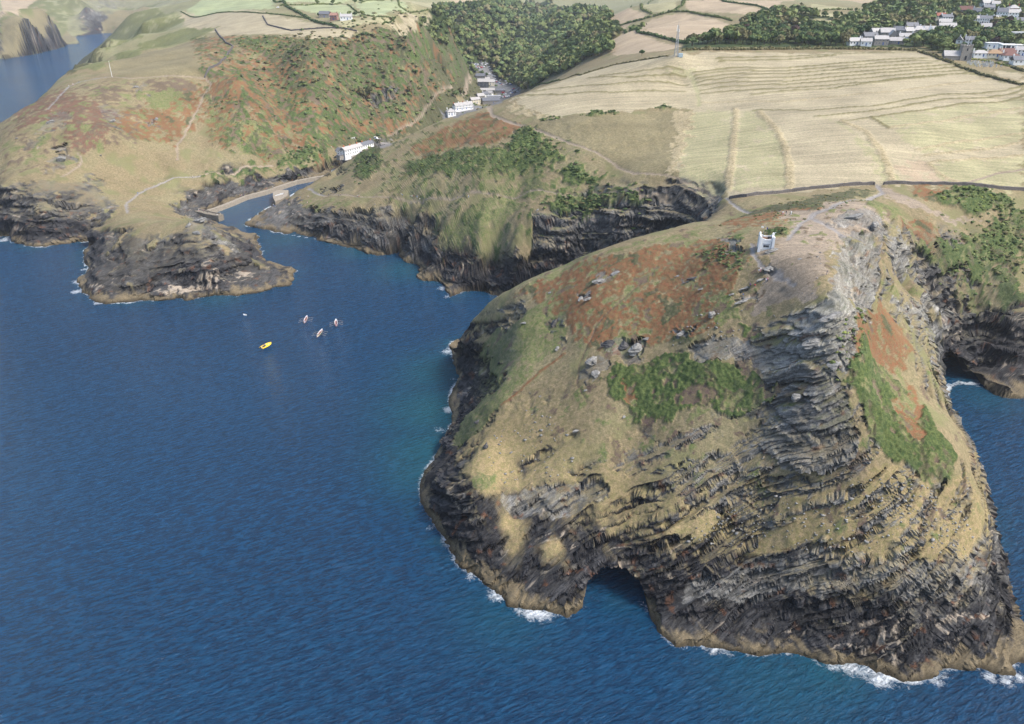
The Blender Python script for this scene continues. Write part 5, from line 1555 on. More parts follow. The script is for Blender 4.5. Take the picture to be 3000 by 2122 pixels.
# ------------------------------------------------------------------ masts
x, y, z = G(1980, 166)
ms = thing('radio_mast', 'tall grey lattice radio mast at the top edge of the common', 'mast', (x, y, z))
MH = 22.0
for sx in (-1, 1):
    for sy in (-1, 1):
        m = MB(); m.tube([(sx * 1.3, sy * 1.3, -.5), (sx * .35, sy * .35, MH)], [.16, .09], 5); m.build('leg', STEEL, ms)
for k in range(11):
    a0 = 1.3 + (.35 - 1.3) * k / 11; a1 = 1.3 + (.35 - 1.3) * (k + 1) / 11; z0_ = MH * k / 11; z1_ = MH * (k + 1) / 11
    m = MB()
    for q0, q1 in (((-1, -1), (1, -1)), ((1, -1), (1, 1)), ((1, 1), (-1, 1)), ((-1, 1), (-1, -1))):
        m.tube([(q0[0] * a0, q0[1] * a0, z0_), (q1[0] * a1, q1[1] * a1, z1_)], .07, 4); m.tube([(q0[0] * a1, q0[1] * a1, z1_), (q1[0] * a1, q1[1] * a1, z1_)], .06, 4)
    m.build('bracing', STEEL, ms)
for (ax_, zz) in ((-.8, MH - 4), (.8, MH - 4.5), (-.75, MH - 1.6), (.7, MH - 8)):
    m = MB(); m.box(ax_ - .22, ax_ + .22, -.5, -.2, zz, zz + 2.0); m.build('antenna', POLE, ms)
m = MB(); m.tube([(0, 0, MH), (0, 0, MH + 4.5)], [.08, .04], 5); m.build('tip_rod', STEEL, ms)
m = MB(); m.box(2, 5.2, -1.2, 1.2, -.6, 2.2); m.build('cabin', mat('pale_blue_cabin', (.35, .45, .50), .6), ms)
m = MB()
for i in range(8):
    m.tube([(-3 + i * 1.3, -2.4, -.4), (-3 + i * 1.3, -2.4, 1.6)], .05, 4)
m.tube([(-3, -2.4, 1.5), (6.1, -2.4, 1.5)], .04, 4); m.build('fence', STEEL, ms)
x, y, z = G(329, 228)
fp = thing('flagpole', 'tall bare white flagpole on the brow of the far hill', 'flagpole', (x, y, z))
m = MB(); m.tube([(0, 0, -.5), (0, 0, 8), (.05, 0, 14.5)], [.20, .16, .10], 8); m.build('pole', POLE, fp)
m = MB(); m.tube([(0, 0, -.6), (0, 0, .5)], [.7, .5], 8); m.build('base', CONC, fp)
m = MB(); m.tube([(0, 0, 14.5), (0, 0, 14.8)], [.16, .04], 8); m.build('finial', POLE, fp)

# ------------------------------------------------------------------ rocks
def rock_proto(seed, flat_=.6, rough=.28, layers=6):
    bm_ = bmesh.new(); bmesh.ops.create_icosphere(bm_, subdivisions=3, radius=1)
    co = np.array([v.co[:] for v in bm_.verts], np.float32)
    d = 1 + pn3(co[:, 0] * 1.1, co[:, 1] * 1.1, co[:, 2] * 1.1, seed) * rough * 1.6 + pn3(co[:, 0] * 2.6, co[:, 1] * 2.6, co[:, 2] * 2.6, seed + 3) * rough * .6
    co = co * d[:, None]
    r_ = np.random.default_rng(seed)
    for _ in range(9):                                           # broken joint faces
        nn = r_.normal(size=3); nn /= np.linalg.norm(nn); lim = .46 + r_.random() * .22
        pr = co @ nn; k = pr > lim
        co[k] -= (pr[k] - lim)[:, None] * nn
    st_ = np.round(co[:, 2] * layers) / layers
    co[:, 2] = (co[:, 2] * .35 + st_ * .65) * flat_
    sh = 1 + .13 * np.sin(st_ * layers * 2.3 + seed)
    co[:, :2] *= sh[:, None]
    for v, c in zip(bm_.verts, co):
        v.co = c
    me = bpy.data.meshes.new('boulder'); bm_.to_mesh(me); bm_.free()
    return me


def rock_mat(name, a, b):
    m_ = bpy.data.materials.new(name); m_.use_nodes = True
    nt = m_.node_tree; bs = nt.nodes['Principled BSDF']; bs.inputs['Roughness'].default_value = .9; bs.inputs['Specular IOR Level'].default_value = .2
    g = nt.nodes.new('ShaderNodeNewGeometry'); mpg = nt.nodes.new('ShaderNodeMapping'); mpg.inputs['Scale'].default_value = (.5, .5, 2.6); mpg.inputs['Rotation'].default_value = (.1, .3, 0)
    nz_ = nt.nodes.new('ShaderNodeTexNoise'); nz_.inputs['Scale'].default_value = 1.4; nz_.inputs['Detail'].default_value = 7; nz_.inputs['Roughness'].default_value = .7
    rp = nt.nodes.new('ShaderNodeMapRange'); rp.inputs['From Min'].default_value = .38; rp.inputs['From Max'].default_value = .62
    mx = nt.nodes.new('ShaderNodeMix'); mx.data_type = 'RGBA'; mx.inputs[6].default_value = (*a, 1); mx.inputs[7].default_value = (*b, 1)
    bp = nt.nodes.new('ShaderNodeBump'); bp.inputs['Strength'].default_value = .7; bp.inputs['Distance'].default_value = .2
    nt.links.new(g.outputs['Position'], mpg.inputs[0]); nt.links.new(mpg.outputs[0], nz_.inputs['Vector']); nt.links.new(nz_.outputs['Fac'], rp.inputs['Value'])
    nt.links.new(rp.outputs['Result'], mx.inputs[0]); nt.links.new(mx.outputs[2], bs.inputs['Base Color']); nt.links.new(nz_.outputs['Fac'], bp.inputs['Height']); nt.links.new(bp.outputs['Normal'], bs.inputs['Normal'])
    return m_


PALE = rock_mat('pale_lichened_slate', (.10, .10, .092), (.29, .28, .26)); DARK = rock_mat('dark_slate', (.03, .03, .034), (.13, .125, .12))
protos = {}
for k, M2 in ((0, PALE), (1, DARK)):
    for sdd in range(5):
        me_ = rock_proto(sdd + 10 * k + 1, .55 + .1 * (sdd % 3)); me_.materials.append(M2); protos[(k, sdd)] = me_
RK = [  # px, py, half length m, half width, half height, turn, tone, label
    (1399, 1236, 2.0, 1.3, 1.5, 20, 1, 'lone dark boulder on the grassy rim above the left shore'),
    (1423, 1312, 1.7, 1.4, 1.7, 70, 1, 'rounded dark boulder with pale top, right of the pair on the left shoulder'),
    (1387, 1312, 1.3, 1.0, 1.3, 60, 1, 'smaller dark boulder, left of the pair on the left shoulder'),
    (1358, 1306, 1.8, 1.0, .9, 10, 1, 'low dark rocks at the very edge of the left shoulder'),
    (1688, 1262, 1.9, .8, .7, 15, 0, 'pale oblong slab lying in the middle of the dry grass slope'),
    (1711, 1358, 1.2, .6, .45, 20, 0, 'small pale slab below the oblong slab on the dry slope'),
    (1604, 1370, .7, .5, .35, 0, 0, 'little white stone on the lower dry slope'),
    (1498, 1328, .7, .5, .4, 30, 0, 'little pale stone left of centre on the dry slope'),
    (1582, 1160, .8, .5, .3, 10, 0, 'flat pale stone high on the dry slope beside the trodden line'),
    (1714, 1149, .9, .7, .5, 30, 0, 'grey stone beside the worn track left of the gorse'),
    (1827, 1223, 1.0, .7, .6, 70, 0, 'pale pointed stone at the lower edge of the gorse'),
    (1634, 1022, 1.5, .9, 1.0, 60, 0, 'blue grey boulder at the foot of the small dark crag'),
    (1737, 1060, 3.0, 2.2, 2.6, 40, 0, 'stack of grey slabs left of the ruined looking outcrop'),
    (1745, 1100, 2.4, 1.8, 1.6, 30, 0, 'lower grey slabs under the left stack'),
    (1785, 1012, 3.2, 1.8, 2.0, 15, 1, 'dark angular outcrop, left half of the crag in the bracken'),
    (1828, 1010, 2.6, 2.2, 2.6, 80, 1, 'square dark block in the middle of the crag in the bracken'),
    (1868, 1022, 3.2, 2.6, 3.2, 30, 0, 'layered pale outcrop, right half of the crag in the bracken'),
    (1762, 822, 3.4, 1.6, .8, 8, 0, 'broad pale slab lying in the bracken of the upper slope, lower of two'),
    (1801, 804, 3.0, 1.2, .7, 12, 0, 'broad pale slab lying in the bracken of the upper slope, upper of two'),
    (1745, 836, 1.3, .8, .5, 0, 0, 'small pale slab beside the broad slabs in the bracken'),
    (1536, 949, 2.0, 1.2, .6, 25, 0, 'pair of flat grey slabs on the green left slope'),
    (1703, 873, 2.2, 1.2, .9, 70, 0, 'grey slab half sunk in the upper bracken, left of two'),
    (1724, 882, 2.0, 1.0, .8, 30, 0, 'grey slab half sunk in the upper bracken, right of two'),
    (1611, 860, 1.4, .8, .6, 0, 0, 'little grey slab near the left skyline of the headland'),
    (1625, 945, 2.6, 1.6, 2.0, 80, 1, 'small black crag above the bright green slope'),
    (1985, 811, 1.6, .8, .6, 30, 0, 'grey slab below the gorse bank left of the tower'),
    (2031, 820, 3.0, .9, .9, -12, 1, 'long dark ledge of rock in the bracken left of the summit'),
    (2055, 851, 1.3, .7, .4, 10, 0, 'small pale slab below the long dark ledge'),
    (2000, 976, 4.4, 1.0, .9, 24, 0, 'long tilted pale ledge in the middle of the bracken slope'),
    (2083, 930, 2.0, 1.6, 1.8, 60, 0, 'grey outcrop beside the bright green bush'),
    (1891, 995, 1.4, 1.0, .9, 10, 0, 'pale stone above the layered outcrop'),
    (2266, 735, 2.8, 1.4, 1.0, 14, 0, 'grey slab outcrop at the foot of the white tower'),
    (2258, 782, 2.6, 2.0, 1.2, 30, 0, 'grey rounded outcrop beside the path below the tower'),
    (2342, 760, 1.1, .6, .25, 0, 0, 'flat pale stone alone on the bare summit ground'),
    (2226, 826, 2.0, .8, .6, 14, 0, 'smooth grey slab where people sit below the tower'),
    (2184, 841, 3.2, .8, .6, 20, 0, 'long pale slab left of the seated people'),
    (2148, 864, 1.5, .6, .4, 12, 0, 'short pale slab below the long slab'),
    (2188, 876, 4.0, 1.0, .7, 14, 0, 'longest pale ledge below the seated people'),
    (2244, 799, .9, .6, .4, 0, 0, 'small pale stone beside the path junction'),
    (2560, 668, 3.2, 2.0, 2.4, 60, 0, 'pale crag at the top of the eastern cliff'),
    (2500, 640, 4.2, 2.0, 1.8, 4, 0, 'broad pale crag beside the main path on the summit'),
    (2390, 1000, 4.0, 2.4, 2.2, 24, 0, 'large tilted grey slab on the cliff edge below the summit'),
    (2440, 930, 4.2, 1.8, 1.6, 18, 0, 'stepped pale slabs at the brink of the eastern cliff'),
    (2440, 1075, 3.0, 2.0, 2.0, 20, 0, 'square grey block crowning the lower ridge'),
    (2330, 1170, 2.4, 2.0, 1.8, 40, 0, 'rounded grey block on the ridge above the dark overhang'),
    (586, 655, 4.6, 3.6, 3.6, 30, 0, 'great pale boulder crowning the rocky islet'),
    (556, 664, 2.6, 2.0, 1.8, 60, 0, 'smaller pale boulder left of the great boulder on the islet'),
    (578, 686, 3.4, 2.2, 1.8, -30, 0, 'pale block below the great boulder on the islet'),
    (620, 690, 3.6, 2.6, 2.0, -30, 1, 'dark block on the seaward edge of the islet crest'),
    (295, 456, 1.6, 1.0, .8, 0, 0, 'whitish boulder on the slope above the islet'),
    (49, 407, 1.8, 1.2, .8, 0, 0, 'pale boulder near the left edge of the far hill'),
    (1576, 616, 1.3, .8, .6, 40, 0, 'white block alone on the green slope above the inlet'),
    (1108, 413, 4.2, 1.6, 1.4, 10, 0, 'grey rock outcrop on the ridge between hotel and bracken'),
    (145, 360, 5.0, 3.0, 2.6, 20, 0, 'craggy grey outcrop on the left shoulder of the far hill'),
    (180, 470, 4.6, 3.0, 3.2, 30, 0, 'tall grey outcrop above the dark cliff on the far hill'),
    (330, 360, 3.4, 2.0, 2.6, 80, 0, 'grey outcrop in the middle of the bracken on the far hill'),
    (460, 352, 2.6, 1.8, 2.4, 80, 0, 'small grey outcrop in the red bracken of the far hill'),
    (400, 258, 3.0, 2.0, 1.8, 30, 0, 'grey rocks just below the brow of the far hill'),
]
for i, (px_, py_, a_, b_, c_, rz, k, lb) in enumerate(RK):
    x, y, z = G(px_, py_)
    inst('boulder', protos[(k, i % 5)], (x, y, z + c_ * .18), scale=(a_, b_, c_ * 1.25), label=lb, cat='rock', rot=(R_(random.uniform(-5, 5)), R_(-12 + random.uniform(-5, 5)), R_(rz)))


def scatter(poly, n_):
    lo, hi = poly.min(0), poly.max(0); out = []
    t_ = 0
    while len(out) < n_ and t_ < 200:
        q = lo + rng.random((n_ * 2, 2)) * (hi - lo); t_ += 1
        q = q[inside(q[:, 0], q[:, 1], poly)]
        out += [tuple(w) for w in q]
    return out[:n_]


def join_proto(name, protos_v, places, mats, mi=None, **props):
    """copies of small shapes joined into one mesh (for what nobody could count)"""
    V_, F_, Mi = [], [], []
    o = 0
    for (v, f, fm_), (x, y, z, sx, sy, sz, rz) in places:
        c, s_ = math.cos(rz), math.sin(rz)
        w = v * np.array([sx, sy, sz])
        w = np.stack([w[:, 0] * c - w[:, 1] * s_ + x, w[:, 0] * s_ + w[:, 1] * c + y, w[:, 2] + z], 1)
        V_.append(w); F_.append(f + o); Mi.append(fm_); o += len(v)
    V_ = np.concatenate(V_).astype(np.float32); F_ = np.concatenate(F_).astype(np.int32); Mi = np.concatenate(Mi)
    k = F_.shape[1]
    me = bpy.data.meshes.new(name)
    me.vertices.add(len(V_)); me.vertices.foreach_set('co', V_.ravel())
    me.loops.add(F_.size); me.loops.foreach_set('vertex_index', F_.ravel())
    me.polygons.add(len(F_)); me.polygons.foreach_set('loop_start', np.arange(0, F_.size, k, dtype=np.int32))
    me.polygons.foreach_set('material_index', Mi.astype(np.int32))
    me.update(calc_edges=True)
    for q in mats:
        me.materials.append(q)
    return link(name, me, **props)


# loose stones strewn over the headland
bm_ = bmesh.new(); bmesh.ops.create_icosphere(bm_, subdivisions=1, radius=1)
sv = np.array([v.co[:] for v in bm_.verts]); sf = np.array([[v.index for v in f.verts] for f in bm_.faces]); bm_.free()
sv = sv * (1 + .25 * np.random.default_rng(2).normal(size=(len(sv), 1)))
pl = []
for s, n_ in (('2400,1480 2600,1400 2780,1450 2860,1560 2820,1650 2600,1640 2420,1620 2250,1600', 260), ('1420,1400 1600,1420 1760,1440 1700,1300 1560,1180 1450,1260', 90), ('2050,900 2250,900 2330,1000 2200,1060 1950,1010', 60), ('2100,1480 2300,1440 2400,1500 2200,1600 2000,1580', 120), ('600,470 700,440 760,500 640,520', 40), ('1000,640 1200,620 1250,600 1060,590', 30), ('2220,760 2420,740 2440,860 2280,900', 14), ('2600,900 2740,880 2740,1000 2660,960', 90)):
    for (x, y) in scatter(plan(s), n_):
        q = .13 + abs(rng.normal()) * .17
        pl.append(((sv, sf, np.zeros(len(sf), int)), (x, y, gz(x, y) + q * .2, q * 1.4, q, q * .6, rng.random() * 6.3)))
join_proto('loose_stones', None, pl, [PALE], kind='stuff', label='pale loose stones strewn over the headland turf', category='stones')

# ------------------------------------------------------------------ trees
def leaf_mat(name, a, b):
    m_ = bpy.data.materials.new(name); m_.use_nodes = True
    nt = m_.node_tree; bs = nt.nodes['Principled BSDF']; bs.inputs['Roughness'].default_value = .75; bs.inputs['Specular IOR Level'].default_value = .15
    g = nt.nodes.new('ShaderNodeNewGeometry'); oi = nt.nodes.new('ShaderNodeObjectInfo')
    n1 = nt.nodes.new('ShaderNodeTexNoise'); n1.inputs['Scale'].default_value = .075; n1.inputs['Detail'].default_value = 4; n1.inputs['Roughness'].default_value = .75
    ad = nt.nodes.new('ShaderNodeMath'); ad.operation = 'MULTIPLY_ADD'; ad.inputs[1].default_value = .45
    rp = nt.nodes.new('ShaderNodeMapRange'); rp.inputs['From Min'].default_value = .42; rp.inputs['From Max'].default_value = .92
    mx = nt.nodes.new('ShaderNodeMix'); mx.data_type = 'RGBA'; mx.inputs[6].default_value = (*a, 1); mx.inputs[7].default_value = (*b, 1)
    nt.links.new(g.outputs['Position'], n1.inputs['Vector']); nt.links.new(oi.outputs['Random'], ad.inputs[0]); nt.links.new(n1.outputs['Fac'], ad.inputs[2])
    nt.links.new(ad.outputs[0], rp.inputs['Value']); nt.links.new(rp.outputs['Result'], mx.inputs[0]); nt.links.new(mx.outputs[2], bs.inputs['Base Color'])
    return m_


LM = [leaf_mat('leaves_mid_green', (.058, .092, .030), (.150, .178, .062)), leaf_mat('leaves_dark_green', (.036, .070, .027), (.098, .138, .050)),
      leaf_mat('leaves_olive', (.075, .080, .034), (.165, .150, .070)), leaf_mat('leaves_bright_green', (.09, .14, .03), (.20, .23, .06)), leaf_mat('leaves_copper', (.05, .032, .03), (.10, .065, .05))]
BARK = mat('bark', (.07, .055, .04), .95, .1, .2, 2)


def crown_arrays(seed, n_, size, lumps=9, tall=.8, rw=1.0):
    """leaf sprays spread over and through a lumpy crown of radius 1; returns vertices, quads"""
    r_ = np.random.default_rng(seed)
    c = r_.normal(size=(lumps, 3)); c /= np.linalg.norm(c, axis=1)[:, None]; c *= (.30 + .38 * r_.random(lumps))[:, None]
    c[:, 2] *= tall; c[0] = 0
    rad = .30 + .24 * r_.random(lumps); rad[0] = .55
    d = r_.normal(size=(n_, 3)); d /= np.linalg.norm(d, axis=1)[:, None]; d[:, 2] = np.abs(d[:, 2]) * 1.15 - .28
    k = r_.integers(0, lumps, n_)
    p = c[k] + d * (rad[k] * (.72 + .38 * r_.random(n_)))[:, None] * np.array([1, 1, tall])
    nrm = d + r_.normal(size=(n_, 3)) * .45; nrm /= np.linalg.norm(nrm, axis=1)[:, None]
    a = np.cross(nrm, r_.normal(size=(n_, 3))); a /= np.linalg.norm(a, axis=1)[:, None] + 1e-6
    b = np.cross(nrm, a)
    s_ = size * (.6 + .8 * r_.random(n_))[:, None]
    q = np.stack([p - a * s_ - b * s_ * .6, p + a * s_ * .7 - b * s_, p + a * s_ + b * s_ * .7 + nrm * s_ * .25, p - a * s_ * .8 + b * s_], 1)
    v = q.reshape(-1, 3); f = np.arange(len(v)).reshape(-1, 4)
    return v, f


def solid(seed, sub=2, lumps=7, tall=.8, s=.80):
    """inner foliage mass so that the crown is not see-through"""
    bm_ = bmesh.new(); bmesh.ops.create_icosphere(bm_, subdivisions=sub, radius=1)
    co = np.array([v.co[:] for v in bm_.verts]); f = np.array([[v.index for v in q.verts] for q in bm_.faces]); bm_.free()
    d = 1 + pn3(co[:, 0] * 1.6, co[:, 1] * 1.6, co[:, 2] * 1.6, seed) * .35 + pn3(co[:, 0] * 3.5, co[:, 1] * 3.5, co[:, 2] * 3.5, seed + 2) * .25
    co = co * d[:, None] * s * np.array([.92, .92, tall * .9])
    return co, f


def crown_mesh(seed, n_, size, m_, tall=.8):
    v, f = crown_arrays(seed, n_, size, tall=tall); cv, cf = solid(seed, 2, tall=tall, s=.70)
    me = bpy.data.meshes.new('crown')
    me.from_pydata([tuple(q) for q in np.concatenate([v, cv])], [], [tuple(q) for q in f] + [tuple(int(i) + len(v) for i in q) for q in cf])
    me.materials.append(m_)
    return me


m = MB(); m.tube([(0, 0, -1.0), (.02, 0, .5), (-.03, .02, 1.1), (.0, 0, 1.6)], [.10, .075, .06, .03], 6)
for k in range(4):
    t_ = k * 1.6 + .3
    m.tube([(0, 0, .65 + .1 * k), (.22 * math.cos(t_), .22 * math.sin(t_), 1.05 + .1 * k), (.45 * math.cos(t_), .45 * math.sin(t_), 1.35 + .1 * k)], [.045, .03, .012], 5)
TRUNK = m.mesh('trunk', BARK)
CROWNS = [[crown_mesh(s * 7 + k, 300, .17, LM[k], .72 + .1 * (s % 3)) for s in range(3)] for k in range(5)]

# where trees stand: village slope and the wooded valley
VW = plan('2000,143 2120,114 2200,64 2300,34 2500,64 2560,20 2700,2 3000,2 3000,180 2850,160 2780,168 2700,142 2500,140')
fields_w = [z[3] for z in zone_w if z[0] in (PNK, STG, STR) and z[3][:, 1].min() > 640]
hs = np.array([(o.location.x, o.location.y) for o in COL.objects if o.get('category') in ('house', 'terrace', 'church', 'building', 'mill', 'shed', 'mast', 'gravestone')])


def visible(x, y, top):
    """does anything of a tree this tall show above the ground in front of it"""
    t = np.linspace(.12, .985, 60)
    return bool((CAM_H + (top - CAM_H) * t + .5 > h0(x * t, y * t)).all())


cand = []
lo, hi = VW.min(0), VW.max(0)
sp_ = 9.0
gx_ = np.arange(lo[0], min(hi[0], 900), sp_); gy_ = np.arange(lo[1], min(hi[1], 1700), sp_)
g_ = np.array([(a, b) for a in gx_ for b in gy_]) + rng.normal(size=(len(gx_) * len(gy_), 2)) * 2.6
g_ = g_[inside(g_[:, 0], g_[:, 1], VW)]
for f_ in fields_w:
    g_ = g_[~inside(g_[:, 0], g_[:, 1], f_)]
dk = np.sqrt(((g_[:, None] - hs[None]) ** 2).sum(-1)).min(1)
g_ = g_[dk > 9.5]
# keep the houses in view: no tree right in front of one
vd = hs / np.linalg.norm(hs, axis=1)[:, None]
okm = np.ones(len(g_), bool)
for (hx_, hy_), (ux, uy) in zip(hs, vd):
    al = (hx_ - g_[:, 0]) * ux + (hy_ - g_[:, 1]) * uy
    pr = np.abs((hx_ - g_[:, 0]) * uy - (hy_ - g_[:, 1]) * ux)
    okm &= ~((al > 0) & (al < 34) & (pr < 8.0))
g_ = g_[okm]
for (a, b) in g_:
    h_ = 6.5 + rng.random() * 5.5
    z_ = gz(a, b)
    if visible(a, b, z_ + h_):
        cand.append((math.hypot(a, b), a, b, z_, h_, 'v'))
# valley wood
WD_ = [plan('1228,92 1265,62 1335,30 1400,4 1560,4 1592,62 1540,112 1462,160 1405,186 1345,150'), plan('1600,4 1780,34 1798,90 1775,150 1700,178 1645,212 1545,250 1500,236 1470,200 1530,140 1590,70')]
WD_.append(np.array([(-40, 1330), (-20, 1180), (20, 1020), (60, 900), (110, 820), (150, 900), (140, 1100), (170, 1500), (200, 2100), (120, 2600), (-60, 2600), (-140, 2000), (-160, 1600), (-110, 1400)], float))
car_poly = plan('1365,198 1395,180 1428,182 1442,212 1480,238 1515,248 1528,272 1470,302 1420,296 1400,262 1398,240 1425,228')
for w_ in WD_:
    lo, hi = w_.min(0), w_.max(0)
    for sp_, y0_, y1_ in ((8.0, 600, 1500), (11.0, 1500, 2100), (15.0, 2100, 3000)):
        gx_ = np.arange(max(lo[0], -500), min(hi[0], 500), sp_); gy_ = np.arange(max(lo[1], y0_), min(hi[1], y1_), sp_)
        if not len(gx_) or not len(gy_):
            continue
        g_ = np.array([(a, b) for a in gx_ for b in gy_]) + rng.normal(size=(len(gx_) * len(gy_), 2)) * sp_ * .28
        g_ = g_[inside(g_[:, 0], g_[:, 1], w_)]
        g_ = g_[~inside(g_[:, 0], g_[:, 1], car_poly)]
        for f_ in fields_w:
            g_ = g_[~inside(g_[:, 0], g_[:, 1], f_)]
        if len(g_):
            g_ = g_[np.sqrt(((g_[:, None] - hs[None]) ** 2).sum(-1)).min(1) > 12]
        for (a, b) in g_:
            h_ = (5.5 + rng.random() * 7.5) * (sp_ / 8) ** .7
            z_ = gz(a, b)
            if visible(a, b, z_ + h_):
                cand.append((math.hypot(a, b), a, b, z_, h_, 'w'))
cand.sort()
print('tree candidates', len(cand))


def tree(a, b, z_, h_, kind, label, group, name='broadleaf_tree'):
    o = thing(name, label, 'tree', (a, b, z_), rng.random() * 6.28, group)
    r_ = h_ * (.46 + rng.random() * .12)
    inst('trunk', TRUNK, (0, 0, 0), scale=(h_ * .42, h_ * .42, h_ * .46), parent=o)
    inst('crown', CROWNS[kind][rng.integers(0, 3)], (0, 0, h_ * .60), scale=(r_, r_, h_ * .50), parent=o)
    return o


TL = ['mid green broadleaf tree', 'dark green broadleaf tree', 'olive tinged broadleaf tree', 'bright yellow green tree', 'copper leaved tree']
nv = 0; stuff_pl = []
hob = [o for o in COL.objects if o.get('category') in ('house', 'terrace', 'church', 'mast') and o.location.y > 500]
hn = np.array([(o.location.x, o.location.y) for o in hob]); nick = []
for o in hob:
    t_ = o['label'].split(',')[0].split()
    while len(t_) > 7 or t_[-1] in ('with', 'and', 'of', 'the', 'a', 'behind', 'by', 'in', 'to', 'just', 'its', 'above', 'below', 'beside', 'left', 'right', 'next', 'at', 'under', 'low', 'dark', 'pale', 'grey', 'steep'):
        t_.pop()
    nick.append(' '.join(t_))
STP = []
for k in range(4):
    v, f = crown_arrays(60 + k, 46, .30, tall=.8)
    tri = np.concatenate([f[:, [0, 1, 2]], f[:, [0, 2, 3]]])
    cv, cf = solid(80 + k, 1, tall=.8, s=.74)
    vv = np.concatenate([v, cv]); ff = np.concatenate([tri, cf + len(v)])
    STP.append((vv, ff))
STS = []
for k in range(4):
    v, f = crown_arrays(160 + k, 24, .36, tall=.8)
    cv, cf = solid(180 + k, 0 + 1, tall=.8, s=.74); bm_ = bmesh.new(); bmesh.ops.create_icosphere(bm_, subdivisions=1, radius=.72)
    cv = np.array([q.co[:] for q in bm_.verts]) * np.array([1, 1, .75]) * (1 + .12 * np.random.default_rng(k).normal(size=(len(bm_.verts), 1))); cf = np.array([[q.index for q in w.verts] for w in bm_.faces]); bm_.free()
    up_ = cv[cf].mean(1)[:, 2] > -.35; cf = cf[up_]
    STS.append((np.concatenate([v, cv]), np.concatenate([f[:, [0, 1, 2]], f[:, [0, 2, 3]], cf + len(v)])))
for i, (r, a, b, z_, h_, kd) in enumerate(cand):
    kind = int(rng.choice([0, 1, 2, 3, 4], p=[.42, .36, .17, .02, .03]) if kd == 'v' else rng.choice([0, 1, 2], p=[.5, .36, .14]))
    if nv < 290 and kd == 'v':
        dd = np.hypot(hn[:, 0] - a, hn[:, 1] - b); j_ = int(dd.argmin()); ux, uy = hn[j_] / np.linalg.norm(hn[j_])
        al = (a - hn[j_, 0]) * ux + (b - hn[j_, 1]) * uy; sd_ = (a - hn[j_, 0]) * uy - (b - hn[j_, 1]) * ux
        wh = ('behind' if al > 0 else 'below') if abs(al) > abs(sd_) else ('right of' if sd_ > 0 else 'left of')
        tree(a, b, z_, h_, kind, '%s%s %s%s the %s' % ('tall ' if h_ > 10 else ('small ' if h_ < 7.6 else ''), TL[kind], 'far ' if dd[j_] > 45 else ('close ' if dd[j_] < 18 else ''), wh, nick[j_]), 'trees of the upper village')
        nv += 1
    else:
        vv, ff = (STP if r < 1250 else STS)[rng.integers(0, 4)]
        r_ = h_ * (.5 + rng.random() * .12)
        stuff_pl.append(((vv, ff, np.full(len(ff), min(kind, 2))), (a, b, z_ + h_ * .55, r_, r_, h_ * .52, rng.random() * 6.28)))
join_proto('woodland', None, stuff_pl, LM[:3], kind='stuff', label='dense green wood filling the steep valley and the ground behind the village', category='woodland')
# single trees and bushes the photo shows on their own
for (px_, py_, h_, kind, lb) in [(975, 16, 8, 0, 'round tree on the far field boundary, left of the hedged row'), (1040, 12, 9, 1, 'broad dark tree on the far field boundary'), (1058, 10, 8, 0, 'tree beside the broad dark tree on the far boundary'),
                                 (930, 14, 6, 0, 'pair of small trees at the far left boundary of the plateau'), (1025, 52, 7, 0, 'tree right behind the white farmhouse'), (1040, 50, 6, 1, 'dark tree at the right of the farm'), (1062, 48, 6, 0, 'last tree of the row right of the farm'), (935, 52, 6, 1, 'dark tree left of the farm buildings'),
                                 (2262, 38, 8, 2, 'lone tree in the far pale field'), (1880, 165, 5, 1, 'dark bush at the hedge left of the mast'), (2650, 100, 7, 3, 'bright green tree above the stone houses'), (2765, 118, 7, 3, 'yellow green tree left of the church'), (2870, 142, 10, 1, 'dark conifer like tree right of the church tower'),
                                 (2885, 118, 11, 1, 'big dark tree behind the church tower'), (2930, 120, 11, 0, 'big round green tree above the modern house'), (2950, 90, 12, 4, 'large copper beech below the long white terrace'), (2920, 92, 10, 4, 'second copper beech left of the large one'), (2840, 70, 12, 0, 'tall green tree left of the long white terrace'),
                                 (1395, 218, 8, 1, 'dark tree between mill and upper car park, left one'), (1412, 220, 8, 1, 'dark tree between mill and upper car park, middle one'), (1425, 226, 7, 1, 'dark tree between mill and upper car park, right one'), (1404, 305, 5, 1, 'round dark tree in front of the terrace'),
                                 (920, 222, 4, 1, 'small dark round bush alone on the heather slope'), (1145, 150, 6, 1, 'dark evergreen bush high on the scrub slope'), (1220, 222, 5, 1, 'dark evergreen bush lower on the scrub slope'),
                                 (1060, 285, 9, 2, 'wide olive tree clump on the bracken slope, left crown'), (1085, 280, 10, 2, 'wide olive tree clump on the bracken slope, right crown'), (1200, 275, 8, 2, 'olive tree beside the valley path bend'), (1350, 280, 9, 2, 'olive tree above the white terrace'), (1335, 290, 8, 0, 'green tree above the white terrace')]:
    x, y, z = G(px_, py_)
    tree(x, y, z, h_, kind, lb, None, 'tree')

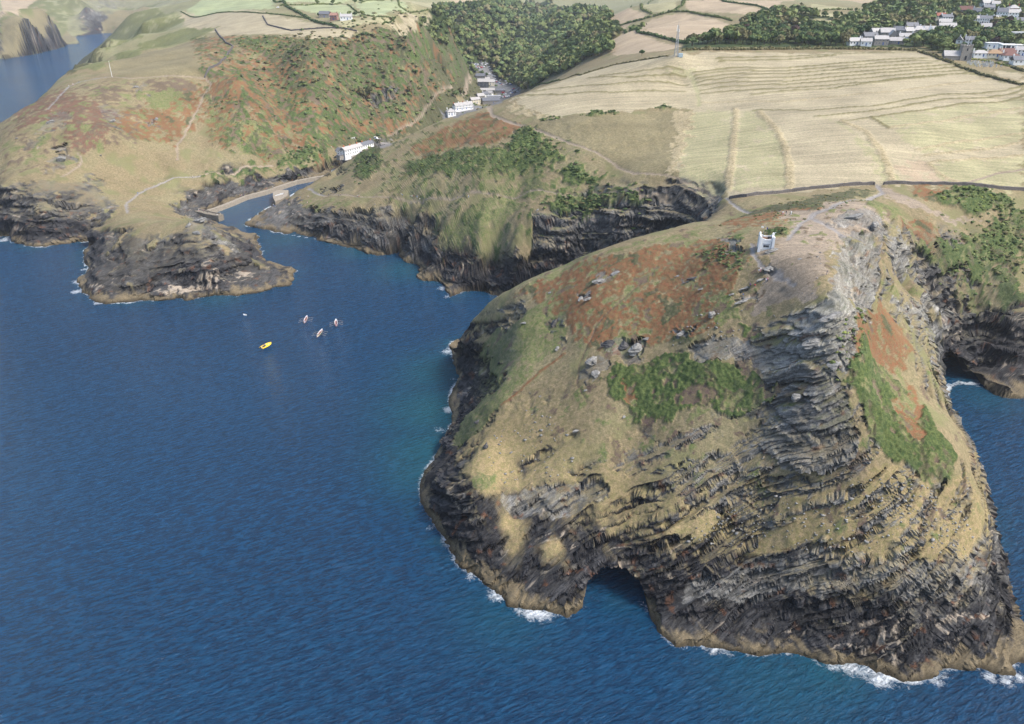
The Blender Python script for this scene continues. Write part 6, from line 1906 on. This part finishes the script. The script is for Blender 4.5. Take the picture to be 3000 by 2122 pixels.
# scrub: rounded thorn and gorse bushes on the slopes
pl = []
for s, n_, hh_, kinds in (('790,170 850,132 950,122 1100,96 1250,120 1370,178 1388,228 1330,255 1250,290 1130,325 1000,325 900,298 835,240', 900, 3.0, (0, 2, 2, 1)), ('870,440 1000,380 1130,385 1200,360 1260,320 1300,290 1380,230 1390,260 1340,320 1250,350 1180,400 1130,410 1000,428', 260, 2.6, (0, 2, 0, 1)),
                         ('600,300 800,340 900,400 860,450 700,440', 120, 1.4, (0, 3, 0, 0)), ('690,112 900,118 900,150 700,145', 90, 2.0, (0, 0, 1, 1)), ('1480,430 1530,378 1600,410 1650,475 1580,490', 160, 1.7, (1, 0, 1, 1)), ('1590,592 1700,570 1900,573 1880,586 1700,625', 160, 1.5, (1, 1, 0, 2)), ('1640,500 1680,488 1750,530 1740,546', 70, 1.5, (1, 0, 1, 1)),
                         ('1180,480 1300,455 1460,442 1560,490 1500,520 1350,520', 150, 1.3, (1, 0, 2, 0)), ('2700,740 2830,702 2950,645 3000,625 3000,760 2930,800 2820,800', 260, 1.4, (0, 1, 0, 2)), ('2740,574 2830,552 2960,582 2970,620 2860,630', 140, 1.5, (0, 3, 0, 1)),
                         ('2050,748 2100,724 2160,726 2186,752 2165,790 2085,782', 110, .9, (1, 0, 1, 2)), ('2234,690 2270,671 2306,675 2296,694', 70, .8, (1, 2, 1, 2)),
                         ('2490,960 2530,930 2500,1040 2460,1080 2440,1040', 60, 1.0, (3, 0, 0, 1)), ('2160,650 2300,605 2500,566 2540,566 2400,605 2250,650', 160, .7, (1, 2, 2, 2)), ('1700,340 1800,332 1808,336 1722,342', 40, 1.3, (1, 1, 1, 1)), ('1920,314 1960,313 1968,318 1924,320', 18, 1.3, (1, 1, 1, 1)), ('1585,350 1635,342 1635,352 1590,356', 26, 1.6, (1, 1, 0, 1)), ('820,488 870,445 960,436 962,460 850,488', 110, 1.8, (1, 0, 1, 1)), ('1045,462 1108,455 1118,488 1062,534 1044,510', 90, 1.4, (1, 1, 0, 2))):
    pw_ = plan(s); jit = .05 * float(np.linalg.norm(pw_.max(0) - pw_.min(0)))
    for (x, y) in scatter(pw_, n_):
        x += rng.normal() * jit; y += rng.normal() * jit
        if h0(np.array([x]), np.array([y]))[0] < 4:
            continue
        q = hh_ * (.5 + .8 * rng.random() ** 2); vv, ff = STS[rng.integers(0, 4)]; kd = kinds[rng.integers(0, 4)]
        pl.append(((vv, ff, np.full(len(ff), kd)), (x, y, gz(x, y) + q * .18, q * .95, q * .95, q * .48, rng.random() * 6.28)))
join_proto('scrub', None, pl, LM[:4], kind='stuff', label='low gorse and thorn scrub clothing the coastal slopes', category='scrub')

# ------------------------------------------------------------------ hedges: each one a thing
HD = [
    ('802,2 840,22 900,54 950,72 994,86', 2.6, 1, 'dark roadside hedge running down the far plateau'), ('820,18 900,17 987,14 1060,8 1126,3', 1.8, 0, 'hedge along the top of the far green fields'), ('1018,16 1035,28 1053,40', 1.6, 0, 'short hedge between the two far green fields'),
    ('1147,2 1170,20 1193,36 1255,31', 1.9, 0, 'bent hedge round the pale field above the wood'), ('1055,46 1092,50 1158,54 1119,74', 1.6, 0, 'hedge below the far green field right of the farm'), ('530,36 650,38 760,40 900,56', 1.4, 1, 'low dark hedge along the upper edge of the pale far field'),
    ('1789,87 1831,72 1883,59 1930,46 1971,36 2000,18 2016,2', 2.6, 0, 'thick hedge climbing between the pink fields'), ('1831,91 1870,97 1918,106 1970,120 2016,133', 2.6, 1, 'hedge below the big rounded pink field'), ('1971,36 2016,36 2080,48 2145,64', 2.2, 0, 'hedge above the big rounded pink field'), ('2058,2 2120,6 2180,14 2284,46', 2.0, 1, 'hedge along the topmost pink field'),
    ('1849,21 1880,30 1911,43', 2.2, 0, 'hedge at the wood corner of the pink fields'), ('1880,17 1900,8 1918,0', 2.0, 0, 'short hedge running up off the top edge'), ('2312,71 2345,80 2381,92', 2.4, 1, 'tall hedge left of the small village fields'), ('2336,39 2370,46 2402,53', 2.2, 0, 'middle hedge of the small village fields'), ('2409,53 2450,57 2486,60', 2.2, 1, 'right hand hedge of the small village fields'), ('2409,32 2450,30 2496,31', 2.4, 0, 'upper hedge of the small village fields'),
    ('1640,238 1700,222 1800,192 1900,174 1960,164', 1.1, 2, 'low brown hedge along the curved left edge of the common'), ('2000,151 2120,149 2250,147 2400,146 2550,147 2690,151', 2.4, 2, 'bushy hedge along the top of the common'), ('2690,154 2725,164 2760,178 2800,192', 2.0, 2, 'brown hedge rising along the right top corner of the common'),
    ('2800,196 2850,214 2920,234 3000,254', 1.9, 2, 'brown scrubby hedge along the right edge of the common'), ('2834,174 2880,180 2920,188 2960,198', 1.3, 3, 'clipped bright green hedge behind the graveyard'), ('1540,262 1600,246 1640,236', 1.2, 1, 'dark hedge where the common drops to the valley'), ('2960,200 3000,212', 2.0, 2, 'hedge below the bungalows at the right edge'), ('1447,208 1462,222 1480,236 1500,246', 3.2, 3, 'bright green hedge along the car park'),
]
HP = []
for k in range(3):
    v, f = crown_arrays(90 + k, 30, .32, tall=.9); cv, cf = solid(95 + k, 1, tall=.9, s=.78)
    HP.append((np.concatenate([v, cv]), np.concatenate([np.concatenate([f[:, [0, 1, 2]], f[:, [0, 2, 3]]]), cf + len(v)])))
for s, hh_, k, lb in HD:
    ln = [Vector(at(*q)[:2]) for q in pts(s)]; pl = []
    for a, b in zip(ln[:-1], ln[1:]):
        d = (b - a).length; n_ = max(2, int(d / (hh_ * .95)))
        for i in range(n_):
            p = a.lerp(b, (i + rng.random() * .6) / n_); q = hh_ * (.6 + .6 * rng.random()); vv, ff = HP[rng.integers(0, 3)]
            pl.append(((vv, ff, np.zeros(len(ff), int)), (p.x, p.y, gz(p.x, p.y) + q * .4, q * .95, q * .95, q * .66, rng.random() * 6.28)))
    join_proto('hedgerow', None, pl, [LM[k]], label=lb, category='hedge')

# ------------------------------------------------------------------ cars
def car_mesh(kind=0):
    m = MB(); L, Wd, h = (4.2, 1.75, 1.45) if kind == 0 else (5.0, 1.95, 2.1)
    l, w = L / 2, Wd / 2
    prof_ = [(-l, .35), (-l, .75), (-l * .86, .92), (-l * .62, 1.0 if kind == 0 else h * .95), (-l * .45, h), (l * .30, h), (l * .56, .95), (l * .92, .82), (l, .62), (l, .35)] if kind == 0 else [(-l, .35), (-l, 1.0), (-l * .97, h), (l * .45, h), (l * .72, 1.1), (l * .97, .95), (l, .6), (l, .35)]
    n_ = len(prof_)
    v = [(x, -w * (1 if z < 1.0 else .84), z) for x, z in prof_] + [(x, w * (1 if z < 1.0 else .84), z) for x, z in prof_]
    f = [tuple(range(n_))[::-1], tuple(range(n_, 2 * n_))] + [(i, (i + 1) % n_, n_ + (i + 1) % n_, n_ + i) for i in range(n_)]
    m.add(v, f, 0)
    for sx in (-.62, .62):
        for sy in (-1, 1):
            m.tube([(sx * l, sy * (w - .12), .33), (sx * l, sy * (w + .02), .33)], .33, 10, 2)
    zt = h - .08
    for sy in (-1, 1):
        yy = sy * (w * .93 + .012)
        m.add([(-l * .52, yy, 1.0), (l * .42, yy, 1.0), (l * .26, sy * w * .86 + sy * .012, zt), (-l * .42, sy * w * .86 + sy * .012, zt)], [(0, 1, 2, 3)], 1)
    m.add([(l * .55, -w * .8, 1.0), (l * .55, w * .8, 1.0), (l * .325, w * .78, zt), (l * .325, -w * .78, zt)], [(0, 1, 2, 3)], 1)
    m.add([(-l * .64, -w * .8, 1.02), (-l * .64, w * .8, 1.02), (-l * .475, w * .78, zt), (-l * .475, -w * .78, zt)], [(0, 3, 2, 1)], 1)
    return m.mesh('car', [mat('car_paint_white', (.78, .79, .80), .3, .5), GLASS, BLACK])


CARM = [car_mesh(0), car_mesh(1)]
PAINT = [('white', mat('car_paint_white', (.78, .79, .80), .3)), ('silver', mat('car_paint_silver', (.45, .47, .49), .3)), ('dark grey', mat('car_paint_grey', (.06, .065, .07), .3)), ('red', mat('car_paint_red', (.42, .03, .03), .3)), ('blue', mat('car_paint_blue', (.04, .10, .28), .3)), ('black', mat('car_paint_black', (.015, .015, .017), .25))]
CP_ = [.40, .22, .13, .09, .10, .06]


def car(x, y, rz, where, group, k=None, van=None, label=None):
    i = int(rng.choice(6, p=CP_)) if k is None else k
    vn = (rng.random() < .1) if van is None else van
    o = inst('van' if vn else 'car', CARM[1 if vn else 0], (x, y, gz(x, y) + .12), rz, label=label or ('%s %s parked %s' % (PAINT[i][0], 'van' if vn else 'car', where)), cat='van' if vn else 'car', group=group)
    o.material_slots[0].link = 'OBJECT'; o.material_slots[0].material = PAINT[i][1]
    return o


def car_row(a, b, n_, rz, where, group, skip=.12):
    A0 = Vector(at(*a)[:2]); B0 = Vector(at(*b)[:2])
    for i in range(n_):
        if rng.random() < skip:
            continue
        p = A0.lerp(B0, i / max(n_ - 1, 1))
        car(p.x + rng.normal() * .2, p.y + rng.normal() * .3, rz + rng.normal() * .05, where, group)


for a, b, n_, rz, wh in [((1369, 199), (1424, 186), 20, 1.3, 'at the upper end of the valley car park'), ((1372, 204), (1400, 198), 9, 1.3, 'at the upper end of the valley car park'), ((1398, 202), (1422, 194), 8, 1.3, 'at the upper end of the valley car park'), ((1426, 188), (1440, 210), 9, 0, 'along the lane beside the car park trees'),
                         ((1448, 214), (1486, 240), 11, .3, 'in the long row under the hedge'), ((1434, 218), (1450, 226), 5, .3, 'in the middle row of the car park'), ((1450, 232), (1474, 250), 9, .3, 'in the middle row of the car park'), ((1478, 240), (1498, 250), 6, .3, 'in the long row under the hedge'),
                         ((1495, 268), (1510, 262), 5, .8, 'in the lower bay of the car park'), ((1498, 274), (1516, 270), 5, .8, 'in the lower bay of the car park'), ((1474, 274), (1482, 284), 5, .1, 'beside the slate pavilion'), ((1470, 288), (1490, 284), 5, .2, 'by the white end of the car park')]:
    car_row(a, b, n_, rz, wh, 'cars in the valley car park, ' + wh)
for (px_, py_, rz, k, vn, lb) in [(1037, 451, .2, 0, False, 'white car parked in front of the courtyard block'), (1058, 446, .3, 5, False, 'black car parked in front of the courtyard block'), (1102, 412, -.6, 0, True, 'white van parked right of the courtyard block'), (1086, 441, .3, 4, False, 'blue car at the right end of the courtyard block'), (815, 24, .5, 0, False, 'white car on the far plateau road'), (985, 463, .8, 2, False, 'dark grey car in the yard left of the courtyard block')]:
    x, y, z = G(px_, py_); car(x, y, rz, '', None, k, vn, lb)

# ------------------------------------------------------------------ people
def person_mesh(pose):
    """one continuous body grown over a skeleton"""
    H_ = {'stand': dict(hip=.92, l=((.10, 0, .92), (.11, -.02, .50), (.12, .0, .07), (.13, -.15, .03)), r=((-.10, 0, .92), (-.11, .02, .50), (-.12, .03, .07), (-.13, -.12, .03)), al=((.20, 0, 1.42), (.27, .02, 1.13), (.25, -.08, .88)), ar=((-.20, 0, 1.42), (-.27, .02, 1.13), (-.26, -.05, .88)), lean=0, z=0),
          'walk': dict(hip=.90, l=((.10, 0, .90), (.11, -.16, .52), (.11, -.22, .08), (.12, -.37, .06)), r=((-.10, 0, .90), (-.11, .06, .49), (-.11, .30, .12), (-.12, .20, .04)), al=((.20, 0, 1.40), (.25, .15, 1.14), (.23, .12, .92)), ar=((-.20, 0, 1.40), (-.25, -.12, 1.13), (-.22, -.24, .95)), lean=-.04, z=0),
          'sit': dict(hip=.10, l=((.10, 0, .10), (.13, -.40, .22), (.13, -.55, -.12), (.14, -.70, -.14)), r=((-.10, 0, .10), (-.13, -.40, .22), (-.13, -.55, -.12), (-.14, -.70, -.14)), al=((.20, -.02, .60), (.26, -.08, .34), (.18, -.30, .28)), ar=((-.20, -.02, .60), (-.26, -.08, .34), (-.18, -.30, .28)), lean=-.05, z=-.80),
          'row': dict(hip=.10, l=((.10, 0, .10), (.12, -.38, .20), (.12, -.62, .02), (.12, -.72, .08)), r=((-.10, 0, .10), (-.12, -.38, .20), (-.12, -.62, .02), (-.12, -.72, .08)), al=((.20, -.02, .60), (.22, -.28, .48), (.12, -.52, .44)), ar=((-.20, -.02, .60), (-.22, -.28, .48), (-.12, -.52, .44)), lean=-.06, z=-.80)}[pose]
    dz = H_['z']; ln = H_['lean']
    v = [(0, 0, H_['hip'] + .03), (0, ln * .4, 1.12 + dz), (0, ln, 1.38 + dz), (0, ln * 1.2, 1.50 + dz), (0, ln * 1.4 - .01, 1.62 + dz), (0, ln * 1.4, 1.74 + dz)]
    rad = [.145, .125, .150, .060, .100, .085]
    ed = [(0, 1), (1, 2), (2, 3), (3, 4), (4, 5)]
    for side in ('l', 'r'):
        o = len(v); v += list(H_[side]); rad += [.095, .070, .048, .040]; ed += [(0, o), (o, o + 1), (o + 1, o + 2), (o + 2, o + 3)]
    for side in ('al', 'ar'):
        o = len(v); v += list(H_[side]); rad += [.065, .048, .038]; ed += [(2, o), (o, o + 1), (o + 1, o + 2)]
    me = bpy.data.meshes.new('person_skeleton'); me.from_pydata(v, ed, []); ob = bpy.data.objects.new('person_skeleton', me); COL.objects.link(ob)
    ob.modifiers.new('skin', 'SKIN'); ob.modifiers.new('sub', 'SUBSURF').levels = 1
    for i, sv_ in enumerate(me.skin_vertices[0].data):
        sv_.radius = (rad[i], rad[i] * .8 if i < 3 else rad[i]); sv_.use_root = (i == 0)
    dg = bpy.context.evaluated_depsgraph_get()
    out = bpy.data.meshes.new_from_object(ob.evaluated_get(dg)); bpy.data.objects.remove(ob); out.name = 'person'
    mi = []
    for p in out.polygons:
        c = p.center
        zz = c.z - dz
        if zz > 1.68 or (zz > 1.56 and c.y > ln * 1.4 + .03):
            mi.append(3)
        elif zz > 1.50:
            mi.append(2)
        elif abs(c.x) > .19 and zz < 1.20 and pose in ('stand', 'walk') and zz < 1.05:
            mi.append(2)
        elif (pose in ('stand', 'walk') and zz > .98) or (pose in ('sit', 'row') and c.z > .22 and c.y > -.34):
            mi.append(0)
        else:
            mi.append(1)
    out.materials.clear()
    for q in (CL['white'], CL['navy'], SKIN, HAIR):
        out.materials.append(q)
    out.polygons.foreach_set('material_index', mi)
    out.polygons.foreach_set('use_smooth', [True] * len(mi))
    return out


SKIN = mat('skin', (.48, .28, .19), .6); HAIR = mat('hair', (.06, .04, .025), .7)
CL = {k: mat('cloth_' + k, c, .85) for k, c in dict(white=(.75, .75, .75), navy=(.03, .045, .10), red=(.55, .06, .05), blue=(.05, .20, .55), black=(.02, .02, .022), pink=(.70, .30, .36), grey=(.25, .25, .26), tan=(.40, .30, .19), green=(.10, .28, .10), orange=(.7, .22, .05), purple=(.10, .05, .16)).items()}
PM = {k: person_mesh(k) for k in ('stand', 'walk', 'sit', 'row')}


def person(loc, rz, pose, top, legs, label, group=None, s=1.0, parent=None):
    o = inst('person', PM[pose], loc, rz, (s, s, s), label=label, cat='person', group=group)
    for i, c in ((0, top), (1, legs)):
        o.material_slots[i].link = 'OBJECT'; o.material_slots[i].material = CL[c]
    return o


PE = [(2222, 802, 'stand', 'white', 'tan', 'person in white top and tan trousers on the path below the tower'), (2227, 798, 'stand', 'white', 'pink', 'person in white top and pink trousers beside the path below the tower'), (2234, 801, 'stand', 'black', 'black', 'small person dressed in black by the path junction'),
      (2240, 822, 'sit', 'black', 'navy', 'person in black seated at the end of the smooth slab'), (2243, 830, 'stand', 'white', 'grey', 'person in white standing in front of the smooth slab'), (2247, 828, 'stand', 'pink', 'navy', 'person in pink standing by the smooth slab'), (2197, 838, 'sit', 'purple', 'black', 'person in dark purple sitting on the long pale slab'), (2211, 841, 'sit', 'red', 'navy', 'person in red sitting on the ground near the slabs'),
      (2177, 864, 'stand', 'blue', 'tan', 'person in bright blue among the slabs below the tower'), (2421, 808, 'stand', 'navy', 'navy', 'person in navy standing alone near the cliff edge'), (2292, 634, 'walk', 'white', 'pink', 'left of three people on the path behind the tower'), (2302, 631, 'walk', 'black', 'grey', 'middle of three people on the path behind the tower'), (2317, 632, 'walk', 'white', 'white', 'right of three people on the path behind the tower'),
      (1047, 578, 'walk', 'white', 'navy', 'left of two walkers on the harbour side path'), (1052, 578, 'walk', 'white', 'red', 'right of two walkers on the harbour side path'), (1176, 577, 'walk', 'white', 'grey', 'walker in white leading the group on the hillside path'), (1180, 579, 'walk', 'blue', 'navy', 'walker in blue just behind the leader on the hillside path'), (1202, 578, 'walk', 'grey', 'navy', 'walker in grey in the middle of the hillside path'), (1207, 579, 'walk', 'white', 'black', 'walker in white and black in the middle of the hillside path'), (1212, 579, 'walk', 'red', 'navy', 'walker in red in the middle of the hillside path'), (1222, 579, 'walk', 'blue', 'white', 'walker in blue and white near the end of the group'), (1230, 582, 'walk', 'white', 'tan', 'last walker of the group on the hillside path'), (1340, 582, 'walk', 'navy', 'grey', 'lone walker in navy further along the hillside path'), (1373, 582, 'walk', 'white', 'blue', 'walker in white and blue, rightmost on the hillside path'),
      (993, 577, 'walk', 'black', 'navy', 'walker in black on the path above the slabs'), (963, 573, 'walk', 'navy', 'navy', 'walker in navy at the bend of the harbour path'), (903, 581, 'walk', 'white', 'navy', 'walker coming down to the rock slabs'), (880, 584, 'walk', 'blue', 'grey', 'person in blue at the top of the rock slabs'), (901, 596, 'sit', 'pink', 'white', 'person in pink sitting on the grass above the slabs'), (859, 631, 'sit', 'white', 'grey', 'two toned figure sitting low on the dark slabs'),
      (770, 607, 'stand', 'white', 'red', 'person in white and red at the tip of the rock slabs'), (774, 611, 'stand', 'red', 'navy', 'person in red at the tip of the rock slabs'), (784, 609, 'sit', 'navy', 'pink', 'person in navy sitting on the slabs near the tip'), (790, 606, 'stand', 'grey', 'navy', 'person in grey standing mid slab'), (795, 610, 'sit', 'white', 'black', 'person in white and black sitting mid slab'), (801, 603, 'stand', 'white', 'blue', 'person in white and blue standing mid slab'), (806, 607, 'sit', 'blue', 'tan', 'person in blue sitting on the right of the slabs'), (813, 596, 'stand', 'orange', 'navy', 'person in orange near the jetty'), (827, 588, 'stand', 'white', 'navy', 'person in white below the jetty'), (841, 588, 'walk', 'red', 'grey', 'person in red walking up from the jetty'),
      (202, 255, 'walk', 'white', 'grey', 'left of the walkers on the brow of the far hill'), (215, 251, 'walk', 'white', 'pink', 'middle of the walkers on the brow of the far hill'), (232, 244, 'walk', 'purple', 'navy', 'right of the walkers on the brow of the far hill'), (565, 520, 'walk', 'white', 'navy', 'walker in white on the path above the quay'), (519, 474, 'walk', 'pink', 'grey', 'walker in pink at the foot of the stone path'), (404, 569, 'walk', 'blue', 'grey', 'walker in blue on the gravel path above the islet'), (998, 575, 'walk', 'tan', 'navy', 'walker in tan close to the walker in black')]
for i, (px_, py_, ps, a_, b_, lb) in enumerate(PE):
    x, y, z = G(px_, py_)
    person((x, y, z + (.06 if ps != 'sit' else .15)), rng.random() * 6.28, ps, a_, b_, lb, s=1.0)
for i, (px_, py_, zz, ps, a_, b_, lb) in enumerate([(705, 577, 3.5, 'stand', 'pink', 'navy', 'person in pink on the quay, left of the trio'), (709, 576, 3.5, 'stand', 'white', 'grey', 'person in white on the quay, middle of the trio'), (714, 575, 3.5, 'stand', 'purple', 'navy', 'person in purple on the quay, right of the trio'), (779, 557, 3.5, 'walk', 'red', 'navy', 'person in red walking along the quay'), (783, 556, 3.5, 'walk', 'pink', 'navy', 'person in pink walking along the quay'), (800, 551, 3.5, 'walk', 'white', 'grey', 'person in white walking along the quay'), (857, 532, 3.5, 'walk', 'orange', 'navy', 'person in orange further up the quay'),
                                               (597, 621, 4.7, 'stand', 'pink', 'black', 'person in pink on the breakwater'), (608, 624, 4.7, 'stand', 'black', 'navy', 'person in black on the breakwater'), (583, 619, 4.7, 'stand', 'white', 'pink', 'person in white at the root of the breakwater'), (633, 629, 4.7, 'sit', 'navy', 'white', 'person in navy sitting near the end of the breakwater'), (638, 631, 4.7, 'sit', 'white', 'navy', 'person in white sitting at the end of the breakwater'), (827, 575, 5.75, 'stand', 'white', 'navy', 'person in white on the stone jetty'), (832, 572, 5.75, 'stand', 'navy', 'grey', 'person in navy on the stone jetty')]):
    x, y = P(px_, py_, zz)
    person((x, y, zz + (0 if ps != 'sit' else .05)), rng.random() * 6.28, ps, a_, b_, lb)

# ------------------------------------------------------------------ boats
def hull(L, Wd, H_, n_=15, fine=2.2, sheer=.35):
    """double-curved open hull: outer shell, gunwale and inner shell"""
    v = []; f = []; K_ = 5
    for shell in (0, 1):
        for i in range(n_):
            u = -1 + 2 * i / (n_ - 1); wv = Wd / 2 * max(0.02, (1 - abs(u) ** fine)) - shell * .06
            wv = max(wv, .012)
            zt = H_ * (.62 + sheer * u * u); zb_ = shell * .10 - .15 + .25 * abs(u) ** 3
            for k in range(2 * K_ + 1):
                t_ = (k - K_) / K_
                v.append((wv * math.sin(t_ * math.pi / 2) ** 1 if True else 0, u * L / 2 * (1 - shell * .012), zb_ + (zt - zb_) * (1 - math.cos(t_ * math.pi / 2)) ** .9))
    R = 2 * K_ + 1
    for shell in (0, 1):
        o = shell * n_ * R
        for i in range(n_ - 1):
            for k in range(R - 1):
                f.append((o + i * R + k, o + i * R + k + 1, o + (i + 1) * R + k + 1, o + (i + 1) * R + k))
    o = n_ * R
    for i in range(n_ - 1):
        for k in (0, R - 1):
            f.append((i * R + k, (i + 1) * R + k, o + (i + 1) * R + k, o + i * R + k))
    return v, f


GIGW = mat('gig_white_paint', (.80, .80, .80), .4); GIGI = mat('varnished_wood', (.34, .16, .07), .5, .3, .1, 5)
gv, gf = hull(9.8, 1.75, .95)
gig_hull = MB().add(gv, gf).mesh('hull', GIGW)
gi = MB(); gi.box(-.62, .62, -3.9, 3.9, .05, .10); gig_floor = gi.mesh('floor_boards', GIGI)
th_ = MB(); th_.box(-.74, .74, -.12, .12, .34, .40); gig_thwart = th_.mesh('thwart', GIGI)
oar = MB(); oar.tube([(.0, 0, .75), (2.2, .30, .38), (3.2, .45, .02)], [.04, .035, .035], 5); oar.box(3.15, 3.9, .38, .54, -.08, -.04); gig_oar = oar.mesh('oar', mat('oar_wood', (.55, .42, .28), .5))
oar2 = MB(); oar2.tube([(.0, 0, .75), (-2.2, .30, .38), (-3.2, .45, .02)], [.04, .035, .035], 5); oar2.box(-3.9, -3.15, .38, .54, -.08, -.04); gig_oar2 = oar2.mesh('oar', MATS['oar_wood'])
st_ = MB(); st_.tube([(0, -4.7, .1), (0, -5.0, .9)], .05, 5); st_.box(-.04, .04, -5.35, -4.9, -.2, .75); rud = st_.mesh('rudder', GIGI)
BANDS = {'blue': mat('blue_band', (.03, .06, .30), .4), 'red': mat('maroon_band', (.30, .04, .05), .4), 'green': mat('yellow_green_band', (.35, .5, .12), .4)}
tops = ['pink', 'red', 'navy', 'red', 'purple', 'red', 'white']
for gi_, (px_, py_, rz, col, lb) in enumerate([(896, 938, 4, 'blue', 'white rowing gig, left of the two farther gigs in the bay'), (985, 948, 12, 'blue', 'white rowing gig on the right nearest the inner shore, angled'), (937, 978, -4, 'green', 'white rowing gig nearest the viewer with a green tinged stern')]):
    x, y = P(px_, py_, 0)
    g = thing('rowing_gig', lb, 'rowing boat', (x, y, .05), R_(rz), 'pilot gigs out rowing in the bay')
    inst('hull', gig_hull, parent=g); inst('floor_boards', gig_floor, parent=g); inst('rudder', rud, parent=g)
    bnd = MB().add([(a * 1.02 + (0.01 if a > 0 else -.01), b * 1.005, c) for a, b, c in gv[:len(gv) // 2]], [q for q in gf if max(q) < len(gv) // 2 and all((i % 11) in (0, 1, 9, 10) for i in q)])
    bnd.build('gunwale_band', BANDS[col], g)
    for k in range(6):
        yy = -2.9 + k * 1.1
        inst('thwart', gig_thwart, (0, yy, 0), parent=g); inst('oar', gig_oar if k % 2 else gig_oar2, (.55 * (1 if k % 2 else -1) * -.4, yy - .45, 0), parent=g)
    mw = Matrix.Translation((x, y, .05)) @ Matrix.Rotation(R_(rz), 4, 'Z')
    for k in range(7):
        yy = -2.9 + k * 1.1 if k < 6 else -4.0
        loc = mw @ Vector(((.18 if k % 2 else -.18) if k < 6 else 0, yy + .05, .36))
        person(loc, R_(rz) + (0 if k < 6 else math.pi), 'row', tops[(k + gi_) % 7], 'navy', '%s seated in the %s' % ('rower' if k < 6 else 'cox', ['left far gig', 'right angled gig', 'near gig'][gi_]), 'crew of the ' + ['left far gig', 'right angled gig', 'near gig'][gi_], .95)
# yellow rigid inflatable
x, y = P(779, 1015, 0)
rb = thing('inflatable_boat', 'yellow inflatable motor boat under way in the bay', 'motor boat', (x, y, .05), R_(-30))
YEL = mat('yellow_hypalon', (.80, .52, .03), .5)
for sx in (-1, 1):
    m = MB(); m.tube([(sx * 1.15, -3.4, .35), (sx * 1.2, -1, .36), (sx * 1.15, 1.2, .40), (sx * .75, 2.8, .55), (0, 3.6, .70)], [.20, .36, .36, .34, .28], 10); m.build('side_tube', YEL, rb)
hv, hf = hull(6.6, 2.2, .5, 11, 2.6, .2)
MB().add(hv, hf).build('hull', mat('grey_hull', (.5, .5, .5), .5), rb)
m = MB(); m.box(-.95, .95, -3.0, 2.0, .18, .24); m.build('deck', mat('yellow_deck', (.62, .42, .06), .6), rb)
m = MB(); m.box(-.4, .4, -.6, .1, .24, 1.15, 0, .08, .1); m.build('console', mat('grey_console', (.25, .26, .28), .5), rb)
m = MB(); m.box(-.35, .35, -1.9, -.9, .24, .75); m.build('seat', BLACK, rb)
m = MB(); m.box(-.28, .28, -3.95, -3.3, .2, 1.1, 0, .05, .08); m.tube([(0, -3.7, .2), (0, -3.7, -.5)], .10, 6); m.build('outboard_motor', BLACK, rb)
mw = Matrix.Translation((x, y, .05)) @ Matrix.Rotation(R_(-30), 4, 'Z')
person(mw @ Vector((0, -1.2, .74)), R_(150), 'row', 'black', 'navy', 'helmsman in black at the console of the yellow inflatable')
person(mw @ Vector((.1, -2.3, .6)), R_(150), 'sit', 'grey', 'navy', 'passenger in grey at the stern of the yellow inflatable')
x, y = P(718, 924, 0)
dg_ = thing('dinghy', 'tiny white dinghy afloat right of the rocky islet', 'dinghy', (x, y, .03), R_(60))
dv, df = hull(3.0, 1.3, .6, 11, 2.4, .25); MB().add(dv, df).build('hull', GIGW, dg_)
m = MB(); m.box(-.5, .5, -.15, .15, .2, .26); m.build('thwart', GIGI, dg_)

# ------------------------------------------------------------------ air
m = MB(); m.box(-7600, 7600, -400, 9600, -10.5, 196)
hz = m.build('haze', mat('haze_air', (.5, .5, .5)), kind='stuff')
hm = MATS['haze_air']; nt = hm.node_tree; nt.nodes.clear()
pv = nt.nodes.new('ShaderNodeVolumePrincipled'); ou = nt.nodes.new('ShaderNodeOutputMaterial')
pv.inputs['Color'].default_value = (.86, .92, 1.0, 1); pv.inputs['Density'].default_value = .00006; pv.inputs['Anisotropy'].default_value = .2
nt.links.new(pv.outputs[0], ou.inputs['Volume'])
